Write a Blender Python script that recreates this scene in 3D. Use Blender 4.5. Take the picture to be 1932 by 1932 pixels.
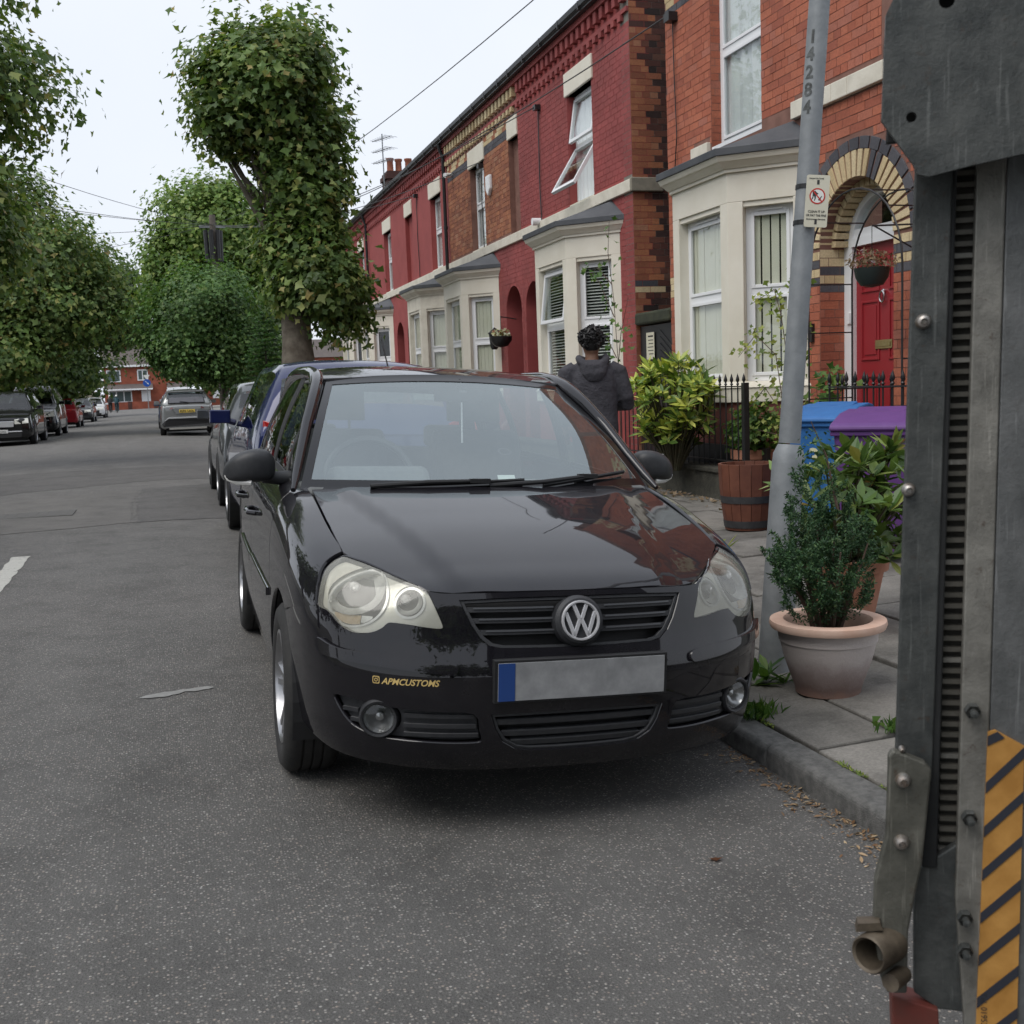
import bpy, bmesh, math, random
import numpy as np
from mathutils import Vector, Matrix
from mathutils.geometry import delaunay_2d_cdt
random.seed(7); np.random.seed(7)
for o in list(bpy.data.objects): bpy.data.objects.remove(o)
SC = bpy.context.scene
COL = SC.collection
R = math.radians
# ---------------------------------------------------------------- camera
CAM_H = 1.3192
YAW, PITCH, ROLL = R(17.0255), R(6.5629), R(2.1701)
_f = Vector((math.sin(YAW)*math.cos(PITCH), math.cos(YAW)*math.cos(PITCH), -math.sin(PITCH)))
_r = Vector((math.cos(YAW), -math.sin(YAW), 0)); _u = _r.cross(_f)
_r2 = _r*math.cos(ROLL)-_u*math.sin(ROLL); _u2 = _r*math.sin(ROLL)+_u*math.cos(ROLL)
cd = bpy.data.cameras.new('camera'); cam = bpy.data.objects.new('camera', cd); COL.objects.link(cam)
M = Matrix((( _r2.x,_u2.x,-_f.x,0),(_r2.y,_u2.y,-_f.y,0),(_r2.z,_u2.z,-_f.z,CAM_H),(0,0,0,1)))
cam.matrix_world = M
cd.sensor_fit = 'HORIZONTAL'; cd.sensor_width = 36; cd.lens = 2089.89/1932*36
cd.clip_start = .05; cd.clip_end = 2000
cd.dof.use_dof = True; cd.dof.focus_distance = 5.2; cd.dof.aperture_fstop = 14
SC.camera = cam
# ---------------------------------------------------------------- world: overcast daylight
W = bpy.data.worlds.new('World'); SC.world = W; W.use_nodes = True
nt = W.node_tree; nt.nodes.clear()
wo = nt.nodes.new('ShaderNodeOutputWorld'); bg = nt.nodes.new('ShaderNodeBackground')
sky = nt.nodes.new('ShaderNodeTexSky'); sky.sky_type = 'NISHITA'; sky.sun_disc = False
SUN_EL, SUN_AZ = R(56), R(248)
sky.sun_elevation = SUN_EL; sky.sun_rotation = SUN_AZ; sky.air_density = 1.2; sky.dust_density = 3.0
mixw = nt.nodes.new('ShaderNodeMixRGB'); mixw.inputs[0].default_value = .92
wn = nt.nodes.new('ShaderNodeTexNoise'); wn.inputs['Scale'].default_value = 1.6; wn.inputs['Detail'].default_value = 5; wn.inputs['Roughness'].default_value = .55
wc = nt.nodes.new('ShaderNodeTexCoord'); nt.links.new(wc.outputs['Generated'], wn.inputs['Vector'])
wr_ = nt.nodes.new('ShaderNodeValToRGB'); wr_.color_ramp.elements[0].position = .3; wr_.color_ramp.elements[1].position = .7
wr_.color_ramp.elements[0].color = (.88, .905, .945, 1); wr_.color_ramp.elements[1].color = (1, 1, 1, 1)
wm = nt.nodes.new('ShaderNodeMixRGB'); wm.blend_type = 'MULTIPLY'; wm.inputs[0].default_value = 1; wm.inputs[2].default_value = (7.0, 7.3, 7.85, 1)   # the cloud layer
nt.links.new(wn.outputs[0], wr_.inputs[0]); nt.links.new(wr_.outputs[0], wm.inputs[1]); nt.links.new(wm.outputs[0], mixw.inputs[2])
nt.links.new(sky.outputs[0], mixw.inputs[1]); nt.links.new(mixw.outputs[0], bg.inputs[0])
bg.inputs[1].default_value = .108
nt.links.new(bg.outputs[0], wo.inputs[0])
sl = bpy.data.lights.new('sun', 'SUN'); sl.energy = 1.5; sl.angle = R(40); sl.color = (1, .965, .92)
so = bpy.data.objects.new('sun', sl); COL.objects.link(so)
so.rotation_euler = (R(90)-SUN_EL, 0, R(180)-SUN_AZ)
SC.view_settings.view_transform = 'Standard'; SC.view_settings.look = 'None'
SC.view_settings.gamma = 1; SC.view_settings.use_curve_mapping = False; SC.view_settings.exposure = 0.36
SC.render.engine = 'CYCLES'
SC.cycles.max_bounces = 8; SC.cycles.transparent_max_bounces = 16; SC.cycles.caustics_reflective = False; SC.cycles.caustics_refractive = False
try:
    SC.cycles.use_denoising = True
except Exception: pass
# ---------------------------------------------------------------- helpers
def tag(o, label=None, cat=None, group=None, kind=None):
    if label: o['label'] = label
    if cat: o['category'] = cat
    if group: o['group'] = group
    if kind: o['kind'] = kind
    return o
def empty(name, loc=(0,0,0), rz=0, **k):
    o = bpy.data.objects.new(name, None); COL.objects.link(o); o.location = loc; o.rotation_euler = (0,0,rz)
    o.empty_display_size = .1
    return tag(o, **k)
def link(name, me, parent=None, loc=None, **k):
    o = bpy.data.objects.new(name, me); COL.objects.link(o)
    if parent: o.parent = parent
    if loc is not None: o.location = loc
    return tag(o, **k)
class MB:
    def __init__(s): s.v=[]; s.f=[]
    def add(s, vs, fs):
        n=len(s.v); s.v += [tuple(p) for p in vs]; s.f += [tuple(i+n for i in f) for f in fs]; return s
    def box(s, x0,x1,y0,y1,z0,z1, T=None):
        vs=[(x,y,z) for z in (z0,z1) for y in (y0,y1) for x in (x0,x1)]
        if T: vs=[T@Vector(p) for p in vs]
        return s.add(vs, [(0,2,3,1),(4,5,7,6),(0,1,5,4),(2,6,7,3),(0,4,6,2),(1,3,7,5)])
    def cbox(s, c, d, T=None):
        return s.box(c[0]-d[0]/2,c[0]+d[0]/2,c[1]-d[1]/2,c[1]+d[1]/2,c[2]-d[2]/2,c[2]+d[2]/2,T)
    def prism(s, poly, f0, f1):
        # poly: 2D list ; f0,f1 map (a,b)->3D for the two caps
        n=len(poly); a=[f0(*p) for p in poly]; b=[f1(*p) for p in poly]
        return s.add(a+b, [tuple(range(n))[::-1], tuple(range(n,2*n))]+[(i,(i+1)%n,(i+1)%n+n,i+n) for i in range(n)])
    def tube(s, pts, r, n=8, cap=True):
        pts=[Vector(p) for p in pts]; rs = r if isinstance(r,(list,tuple)) else [r]*len(pts)
        base=len(s.v); N=len(pts); up=Vector((0,0,1)); fr=None
        for i,p in enumerate(pts):
            t=(pts[min(i+1,N-1)]-pts[max(i-1,0)]).normalized()
            if fr is None:
                a=t.cross(up)
                if a.length<1e-3: a=t.cross(Vector((1,0,0)))
            else: a=fr-t*fr.dot(t)
            a.normalize(); b=t.cross(a); fr=a
            for k in range(n):
                an=2*math.pi*k/n; s.v.append(tuple(p+(a*math.cos(an)+b*math.sin(an))*rs[i]))
        for i in range(N-1):
            for k in range(n):
                q=base+i*n+k; w=base+i*n+(k+1)%n; s.f.append((q,w,w+n,q+n))
        if cap:
            s.f.append(tuple(base+k for k in range(n))[::-1]); s.f.append(tuple(base+(N-1)*n+k for k in range(n)))
        return s
    def lathe(s, prof, n=24, T=None, c=(0,0,0), caps=False):
        # prof: (radius,z) list, axis z at c
        base=len(s.v)
        for (r,z) in prof:
            for k in range(n):
                a=2*math.pi*k/n; p=Vector((c[0]+r*math.cos(a),c[1]+r*math.sin(a),c[2]+z)); s.v.append(tuple(T@p if T else p))
        for i in range(len(prof)-1):
            for k in range(n):
                q=base+i*n+k; w=base+i*n+(k+1)%n; s.f.append((q,w,w+n,q+n))
        if caps and prof[0][0]>1e-6: s.f.append(tuple(base+k for k in range(n))[::-1])
        if caps and prof[-1][0]>1e-6: s.f.append(tuple(base+(len(prof)-1)*n+k for k in range(n)))
        return s
    def mesh(s, name, mat=None, smooth=False, sharp=None):
        me=bpy.data.meshes.new(name); me.from_pydata(s.v,[],s.f); me.update()
        if mat: me.materials.append(mat)
        if smooth:
            me.polygons.foreach_set('use_smooth',[True]*len(me.polygons))
            if sharp is not None: me.set_sharp_from_angle(angle=R(sharp))
        return me
    def build(s, name, mat=None, parent=None, smooth=False, sharp=40, bevel=0, loc=None, **k):
        o=link(name, s.mesh(name,mat,smooth,sharp), parent, loc, **k)
        if bevel:
            b=o.modifiers.new('bevel','BEVEL'); b.width=bevel; b.segments=2; b.limit_method='ANGLE'; b.angle_limit=R(35)
        return o
def copy_tree(o, parent=None):
    c=o.copy(); COL.objects.link(c); c.parent=parent
    for ch in list(o.children): copy_tree(ch,c)
    return c
def np_mesh(name, V, F, mat=None, smooth=False):
    # V (n,3), F (m,k) equal-sized faces
    me=bpy.data.meshes.new(name); V=np.asarray(V,np.float32); F=np.asarray(F,np.int32); m,k=F.shape
    me.vertices.add(len(V)); me.vertices.foreach_set('co',V.ravel())
    me.loops.add(m*k); me.loops.foreach_set('vertex_index',F.ravel())
    me.polygons.add(m); me.polygons.foreach_set('loop_start',np.arange(m,dtype=np.int32)*k)
    try: me.polygons.foreach_set('loop_total',np.full(m,k,np.int32))
    except Exception: pass
    me.polygons.foreach_set('use_smooth',np.full(m,bool(smooth)))
    me.update(calc_edges=True); me.validate()
    if mat: me.materials.append(mat)
    return me
# ---------------------------------------------------------------- materials
MATS={}
class NT:
    def __init__(s,name):
        s.m=bpy.data.materials.new(name); s.m.use_nodes=True; s.t=s.m.node_tree; s.b=s.t.nodes['Principled BSDF']
    def n(s,ty,**k):
        x=s.t.nodes.new('ShaderNode'+ty)
        for a,v in k.items(): setattr(x,a,v)
        return x
    def l(s,a,b): s.t.links.new(a,b)
    def co(s,kind='Object',scale=None):
        c=s.n('TexCoord').outputs[kind]
        if scale is not None:
            mp=s.n('Mapping'); mp.inputs['Scale'].default_value=scale; s.l(c,mp.inputs[0]); return mp.outputs[0]
        return c
    def noise(s,scale,detail=4,rough=.6,co=None,out=0):
        x=s.n('TexNoise'); x.inputs['Scale'].default_value=scale; x.inputs['Detail'].default_value=detail; x.inputs['Roughness'].default_value=rough
        if co is not None: s.l(co,x.inputs['Vector'])
        return x.outputs[out]
    def ramp(s,fac,stops):
        x=s.n('ValToRGB'); e=x.color_ramp.elements
        while len(e)<len(stops): e.new(.5)
        for i,(p,c) in enumerate(stops):
            e[i].position=p; e[i].color=(c,c,c,1) if isinstance(c,(int,float)) else (*c,1)
        s.l(fac,x.inputs[0]); return x.outputs[0]
    def mix(s,fac,a,b,mode='MIX'):
        x=s.n('MixRGB',blend_type=mode)
        for i,v in ((0,fac),(1,a),(2,b)):
            if isinstance(v,(int,float)): x.inputs[i].default_value=v if i==0 else (v,v,v,1)
            elif isinstance(v,tuple): x.inputs[i].default_value=(*v,1)
            else: s.l(v,x.inputs[i])
        return x.outputs[0]
    def math(s,op,a,b=0,clamp=False):
        x=s.n('Math',operation=op,use_clamp=clamp)
        for i,v in ((0,a),(1,b)):
            if isinstance(v,(int,float)): x.inputs[i].default_value=v
            else: s.l(v,x.inputs[i])
        return x.outputs[0]
    def bump(s,h,dist=.01,strength=1,prev=None):
        x=s.n('Bump'); x.inputs['Distance'].default_value=dist; x.inputs['Strength'].default_value=strength; s.l(h,x.inputs['Height'])
        if prev is not None: s.l(prev,x.inputs['Normal'])
        s.l(x.outputs[0],s.b.inputs['Normal']); return x.outputs[0]
    def set(s,**k):
        al=dict(base='Base Color',rough='Roughness',metal='Metallic',spec='Specular IOR Level',trans='Transmission Weight',ior='IOR',coat='Coat Weight',coatr='Coat Roughness',alpha='Alpha',sheen='Sheen Weight',sss='Subsurface Weight')
        for a,v in k.items():
            i=s.b.inputs[al[a]]
            if isinstance(v,tuple): i.default_value=(*v,1)
            elif isinstance(v,(int,float)): i.default_value=v
            else: s.l(v,i)
        return s
def mat(name,c1,c2=None,scale=8,rough=.6,metal=0,bump=0,bscale=60,spec=.5,coat=0,detail=5,lo=.35,hi=.7,coord='Object',rough2=None):
    if name in MATS: return MATS[name]
    t=NT(name); co=t.co(coord)
    if c2 is not None:
        f=t.ramp(t.noise(scale,detail,.62,co),[(lo,0.),(hi,1.)]); t.set(base=t.mix(f,c1,c2))
        if rough2 is not None: t.set(rough=t.math('ADD',t.math('MULTIPLY',f,rough2-rough),rough))
    else: t.set(base=c1)
    if not(c2 is not None and rough2 is not None): t.set(rough=rough)
    t.set(metal=metal,spec=spec,coat=coat)
    if coat: t.set(coatr=.03)
    if bump: t.bump(t.noise(bscale,6,.65,co),bump)
    MATS[name]=t.m; return t.m
def rand_node(t):
    # one value per mesh piece, whether joined or an object of its own
    g=t.n('NewGeometry').outputs['Random Per Island']; o=t.n('ObjectInfo').outputs['Random']
    return t.math('FRACT',t.math('ADD',g,o))
def brick_mat(name,stops,rough=.85,dirt=.35,bump=.004):
    t=NT(name); co=t.co('Object'); wp=t.n('NewGeometry').outputs['Position']
    c=t.ramp(rand_node(t),stops)
    big=t.ramp(t.noise(1.3,5,.65,wp),[(.35,1-dirt),(.65,1.)])
    fine=t.ramp(t.noise(45,4,.7,wp),[(.3,.78),(.7,1.1)])
    t.set(base=t.mix(1.,t.mix(1.,c,big,'MULTIPLY'),fine,'MULTIPLY'),rough=rough)
    t.bump(t.noise(70,6,.7,wp),bump); MATS[name]=t.m; return t.m
def glass_mat(name,tint=(.92,.96,.95),rough=0.0,haze=0.0,ior=1.85,gloss=(1,1,1)):
    # thin pane: mirror by Fresnel over a clear see-through sheet
    t=NT(name); t.t.nodes.remove(t.b); out=t.t.nodes['Material Output']
    gl=t.n('BsdfGlossy'); gl.inputs['Roughness'].default_value=rough; gl.inputs[0].default_value=(*gloss,1)
    tr=t.n('BsdfTransparent'); tr.inputs[0].default_value=(*tint,1)
    f0=((ior-1)/(ior+1))**2; lw=t.n('LayerWeight'); lw.inputs[0].default_value=.5
    frs=t.math('ADD',t.math('MULTIPLY',t.math('POWER',lw.outputs['Facing'],5.),1-f0),f0)
    mx=t.n('MixShader'); src=tr.outputs[0]
    if haze:
        df=t.n('BsdfDiffuse'); df.inputs[0].default_value=(.62,.68,.68,1); mh=t.n('MixShader'); hz=t.ramp(t.noise(3,6,.7,t.co('Object')),[(.3,haze*.7),(.8,haze*1.5)]); t.l(hz,mh.inputs[0]); t.l(src,mh.inputs[1]); t.l(df.outputs[0],mh.inputs[2]); src=mh.outputs[0]
    t.l(frs,mx.inputs[0]); t.l(src,mx.inputs[1]); t.l(gl.outputs[0],mx.inputs[2]); t.l(mx.outputs[0],out.inputs[0])
    MATS[name]=t.m; return t.m
def dens(loop,step):
    out=[]; n=len(loop)
    for i in range(n):
        a,b=loop[i],loop[(i+1)%n]; k=max(1,int(math.dist(a,b)/step))
        out+=[(a[0]+(b[0]-a[0])*j/k,a[1]+(b[1]-a[1])*j/k) for j in range(k)]
    return out
def smooth_loop(loop,n=6):
    P=np.array(loop,float); m=len(P); out=[]
    for i in range(m):
        a,b,c,d=P[i-1],P[i],P[(i+1)%m],P[(i+2)%m]
        for k in range(n):
            u=k/n; out.append(tuple(.5*((2*b)+(-a+c)*u+(2*a-5*b+4*c-d)*u*u+(-a+3*b-3*c+d)*u**3)))
    return out
def inside(px,py,loop):
    L=np.array(loop); x,y=L[:,0],L[:,1]; x2,y2=np.roll(x,-1),np.roll(y,-1)
    px=np.asarray(px)[...,None]; py=np.asarray(py)[...,None]
    c=((y>py)!=(y2>py))&(px<(x2-x)*(py-y)/(y2-y+1e-12)+x); return (c.sum(-1)%2)==1
def fill2d(loops,step):
    loops=[dens(l,step) for l in loops]; pts=[]; edges=[]
    for l in loops:
        b=len(pts); pts+=l; edges+=[(b+i,b+(i+1)%len(l)) for i in range(len(l))]
    A=np.array(loops[0]); mn,mx=A.min(0),A.max(0)
    gx=np.arange(mn[0]+step/2,mx[0],step); gy=np.arange(mn[1]+step/2,mx[1],step)
    if len(gx) and len(gy):
        G=np.stack(np.meshgrid(gx,gy),-1).reshape(-1,2); k=np.zeros(len(G),int)
        for l in loops: k+=inside(G[:,0],G[:,1],l)
        G=G[k%2==1]
        B=np.array(pts); 
        if len(G):
            keep=np.ones(len(G),bool)
            for c in range(0,len(G),2000):
                d=((G[c:c+2000,None,:]-B[None])**2).sum(-1).min(1); keep[c:c+2000]=d>(step*.45)**2
            pts=pts+[tuple(p) for p in G[keep]]
    r=delaunay_2d_cdt([Vector(p) for p in pts],edges,[],0,1e-7)
    V=np.array([tuple(v) for v in r[0]]); F=np.array([f for f in r[2] if len(f)==3])
    c=V[F].mean(1); k=np.zeros(len(F),int)
    for l in loops: k+=inside(c[:,0],c[:,1],l)
    F=F[k%2==1]
    return V,F
# ---------------------------------------------------------------- ground
KX=1.94            # kerb face, right side of the road
WALLX=5.13         # front garden walls
FX=6.1             # house fronts
def pave_z(x): return .015+(x-KX)*.040
ROADP=[(-6.15,-.035),(-4.2,.012),(-2.1,.045),(-.8,.030),(.0,.012),(.4,-.005),(.8,-.026),(1.2,-.046),(1.6,-.058),(2.0,-.063)]
def road_z(x): return float(np.interp(x,[p[0] for p in ROADP],[p[1] for p in ROADP]))
def asphalt(name,base,light,stone=.55,tint=(1,1,1),s0=118):
    t=NT(name); wp=t.n('NewGeometry').outputs['Position']
    v=t.n('TexVoronoi'); v.inputs['Scale'].default_value=s0; v.inputs['Randomness'].default_value=1; t.l(wp,v.inputs['Vector'])
    sep=t.n('SeparateColor'); t.l(v.outputs['Color'],sep.inputs[0])
    pick=t.ramp(sep.outputs[0],[(stone,0.),(stone+.12,1.)])
    core=t.ramp(v.outputs['Distance'],[(.28,1.),(.5,0.)])
    stonef=t.math('MULTIPLY',pick,core)
    hue=t.ramp(sep.outputs[1],[(0.,(.24,.23,.21)),(.45,(.32,.31,.29)),(.72,(.38,.32,.27)),(1.,(.52,.51,.48))])
    big=t.ramp(t.noise(.7,7,.72,wp),[(.36,0.),(.64,1.)])
    mid=t.ramp(t.noise(7,5,.7,wp),[(.3,0.),(.72,1.)])
    mp=t.n('Mapping'); mp.inputs['Scale'].default_value=(1.5,.10,1); t.l(wp,mp.inputs[0]); trk=t.ramp(t.noise(1.0,4,.6,mp.outputs[0]),[(.38,0.),(.62,1.)])
    body=t.mix(t.math('ADD',t.math('ADD',t.math('MULTIPLY',big,.4),t.math('MULTIPLY',mid,.3)),t.math('MULTIPLY',trk,.3)),base,light)
    grit=t.mix(1.,t.ramp(t.noise(260,3,.7,wp),[(.3,.58),(.7,1.32)]),t.ramp(t.noise(2.2,6,.75,wp),[(.30,.74),(.52,1.),(.75,1.1)]),'MULTIPLY')
    c=t.mix(1.,t.mix(stonef,body,hue),grit,'MULTIPLY')
    t.set(base=c,rough=.82,spec=.35)
    h=t.math('ADD',t.math('MULTIPLY',t.ramp(v.outputs['Distance'],[(0.,1.),(.6,0.)]),.6),t.noise(300,4,.7,wp))
    t.bump(h,.006,.9); MATS[name]=t.m; return t.m
M_ASPH=asphalt('asphalt_worn',(.112,.109,.104),(.165,.160,.152),.58)
M_PATCH=asphalt('asphalt_dark_patch',(.108,.104,.100),(.138,.133,.127),.8,s0=190)
M_PATCH2=asphalt('asphalt_grey_patch',(.138,.132,.124),(.176,.169,.158),.82,s0=190)
def sheet(name,pts,z,m,parent=None,**k):
    mb=MB(); n=len(pts); mb.add([(p[0],p[1],z if not callable(z) else z(p[0])) for p in pts],[tuple(range(n))]); return mb.build(name,m,parent,**k)
sheet('ground',[(-400,-60),(400,-60),(400,900),(-400,900)],-.35,mat('far_ground',(.06,.062,.05),(.09,.085,.06),.3,.95),kind='structure')
rd=MB(); nx=len(ROADP); rd.add([(x,y,z) for y in (-20,165) for x,z in ROADP],[(i,i+1,i+1+nx,i+nx) for i in range(nx-1)]); rd.build('road',M_ASPH,smooth=True,sharp=None,kind='structure')
sheet('side_road',[(-60,134),(60,134),(60,146),(-60,146)],.004,mat('far_asphalt',(.12,.118,.115),(.15,.147,.14),.4,.9),kind='structure')
def decal(name,pts,lift,m,**k):
    V,F=fill2d([pts],.16 if len(pts)>120 else .06)
    mb=MB(); mb.add([(p[0],p[1],road_z(p[0])+lift) for p in V],[tuple(int(i) for i in (f if np.cross(V[f[1]]-V[f[0]],V[f[2]]-V[f[0]])>0 else f[::-1])) for f in F]); return mb.build(name,m,**k)
def ragged(pts,amp,seg=.12):
    out=[]
    for i,p in enumerate(pts):
        q=pts[(i+1)%len(pts)]; L=math.dist(p,q); n=max(1,int(L/seg))
        for k in range(n):
            u=k/n; out.append((p[0]+(q[0]-p[0])*u+random.uniform(-amp,amp),p[1]+(q[1]-p[1])*u+random.uniform(-amp,amp)))
    return out
decal('road_patch',ragged([(-.38,12.3),(.5,12.4),(KX-.01,12.4),(KX-.01,17.6),(.9,17.8),(-.42,16.7),(-.44,14.5)],.03),.004,M_PATCH,kind='structure')
decal('road_patch',ragged([(-5.9,11.4),(-2.2,11.6),(-.42,12.25),(-.48,14.5),(-.46,16.6),(-2.5,15.9),(-5.9,15.2)],.04),.0035,M_PATCH2,kind='structure')
decal('road_patch',ragged([(-5.9,16.2),(-2.4,16.8),(-.3,18.4),(KX-.01,19.0),(KX-.01,22.6),(-1.0,22.0),(-5.9,20.6)],.05),.003,M_PATCH,kind='structure')
mk=MB(); mk.box(-2.2,-1.10,13.35,13.95,.02,.0475)
dc=mk.build('drain_cover',mat('cast_iron',(.085,.082,.078),(.125,.12,.112),30,.7,.1,.002,120),bevel=.004,label='flat rectangular iron cover set in the grey road patch',cat='drain cover')
mk2=MB()
for i in range(9): mk2.box(-2.12+i*.11,-2.05+i*.11,13.4,13.9,.0475,.0495)
mk2.build('tread_bar',MATS['cast_iron'],dc)
# worn white paint
def paint_mat():
    t=NT('road_paint'); wp=t.n('NewGeometry').outputs['Position']
    f=t.ramp(t.noise(14,6,.75,wp),[(.33,0.),(.42,1.)]); g=t.ramp(t.noise(60,4,.7,wp),[(.3,.7),(.7,1.)])
    c=t.mix(f,(.10,.097,.09),t.mix(1.,(.56,.55,.50),g,'MULTIPLY')); t.set(base=c,rough=.75); t.bump(t.noise(180,4,.7,wp),.004); return t.m
M_PAINT=paint_mat()
for k,(y0,y1) in enumerate([(6.6,10.02),]):
    decal('centre_line_dash',ragged([(-1.32,y0),(-1.18,y0),(-1.18,y1),(-1.32,y1)],.010,.09),.004,M_PAINT,label='worn white centre line dash painted on the road',cat='road marking')
decal('paint_fragment',ragged([(-.20,4.995),(-.14,4.985),(-.08,4.99),(-.02,5.02),(-.015,5.045),(.03,5.04),(.09,5.055),(.115,5.085),(.09,5.11),(.03,5.10),(-.01,5.085),(-.05,5.075),(-.12,5.055),(-.18,5.03)],.007,.02),.004,mat('pale_scuff',(.22,.22,.21),(.30,.30,.29),30,.9),label='pale ragged scrap of old paint on the asphalt',cat='road marking')
# kerb stones
M_KERB=mat('kerb_granite',(.10,.10,.096),(.20,.196,.186),26,.9,0,.007,200,.3)
def kerb_line(name,x,y0,y1,side,z=.017,w=.125,full=True,label=None):
    root=empty(name,(x,y0,0),kind='structure')
    L=.915; n=int((y1-y0)/L)
    me=MB(); me.prism([(0,-.2),(0,z-.016),(.016,z),(w,z),(w,-.2)],lambda a,b:(a*side,0.004,b),lambda a,b:(a*side,L-.004,b))
    mesh=me.mesh('kerbstone',M_KERB)
    for i in range(n):
        o=link('kerbstone',mesh,root,(random.uniform(-.003,.003),i*L,random.uniform(-.003,.003)))
        b=o.modifiers.new('bevel','BEVEL'); b.width=.009; b.segments=2
    return root
kerb_line('kerb',KX,-1.2,75,1)
kerb_line('kerb',-6.1,18,100,-1)
# pavements
def flag_mat():
    t=NT('flagstone'); wp=t.n('NewGeometry').outputs['Position']; r=rand_node(t)
    a=t.ramp(t.noise(3.0,6,.7,wp),[(.3,(.10,.094,.084)),(.5,(.19,.18,.162)),(.75,(.265,.25,.225))])
    v=t.ramp(r,[(0.,.78),(1.,1.12)]); f=t.ramp(t.noise(90,4,.75,wp),[(.3,.72),(.7,1.15)])
    t.set(base=t.mix(1.,t.mix(1.,a,v,'MULTIPLY'),f,'MULTIPLY'),rough=.88,spec=.3); t.bump(t.noise(140,6,.7,wp),.003); MATS['flagstone']=t.m; return t.m
M_FLAG=flag_mat()
M_SOIL=mat('joint_soil',(.025,.022,.016),(.055,.047,.03),30,.95,0,.01,90)
pv=empty("pavement",(0,0,0),kind="structure")
mb=MB(); X0,X1=KX+.12,WALLX+1.2
mb.add([(X0,-2,pave_z(X0)-.03),(X1,-2,pave_z(X1)-.03),(X1,13.6,pave_z(X1)-.03),(X0,13.6,pave_z(X0)-.03)],[(0,1,2,3)])
mb.build('bedding',M_SOIL,pv)
y=.35; row=0; meshes={}
rg=random.Random(3)
while y<13.0:
    d=[.60,.52,.62,.58][row%4]; x=KX+.135+ (0 if row%2 else 0); first=True
    while x<WALLX-.1:
        w=[.92,.76,.61,.86][rg.randrange(4)]
        if first and row%2: w*=.55
        first=False; w=min(w,WALLX-x)
        if w<.12: break
        key=(round(w,2),d)
        if key not in meshes:
            m_=MB(); m_.box(.005,w-.005,.005,d-.005,-.035,0); meshes[key]=m_.mesh('flagstone',M_FLAG)
        o=link('flagstone',meshes[key],pv,(x-pv.location.x,y,pave_z(x)+rg.uniform(-.004,.004)))
        o.rotation_euler=(rg.uniform(-.006,.006),-.026+rg.uniform(-.006,.006),0)
        bv=o.modifiers.new('bevel','BEVEL'); bv.width=.007; bv.segments=2
        x+=w
    y+=d; row+=1
t=NT('pavement_flags'); wp=t.n('NewGeometry').outputs['Position']
bk=t.n('TexBrick'); t.l(wp,bk.inputs[0]); bk.inputs['Color1'].default_value=(.19,.18,.165,1); bk.inputs['Color2'].default_value=(.24,.23,.21,1); bk.inputs['Mortar'].default_value=(.04,.036,.03,1)
bk.inputs['Scale'].default_value=1; bk.inputs['Brick Width'].default_value=.9; bk.inputs['Row Height'].default_value=.6; bk.inputs['Mortar Size'].default_value=.008
t.set(base=bk.outputs[0],rough=.9); M_FLAGS=t.m
mb=MB(); mb.add([(X0,13.0,pave_z(X0)),(X1,13.0,pave_z(X1)),(X1,140,pave_z(X1)),(X0,140,pave_z(X0))],[(0,1,2,3)]); mb.build('far_pavement',M_FLAGS,kind='structure')
sheet('left_pavement',[(-6.22,10),(-6.22,134),(-9.5,134),(-9.5,10)],.045,M_FLAGS,kind='structure')
sheet('garden_ground',[(WALLX+.2,13.0),(FX+.9,13.0),(FX+.9,60),(WALLX+.2,60)],.19,M_SOIL,kind='structure')
sheet('garden_ground',[(WALLX+.2,4.0),(FX+.9,4.0),(FX+.9,13.0),(WALLX+.2,13.0)],.20,mat('garden_paving',(.10,.095,.085),(.15,.14,.125),5,.9,0,.003,80),kind='structure')
# ---------------------------------------------------------------- houses
def rebase(root,loc):
    for c in root.children: c.matrix_parent_inverse=Matrix.Translation(-Vector(loc))
    root.location=loc
def pix(p):
    d=Vector(p)-Vector((0,0,CAM_H)); z=d.dot(_f)
    if z<.1: return None
    return (966+2090*d.dot(_r2)/z, 966-2090*d.dot(_u2)/z)
def frame_T(p0,p1):
    a=Vector((p0[0],p0[1],0)); d=(Vector((p1[0],p1[1],0))-a); L=d.length; d.normalize(); n=Vector((-d.y,d.x,0))
    # n points to the house side when walking towards -y (p0 far, p1 near)
    return Matrix(((d.x,n.x,0,a.x),(d.y,n.y,0,a.y),(0,0,1,0),(0,0,0,1))),L
M_BRICKN=brick_mat('brick_orange',[(0.,(.36,.105,.062)),(.3,(.43,.125,.068)),(.75,(.49,.155,.085)),(1.,(.42,.15,.10))],dirt=.20)
M_BRICKB=brick_mat('brick_brown',[(0.,(.26,.09,.05)),(.4,(.35,.125,.065)),(.8,(.44,.17,.08)),(1.,(.40,.19,.11))],dirt=.25)
M_BRICKP=brick_mat('brick_painted_red',[(0.,(.325,.068,.064)),(1.,(.36,.078,.072))],rough=.75,dirt=.32,bump=.004)
M_BRICKY=brick_mat('brick_buff',[(0.,(.58,.44,.24)),(.5,(.68,.54,.32)),(1.,(.74,.61,.38))],dirt=.2)
M_BRICKK=brick_mat('brick_blue_black',[(0.,(.07,.07,.083)),(1.,(.115,.112,.125))],dirt=.25)
M_BRICKG=brick_mat('brick_gable_mixed',[(0.,(.03,.02,.018)),(.35,(.085,.036,.03)),(.7,(.13,.045,.032)),(.9,(.18,.07,.045)),(1.,(.15,.12,.095))],dirt=.45,bump=.004)
M_MORT=mat('mortar_dark',(.17,.085,.065),(.25,.13,.10),6,.95)
M_MORTP=mat('mortar_painted_red',(.285,.058,.055),(.35,.075,.070),2.2,.8,0,.003,40)
M_MORTG=mat('mortar_gable',(.16,.145,.125),(.24,.22,.19),20,.95)
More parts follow.
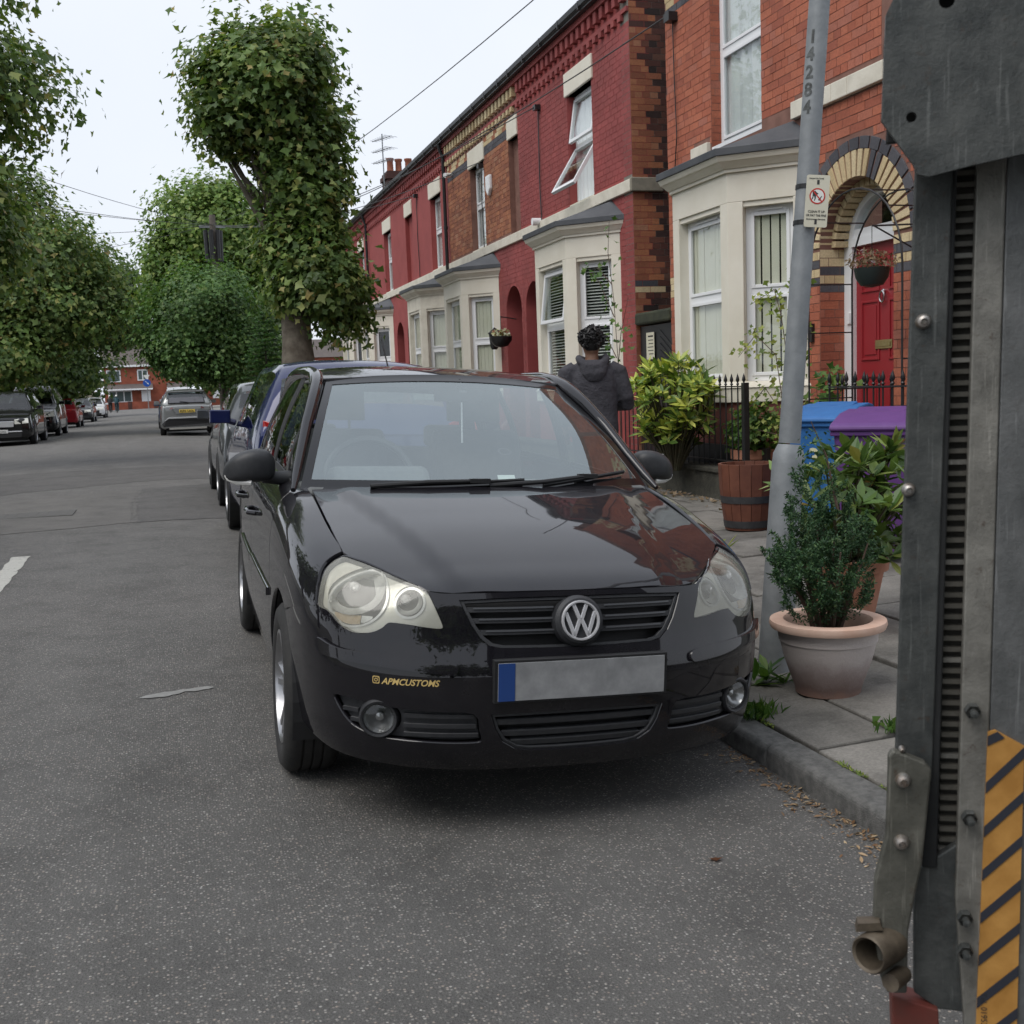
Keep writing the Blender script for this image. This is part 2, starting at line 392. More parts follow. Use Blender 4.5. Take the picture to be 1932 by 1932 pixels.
M_CREAM=mat('painted_stone_cream',(.70,.655,.545),(.77,.73,.625),2.5,.7,0,.002,120,lo=.3,hi=.65)
M_CREAM2=mat('painted_stone_grubby',(.60,.555,.46),(.73,.685,.58),5,.75,0,.003,90,lo=.3,hi=.6)
M_PVC=mat('white_pvc',(.82,.83,.84),None,rough=.35)
M_LEAD=mat('lead_roof',(.055,.06,.068),(.085,.09,.098),4,.55,.0,.002,40)
M_SLATE=mat('slate_roof',(.035,.036,.04),(.06,.06,.062),3,.7,0,.01,14)
M_BLACKP=mat('black_gloss_paint',(.012,.012,.013),(.02,.02,.021),20,.38)
M_GUT=mat('black_gutter',(.016,.016,.018),None,rough=.45)
M_GLASS=glass_mat('window_glass',(.93,.95,.94),ior=1.5)
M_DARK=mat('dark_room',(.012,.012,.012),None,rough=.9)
M_BLINDV=mat('blind_beige',(.80,.76,.62),(.86,.82,.70),3,.8)
M_BLINDH=mat('blind_white',(.62,.62,.60),None,rough=.6)
M_CURT=mat('net_curtain',(.74,.75,.77),(.82,.83,.84),4,.9)
CUBE_F=[(0,2,3,1),(4,5,7,6),(0,1,5,4),(2,6,7,3),(0,4,6,2),(1,3,7,5)]
UB={}
def unit_brick(m):
    if m.name not in UB:
        b=MB(); b.box(0,1,0,1,0,1); UB[m.name]=b.mesh('brick',m)
    return UB[m.name]
def lay_bricks(root,rects,limit=300,jitter=.0015):
    """rects: list of (origin, axis_u, axis_w(out of the wall), length, height, material). The best-seen become parts, the rest one mesh each material."""
    sc=[]
    for r in rects:
        o,u,w,L,H,m=r; c=Vector(o)+u*(L/2)+Vector((0,0,H/2)); p=pix(c)
        vis = p is not None and 0<p[0]<1705 and 0<p[1]<1000
        sc.append(((0 if vis else 1), (c-Vector((0,0,CAM_H))).length))
    order=sorted(range(len(rects)),key=lambda i:sc[i]); ind=set(order[:limit]) if limit else set()
    groups={}
    for i,r in enumerate(rects):
        o,u,w,L,H,m=r; pr=.002+random.uniform(-jitter,jitter)
        if i in ind:
            ob=link('brick',unit_brick(m),root); ob.matrix_basis=Matrix(((u.x*L,-w.x*.03,0,o[0]+w.x*pr),(u.y*L,-w.y*.03,0,o[1]+w.y*pr),(0,0,H,o[2]),(0,0,0,1)))
        else: groups.setdefault(m.name,[m,[]])[1].append((o,u,w,L,H,pr))
    for nm,(m,ls) in groups.items():
        V=np.zeros((len(ls)*8,3),np.float32); F=np.zeros((len(ls)*6,4),np.int32); cf=np.array(CUBE_F)
        for i,(o,u,w,L,H,pr) in enumerate(ls):
            k=0
            for z in (0,H):
                for d in (pr,-.01):
                    for a in (0,L):
                        V[i*8+k]=(o[0]+u.x*a+w.x*d,o[1]+u.y*a+w.y*d,o[2]+z); k+=1
            F[i*6:i*6+6]=cf+i*8
        link('brickwork',np_mesh('brickwork',V,F,m),root,kind='stuff')
COURSE=.0815; BL=.226
def course_rects(org,u,w,length,z0,z1,blocked,matf,seed=1,joint=.007):
    rg=random.Random(seed); out=[]; n=int((z1-z0)/COURSE+.01); O=Vector(org)
    for k in range(n):
        z=z0+k*COURSE; free=[(0.,length)]
        for (a,b) in blocked(z,z+COURSE):
            nf=[]
            for (s,e) in free:
                if b<=s or a>=e: nf.append((s,e)); continue
                if a>s: nf.append((s,a))
                if b<e: nf.append((b,e))
            free=nf
        head=(k%4==3)
        for (s,e) in free:
            if e-s<.02: continue
            bl=BL/2 if head else BL; x=s-(rg.random()*.02)-(bl/2 if k%2 else 0)
            while x<e-.012:
                a=max(x,s); b=min(x+bl,e); x+=bl
                if b-a<.03: continue
                m=matf(z,(a+b)/2,rg)
                if m is None: continue
                p=O+u*(a+joint/2); out.append(((p.x,p.y,z),u,w,b-a-joint,COURSE-joint,m))
    return out
def window(root,p0,p1,z0,z1,ztr,inset=.09,blind=None,fw=.055,open_top=None,open_low=None,curtain=None,name='window'):
    """p0 far end, p1 near end of the opening on the wall face (plan)."""
    T,L=frame_T(p0,p1); i=inset; f=fw; D=.06
    mb=MB()
    mb.box(0,f,i,i+D,z0,z1,T); mb.box(L-f,L,i,i+D,z0,z1,T); mb.box(f,L-f,i,i+D,z0,z0+f,T); mb.box(f,L-f,i,i+D,z1-f,z1,T)
    if ztr: mb.box(f,L-f,i,i+D,ztr-.035,ztr+.035,T)
    wdw=mb.build(name,M_PVC,root,bevel=.004)
    spans=[(z0+f,(ztr-.035) if ztr else z1-f)]+([(ztr+.035,z1-f)] if ztr else [])
    for k,(a,b) in enumerate(spans):
        op = open_low if k==0 else open_top
        if op:   # top-hung sash swung outwards
            S=MB(); h=b-a; g=.05
            S.box(f-.03,f-.03+g,-.025,.025,-h,0); S.box(L-f+.03-g,L-f+.03,-.025,.025,-h,0); S.box(f-.03+g,L-f+.03-g,-.025,.025,-h,-h+g); S.box(f-.03+g,L-f+.03-g,-.025,.025,-g,0)
            Rt=T@Matrix.Translation((0,i,b))@Matrix.Rotation(-op,4,'X'); S.v=[tuple(Rt@Vector(v)) for v in S.v]
            S.build('opened_sash',M_PVC,wdw,bevel=.004)
            G=MB(); G.box(f-.03+g,L-f+.03-g,-.004,.004,-h+g,-g); G.v=[tuple(Rt@Vector(v)) for v in G.v]; G.build('pane',M_GLASS,wdw)
        else:
            S=MB(); g=.035
            S.box(f,f+g,i-.012,i+.02,a,b,T); S.box(L-f-g,L-f,i-.012,i+.02,a,b,T); S.box(f+g,L-f-g,i-.012,i+.02,a,a+g,T); S.box(f+g,L-f-g,i-.012,i+.02,b-g,b,T)
            S.build('sash',M_PVC,wdw,bevel=.004)
            G=MB(); G.box(f+g,L-f-g,i+.008,i+.014,a+g,b-g,T); G.build('pane',M_GLASS,wdw)
    if ztr is None or True:
        v=MB(); v.box(L*.25,L*.75,i-.02,i-.002,z1-f+.012,z1-f+.03,T); v.build('trickle_vent',M_PVC,wdw)
    if blind=='v':
        B=MB(); n=max(3,int((L-.1)/.085)); rg=random.Random(int(L*1000))
        for k in range(n):
            x=.06+k*(L-.12)/n; B.box(x,x+.078,i+.035+rg.uniform(0,.012),i+.043+rg.uniform(0,.012),z0+.05,z1-.05,T)
        B.build('vertical_blind',M_BLINDV,wdw)
    elif blind=='h':
        B=MB(); z=z0+.08
        while z<z1-.06:
            B.prism([(i+.03,z),(i+.07,z+.022),(i+.071,z+.02),(i+.031,z-.002)],lambda a,b:T@Vector((.06,a,b)),lambda a,b:T@Vector((L-.06,a,b))); z+=.043
        B.build('venetian_blind',M_BLINDH,wdw)
    if curtain:
        B=MB(); pts=[]; n=14; w=(L-.1)*curtain
        for k in range(n+1): pts.append((.05+w*k/n,i+.045+.018*math.sin(k*1.9)))
        vs=[T@Vector((x,y,z)) for z in (z0+.05,z1-.05) for (x,y) in pts]; B.add(vs,[(k,k+1,k+n+2,k+n+1) for k in range(n)])
        B.build('net_curtain',M_CURT,wdw)
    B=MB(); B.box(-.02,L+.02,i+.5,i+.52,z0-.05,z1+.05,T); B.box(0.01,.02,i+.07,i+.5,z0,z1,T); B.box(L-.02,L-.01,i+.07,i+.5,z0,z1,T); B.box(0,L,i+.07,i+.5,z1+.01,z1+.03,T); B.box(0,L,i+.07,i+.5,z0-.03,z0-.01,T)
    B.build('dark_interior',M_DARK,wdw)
    return wdw
def off_poly(pts,d):
    """offset an open plan polyline (first and last on the wall) outwards to -x by d"""
    P=[Vector(p) for p in pts]; out=[]
    nr=[]
    for a,b in zip(P[:-1],P[1:]):
        t=(b-a).normalized(); n=Vector((-t.y,t.x)); n = n if n.x<0 else -n
        nr.append(n)
    out.append((P[0].x,P[0].y+(d*1.0 if P[0].y>P[-1].y else -d)))
    for i in range(1,len(P)-1):
        n=(nr[i-1]+nr[i]).normalized(); k=d/max(.3,n.dot(nr[i])); out.append(tuple(P[i]+n*k))
    out.append((P[-1].x,P[-1].y+(-d if P[0].y>P[-1].y else d)))
    return out
def bay(root,y_wall1,y_f1,y_f0,y_wall0,blind,plinth_mat,open_front=None,clean=True,grub=False,zt=0,lead_flash=True):
    """y_wall1 > y_f1 > y_f0 > y_wall0 ; front at FX-.58"""
    XB=FX-.58; pl=[(FX,y_wall1),(XB,y_f1),(XB,y_f0),(FX,y_wall0)]; cm=M_CREAM2 if grub else M_CREAM
    b=empty('bay_window'); b.parent=root
    def slab(name,d0,d1,z0,z1,m,par,bev=0):
        o0=off_poly(pl,d0); o1=off_poly(pl,d1); n=4; mb=MB()
        vs=[(x,y,z0) for x,y in o0]+[(x,y,z1) for x,y in o1]
        mb.add(vs,[(0,1,2,3),(7,6,5,4),(0,4,5,1),(1,5,6,2),(2,6,7,3),(3,7,4,0)]); return mb.build(name,m,par,bevel=bev)
    slab('plinth',0,0,.18,1.05,plinth_mat,b)
    slab('sill_band',.035,.035,1.05,1.20,cm,b,.006); slab('sill_slope',.05,.0,1.20,1.26,cm,b)
    slab('frieze',.0,.0,3.05,3.34,cm,b,.004)
    slab('cornice_fillet',.03,.03,3.34,3.375,cm,b); slab('cornice_cove',.045,.11,3.375,3.435,cm,b); slab('cornice_crown',.12,.15,3.435,3.49,cm,b,.006)
    slab('lead_edge',.165,.165,3.49,3.565,M_LEAD,b,.006)
    o0=off_poly(pl,.15); mb=MB(); vs=[(x,y,3.56) for x,y in o0]+[(FX,y_wall1-.25,3.80),(FX,y_wall0+.25,3.80)]
    mb.add(vs,[(0,1,4),(1,2,5,4),(2,3,5),(0,4,5,3)]); mb.build('lead_roof',M_LEAD,b)
    # piers: quadrilateral shafts at the plan corners
    def along(a,c,d):
        a=Vector(a);c=Vector(c); t=(c-a).normalized(); return a+t*d
    def pier(poly): mb=MB(); mb.prism([tuple(p) for p in poly],lambda x,y:(x,y,1.25),lambda x,y:(x,y,3.05)); mb.build('pier',cm,b,bevel=.006)
    ins=.16
    for (a,c,e) in ((pl[0],pl[1],pl[2]),(pl[3],pl[2],pl[1])):
        # corner pier at c
        k=along(c,a,.16); q=along(c,e,.15); nin=Vector((ins,0)); t=(Vector(c)-Vector(a)).normalized(); n2=Vector((-t.y,t.x)); n2=n2 if n2.x>0 else -n2
        pier([k,Vector(c),q,q+nin,k+n2*ins])
        s=along(a,c,.14); pier([Vector(a),s,s+n2*ins,Vector((a[0]+.05,a[1]))])
    F=along
    window(b,F(pl[1],pl[2],.15),F(pl[2],pl[1],.15),1.26,3.0,2.16,.11,blind,open_top=open_front)
    window(b,F(pl[2],pl[3],.16),F(pl[3],pl[2],.14),1.26,3.0,2.16,.11,blind)
    window(b,F(pl[0],pl[1],.14),F(pl[1],pl[0],.16),1.26,3.0,2.16,.11,blind)
    head=slab('window_head',-.02,-.02,3.0,3.05,cm,b)
    return b
def wall_cells(mb,y0,y1,z0,z1,opens,x0,x1):
    ys=sorted({y0,y1,*[min(max(v,y0),y1) for o in opens for v in o[:2]]}); zs=sorted({z0,z1,*[min(max(v,z0),z1) for o in opens for v in o[2:4]]})
    for a,b in zip(ys[:-1],ys[1:]):
        for c,d in zip(zs[:-1],zs[1:]):
            ym,zm=(a+b)/2,(c+d)/2
            if any(o[0]<ym<o[1] and o[2]<zm<o[3] for o in opens): continue
            mb.box(x0,x1,a,b,c,d)
def arch_spandrel(mb,yc,r,zs,ztop,half,x0,x1,n=16):
    for sgn in (-1,1):
        pts=[(yc+sgn*half,zs),(yc+sgn*half,ztop),(yc,ztop)]
        arc=[(yc+sgn*r*math.cos(a),zs+r*math.sin(a)) for a in [math.pi/2*(1-k/n) for k in range(n+1)]]
        poly=pts+arc
        mb.prism(poly if sgn>0 else poly[::-1],lambda a,b:(x0,a,b),lambda a,b:(x1,a,b))
EAVE=6.56
def gutter(root,y0,y1,z=EAVE,x=FX-.16):
    mb=MB(); prof=[(-.055,.05),(-.05,-.02),(0,-.055),(.05,-.02),(.055,.05)]
    for k in range(4):
        (a,b),(c,d)=prof[k],prof[k+1]; mb.add([(x+a,y0,z+b),(x+c,y0,z+d),(x+c,y1,z+d),(x+a,y1,z+b)],[(0,1,2,3)])
    mb.box(x-.02,FX+.02,y0,y1,z-.075,z-.058)
    g=mb.build('gutter',M_GUT,root)
    s=g.modifiers.new('solid','SOLIDIFY'); s.thickness=.006
    br=MB(); y=y0+.4
    while y<y1: br.box(x-.062,x-.056,y,y+.03,z-.06,z+.055); br.box(x-.06,FX,y,y+.03,z-.066,z-.056); y+=.85
    br.build('gutter_brackets',M_GUT,root)
def downpipe(root,y,z0=.2,z1=6.5,x=FX-.07):
    mb=MB(); mb.tube([(FX-.16,y,z1),(FX-.14,y,z1-.12),(x,y,z1-.28),(x,y,z0)],.038,10); mb.build('downpipe',M_GUT,root,smooth=True)
    mc=MB()
    for z in (z0+.9,z0+2.7,z0+4.5): mc.tube([(x,y,z),(x,y,z+.07)],.047,10)
    mc.build('pipe_collars',M_GUT,root,smooth=True)
def house(y0,y1,label,bay_low,style,bays,win,alc=None,door=None,blind='v',chim=None,open_win=False,extra_open=None,brick_limit=300,blind_up=None,grub=False,open_front=None):
    """y0..y1 along the street. style: 'painted','brick','far'. win=(ya,yb) first floor opening. door=(yc,half)."""
    root=empty('terraced_house',**dict(label=label,cat='house',group='terraced houses along the right side'))
    up_paint=style!='brick'
    opens=[(win[0],win[1],3.98,5.60)]
    zs=2.62
    if door: opens.append((door[0]-door[1],door[0]+door[1],.18,zs+door[1]))
    bw=bays; opens.append((bw[0]+.12,bw[1]-.12,1.2,3.3))
    mm=M_MORTP if style=='painted' else M_MORT
    rb=.002 if style!='far' else 0
    up=MB(); wall_cells(up,y0,y1,3.97,EAVE+.05,opens,FX+rb,FX+.28)
    if alc: up=MB(); wall_cells(up,y0,y1,3.97,EAVE+.05,opens+[(alc[0],alc[1],3.97,5.60)],FX+rb,FX+.28); up.box(FX+.10,FX+.28,alc[0],alc[1],3.97,5.60)
    up.build('upper_wall',M_MORT if style=='brick' else M_MORTP,root)
    lo=MB(); wall_cells(lo,y0,y1,.15,3.81,opens,FX+rb,FX+.28)
    if door: arch_spandrel(lo,door[0],door[1],zs,zs+door[1],door[1],FX+rb,FX+.28)
    lo.build('lower_wall',M_MORTP,root)
    st=MB(); wdw_y=win
    st.box(FX-.045,FX+.06,y0,y1,3.81,3.97); st.build('string_course',M_CREAM2,root,bevel=.01)
    sb=MB(); sb.box(FX-.005,FX+.12,win[0]-.0,win[1]+.0,3.972,4.0); sb.build('window_sill',M_CREAM,root)
    lt=MB(); lt.box(FX-.03,FX+.25,win[0]-.07,win[1]+.07,5.60,5.94); lt.build('lintel',M_CREAM,root,bevel=.012)
    if alc: lt=MB(); lt.box(FX-.03,FX+.1,alc[0]-.0,alc[1]+.0,5.60,5.94); lt.build('lintel',M_CREAM,root,bevel=.012)
    window(root,(FX,win[1]),(FX,win[0]),3.99,5.60,4.86,.12,blind_up,open_top=extra_open[0] if extra_open else None,open_low=extra_open[1] if extra_open else None,curtain=None if blind_up else .9)
    # dentil eaves
    m1=M_BRICKP if style!='brick' else M_BRICKY
    dm=MB(); dm.box(FX-.035,FX+.05,y0,y1,6.10,6.16); dm.box(FX-.10,FX+.05,y0,y1,6.40,6.50); dm.build('eaves_course',m1 if style!='brick' else M_BRICKP,root)
    dn=MB(); y=y0+.05
    while y<y1-.1: dn.box(FX-.075,FX+.02,y,y+.11,6.24,6.40); dn.box(FX-.05,FX+.02,y+.113,y+.223,6.02,6.10); y+=.226
    dn.build('dentil_bricks',m1,root,kind='stuff')
    gutter(root,y0,y1)
    rf=MB(); rf.add([(FX-.12,y0,EAVE+.06),(FX-.12,y1,EAVE+.06),(FX+3.6,y1,EAVE+2.3),(FX+3.6,y0,EAVE+2.3),(FX+7.2,y1,EAVE+.06),(FX+7.2,y0,EAVE+.06),(FX-.1,y0,EAVE-.0),(FX-.1,y1,EAVE-.0)],[(0,1,2,3),(3,2,4,5),(0,6,7,1)])
    if style!='brick' or True: rf.add([(FX,y0,EAVE),(FX+3.6,y0,EAVE+2.25),(FX+7.2,y0,EAVE),(FX,y1,EAVE),(FX+3.6,y1,EAVE+2.25),(FX+7.2,y1,EAVE)],[(0,1,2),(3,5,4)])
    rf.build('roof',M_SLATE,root)
    bk=MB(); bk.box(FX+7.0,FX+7.2,y0,y1,0,EAVE); bk.build('back_wall',M_MORT,root)
    # bricks
    if style in('painted','brick'):
        def blocked(za,zb):
            out=[]
            for (a,b,c,d) in opens[:1]+([(alc[0],alc[1],3.97,5.60)] if alc else []):
                if zb>c and za<d: out.append((a-y0,b-y0))
            for (a,b) in [win]+([alc] if alc else []):
                if zb>5.60 and za<5.94: out.append((a-(.07 if (a,b)==win else 0)-y0,b+(.07 if (a,b)==win else 0)-y0))
            if za<3.97+.001 and zb>3.81: out.append((-9,99))
            if door and za<zs+door[1]:
                z=max(za,zs); r=math.sqrt(max(0,door[1]**2-(z-zs)**2)); out.append((door[0]-r-y0,door[0]+r-y0))
            if zb>.2 and za<3.88:
                s=0 if za<3.5 else (za-3.5)*.6
                out.append((bw[0]-.02+s-y0,bw[1]+.02-s-y0))
            return out
        def matf(z,u,rg):
            if style=='painted' or z<3.8: return M_BRICKP
            if z>5.66:
                if z<5.75: return M_BRICKK
                return M_BRICKY if (int(z/COURSE)+int((u+.06)/.113))%3 else M_BRICKB
            return M_BRICKB
        rects=course_rects((FX,y0,0),Vector((0,1,0)),Vector((-1,0,0)),y1-y0,.2,6.02,blocked,matf,seed=int(y0*10))
        lay_bricks(root,rects,brick_limit,.0008 if style=='painted' else .002)
    if door:
        yc,h=door; d=empty('doorway'); d.parent=root
        mb=MB(); mb.box(FX+.9,FX+.95,yc-h,yc+h,.2,3.3); mb.build('door',mat('door_dark_red',(.12,.03,.03),None,rough=.5),d)
        mb=MB(); mb.box(FX+.28,FX+.9,yc-h-.03,yc-h,.2,3.3); mb.box(FX+.28,FX+.9,yc+h,yc+h+.03,.2,3.3); mb.box(FX+.28,FX+.9,yc-h,yc+h,3.3,3.33); mb.build('porch_lining',M_MORTP,d)
    bay(root,bw[1],bw[1]-.6,bw[0]+.6,bw[0],blind,M_MORTP,grub=grub,open_front=open_front)
    if chim:
        mb=MB(); cy=chim; mb.box(FX+1.2,FX+2.2,cy-.45,cy+.45,EAVE+.5,EAVE+1.75); mb.box(FX+1.14,FX+2.26,cy-.5,cy+.5,EAVE+1.5,EAVE+1.64); ch=mb.build('chimney',M_BRICKG,root)
        for k in range(3):
            p=MB(); p.lathe([(.13,0),(.11,.08),(.10,.38),(.13,.42),(.13,.47),(.09,.47)],12,c=(FX+1.4+.3*k,cy+.1*(k%2),EAVE+1.75)); p.build('chimney_pot',mat('terracotta_pot',(.30,.10,.06),(.36,.14,.08),8,.85),root,smooth=True)
    return root
GRP='terraced houses along the right side'
HA=house(13.903,18.743,'red painted end terrace house with opened upper window beside the passage',True,'painted',(14.377,16.940),(15.279,16.275),None,(18.192,.43),blind='h',extra_open=(R(9),R(32)),open_front=R(7),blind_up=None,chim=None)
HB=house(18.743,23.725,'terrace house with bare brown brick upper floor and red painted ground floor',False,'brick',(20.214,22.776),(20.925,21.922),(18.743,19.312),(19.322,.46),blind='v')
HC=house(23.725,28.660,'red painted terrace house with grubby cream bay next to the brown brick one',True,'far',(23.772,26.335),(24.437,25.433),(27.379,28.233),(28.090,.46),blind='v',grub=True)
HD=house(28.660,33.595,'red painted terrace house partly hidden by the plane tree',False,'far',(30.368,32.930),(30.131,31.127),None,(29.466,.46),blind=None,chim=None)
HE=house(33.595,38.529,'farthest red painted terrace house behind the plane tree leaves',True,'far',(33.879,36.442),(34.354,35.303),None,(37.770,.46),blind=None,chim=36.6)
for H_,y in ((HC,23.782),(HD,33.500)): downpipe(H_,y)
# gable end of the first painted house
def gable():
    u=Vector((1,0,0)); w=Vector((0,-1,0)); y0=13.903
    mb=MB(); mb.box(FX,FX+7.0,y0+.002,y0+.28,.15,EAVE+.0); 
    mb.build('gable_wall',M_MORTG,HA)
    def matf(z,a,rg):
        toothed=.26 if int(z/(COURSE*5))%2 else .40
        toothed+=(.0 if int(z/(COURSE*11))%2 else -.06)
        if a<toothed and .2<z<5.7:
            if 2.42<z<2.64: return M_BRICKK if z<2.48 or z>2.56 else M_BRICKY
            return M_BRICKB
        if a<toothed and z>=5.7: return M_BRICKG if rg.random()<.6 else M_BRICKB
        return M_BRICKG
    r=course_rects((FX,y0,0),u,w,3.2,.2,EAVE-.05,lambda a,b:[(-9,-.001)],matf,seed=5)
    lay_bricks(HA,r,0,.0015)
    st=MB(); st.box(FX-.045,FX+.42,y0-.06,y0,3.80,3.98); st.build('string_course_end',mat('bare_stone',(.22,.20,.16),(.30,.27,.21),10,.9,0,.005,60),HA,bevel=.012)
gable()
mb=MB(); mb.box(FX+.9,FX+1.7,14.330,14.994,EAVE+.3,EAVE+1.9); mb.box(FX+.85,FX+1.75,14.282,15.042,EAVE+1.5,EAVE+1.62); mb.build('chimney',M_BRICKG,HA)
# ---------------------------------------------------------------- the near brick house with the red door
def near_house():
    root=empty('terraced_house',label='orange brick house with red front door under a buff brick arch',cat='house',group=GRP)
    y0,y1=5.6,12.811; yc,h=8.921,.57; zs=2.50; win=(10.553,11.654); bw=(9.699,12.147)
    opens=[(win[0],win[1],3.90,6.3),(yc-h,yc+h,.2,zs+h),(bw[0]+.12,bw[1]-.12,1.2,3.3),(9.063,9.395,4.0,6.6)]
    mb=MB(); wall_cells(mb,y0,y1,.15,7.2,opens[:3],FX+.002,FX+.30); arch_spandrel(mb,yc,h,zs,zs+h,h,FX+.002,FX+.30)
    mb.build('wall',M_MORT,root)
    for a,b in ((y0,8.446),(8.451,8.968),(8.973,9.224),(9.229,9.917)): s1=MB(); s1.box(FX-.05,FX+.06,a,b,3.80,3.965); s1.build('string_course',M_CREAM2,root,bevel=.008)
    for a,b in ((11.692,12.100),): s1=MB(); s1.box(FX-.05,FX+.06,a,b,3.80,3.965); s1.build('string_course',M_CREAM2,root,bevel=.008)
    # blind pilaster recess on the upper floor right of the lamp post
    rec=MB(); rec.box(FX+.0,FX+.02,8.275,8.522,3.97,7.2); 
    def blocked(za,zb):
        out=[]
        if zb>3.90 and za<6.3: out.append((win[0]-y0,win[1]-y0))
        if za<3.965 and zb>3.80:
            out.append((-9,9.917-y0)); out.append((11.692-y0,12.100-y0))
        if za<zs+h+.36:
            z=max(za,zs); R2=h+.352
            if zb>zs: r=math.sqrt(max(0,R2**2-(z-zs)**2)); out.append((yc-r-y0,yc+r-y0))
            else: out.append((yc-h-y0,yc+h-y0))
        if zb>.2 and za<3.88:
            s=0 if za<3.5 else (za-3.5)*.6
            out.append((bw[0]-.02+s-y0,bw[1]+.02-s-y0))
        out.append((8.256-y0,8.522-y0) if za>3.97 else (-9,-8))
        return out
    def matf(z,u,rg):
        y=y0+u
        if z<zs and abs(y-yc)<h+.30:
            k=int((zs-z)/COURSE)
            if k in(0,1): return M_BRICKY
            if k in(2,): return M_BRICKK
            if k==3: return M_BRICKY
            if k==4: return M_BRICKK
        if 5.58<z<5.68: return M_BRICKK
        if 5.68<z<6.2: return M_BRICKY if (int(z/COURSE)+int((u+.05)/.17))%2 else M_BRICKN
        if y>12.622 and 2.3<z<2.5: return M_BRICKY
        return M_BRICKN
    r=course_rects((FX,y0,0),Vector((0,1,0)),Vector((-1,0,0)),y1-y0,.2,7.1,blocked,matf,seed=77)
    # recessed strip and its reveal
    r+=course_rects((FX+.11,8.256,0),Vector((0,1,0)),Vector((-1,0,0)),.28,3.97,7.1,lambda a,b:[],lambda z,u,g:M_BRICKN,seed=3)
    r+=course_rects((FX,8.522,0),Vector((1,0,0)),Vector((0,-1,0)),.11,3.97,7.1,lambda a,b:[],lambda z,u,g:M_BRICKN,seed=4)
    # window reveal (far jamb) and passage-side return
    r+=course_rects((FX,win[1],0),Vector((1,0,0)),Vector((0,-1,0)),.13,3.90,6.3,lambda a,b:[],lambda z,u,g:M_BRICKN,seed=5)
    r+=course_rects((FX,yc+h,0),Vector((1,0,0)),Vector((0,-1,0)),.36,.3,zs,lambda a,b:[],lambda z,u,g:(M_BRICKY if z>zs-.17 or zs-.33<z<zs-.25 else (M_BRICKK if z>zs-.42 else M_BRICKN)),seed=6)
    lay_bricks(root,r,300,.002)
    # arch voussoirs: buff ring (with black ones) and a black outer ring
    n=25
    for ring,(ra,rb,nn) in enumerate(((h,h+.235,n),(h+.24,h+.345,17))):
        for k in range(nn):
            a0=math.pi*k/nn+.012/(ra+.1); a1=math.pi*(k+1)/nn-.012/(ra+.1)
            pol=[(yc+ra*math.cos(a0),zs+ra*math.sin(a0)),(yc+rb*math.cos(a0),zs+rb*math.sin(a0)),(yc+rb*math.cos((a0+a1)/2),zs+rb*math.sin((a0+a1)/2)),(yc+rb*math.cos(a1),zs+rb*math.sin(a1)),(yc+ra*math.cos(a1),zs+ra*math.sin(a1))]
            m=M_BRICKK if ring==1 or k in(15,16,) else M_BRICKY
            v=MB(); d=.30 if ring==0 else .03; v.prism(pol,lambda a,b:(FX-.012,a,b),lambda a,b:(FX+d,a,b)); v.build('voussoir',m,root,bevel=.004)
    # intrados ring deeper in
    for k in range(21):
        a0=math.pi*k/21+.02; a1=math.pi*(k+1)/21-.02; ra,rb=h-.07,h
        pol=[(yc+ra*math.cos(a0),zs+ra*math.sin(a0)),(yc+rb*math.cos(a0),zs+rb*math.sin(a0)),(yc+rb*math.cos(a1),zs+rb*math.sin(a1)),(yc+ra*math.cos(a1),zs+ra*math.sin(a1))]
        v=MB(); v.prism(pol,lambda a,b:(FX+.13,a,b),lambda a,b:(FX+.30,a,b)); v.build('voussoir',M_BRICKY,root)
    # door frame, fanlight, door
    hx=h-.055; xd=FX+.32
    fr=MB(); fr.box(xd-.05,xd+.05,yc+hx-.075,yc+hx+.06,.4,zs); fr.box(xd-.05,xd+.05,yc-hx-.06,yc-hx+.075,.4,zs)
    fr.box(xd-.06,xd+.05,yc-hx+.07,yc+hx-.07,2.50,2.58); fr.box(xd-.04,xd+.05,yc-hx+.07,yc+hx-.07,2.58,2.66)
    for k in range(18):
        a0=math.pi*k/18; a1=math.pi*(k+1)/18
        for ra,rb in ((hx-.075,hx+.06),):
            pol=[(yc+ra*math.cos(a0),zs+ra*math.sin(a0)),(yc+rb*math.cos(a0),zs+rb*math.sin(a0)),(yc+rb*math.cos(a1),zs+rb*math.sin(a1)),(yc+ra*math.cos(a1),zs+ra*math.sin(a1))]
            fr.prism(pol,lambda a,b:(xd-.05,a,b),lambda a,b:(xd+.05,a,b))
    fr.build('door_frame',M_PVC,root)
    fl=MB(); pol=[(yc+(hx-.07)*math.cos(math.pi*k/20),zs+(hx-.07)*math.sin(math.pi*k/20)) for k in range(21)]
    fl.prism(pol,lambda a,b:(xd-.005,a,b),lambda a,b:(xd+.005,a,b)); fl.build('fanlight',M_GLASS,root)
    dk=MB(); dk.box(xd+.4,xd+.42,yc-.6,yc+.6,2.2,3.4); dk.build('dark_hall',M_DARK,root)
    MR=mat('door_red_paint',(.28,.018,.024),(.31,.022,.029),3,.42)
    dr=MB(); ya,yb=yc-hx+.07,yc+hx-.07; dr.box(xd,xd+.045,ya,yb,.42,2.50); door=dr.build('front_door',MR,root)
    w=(yb-ya)
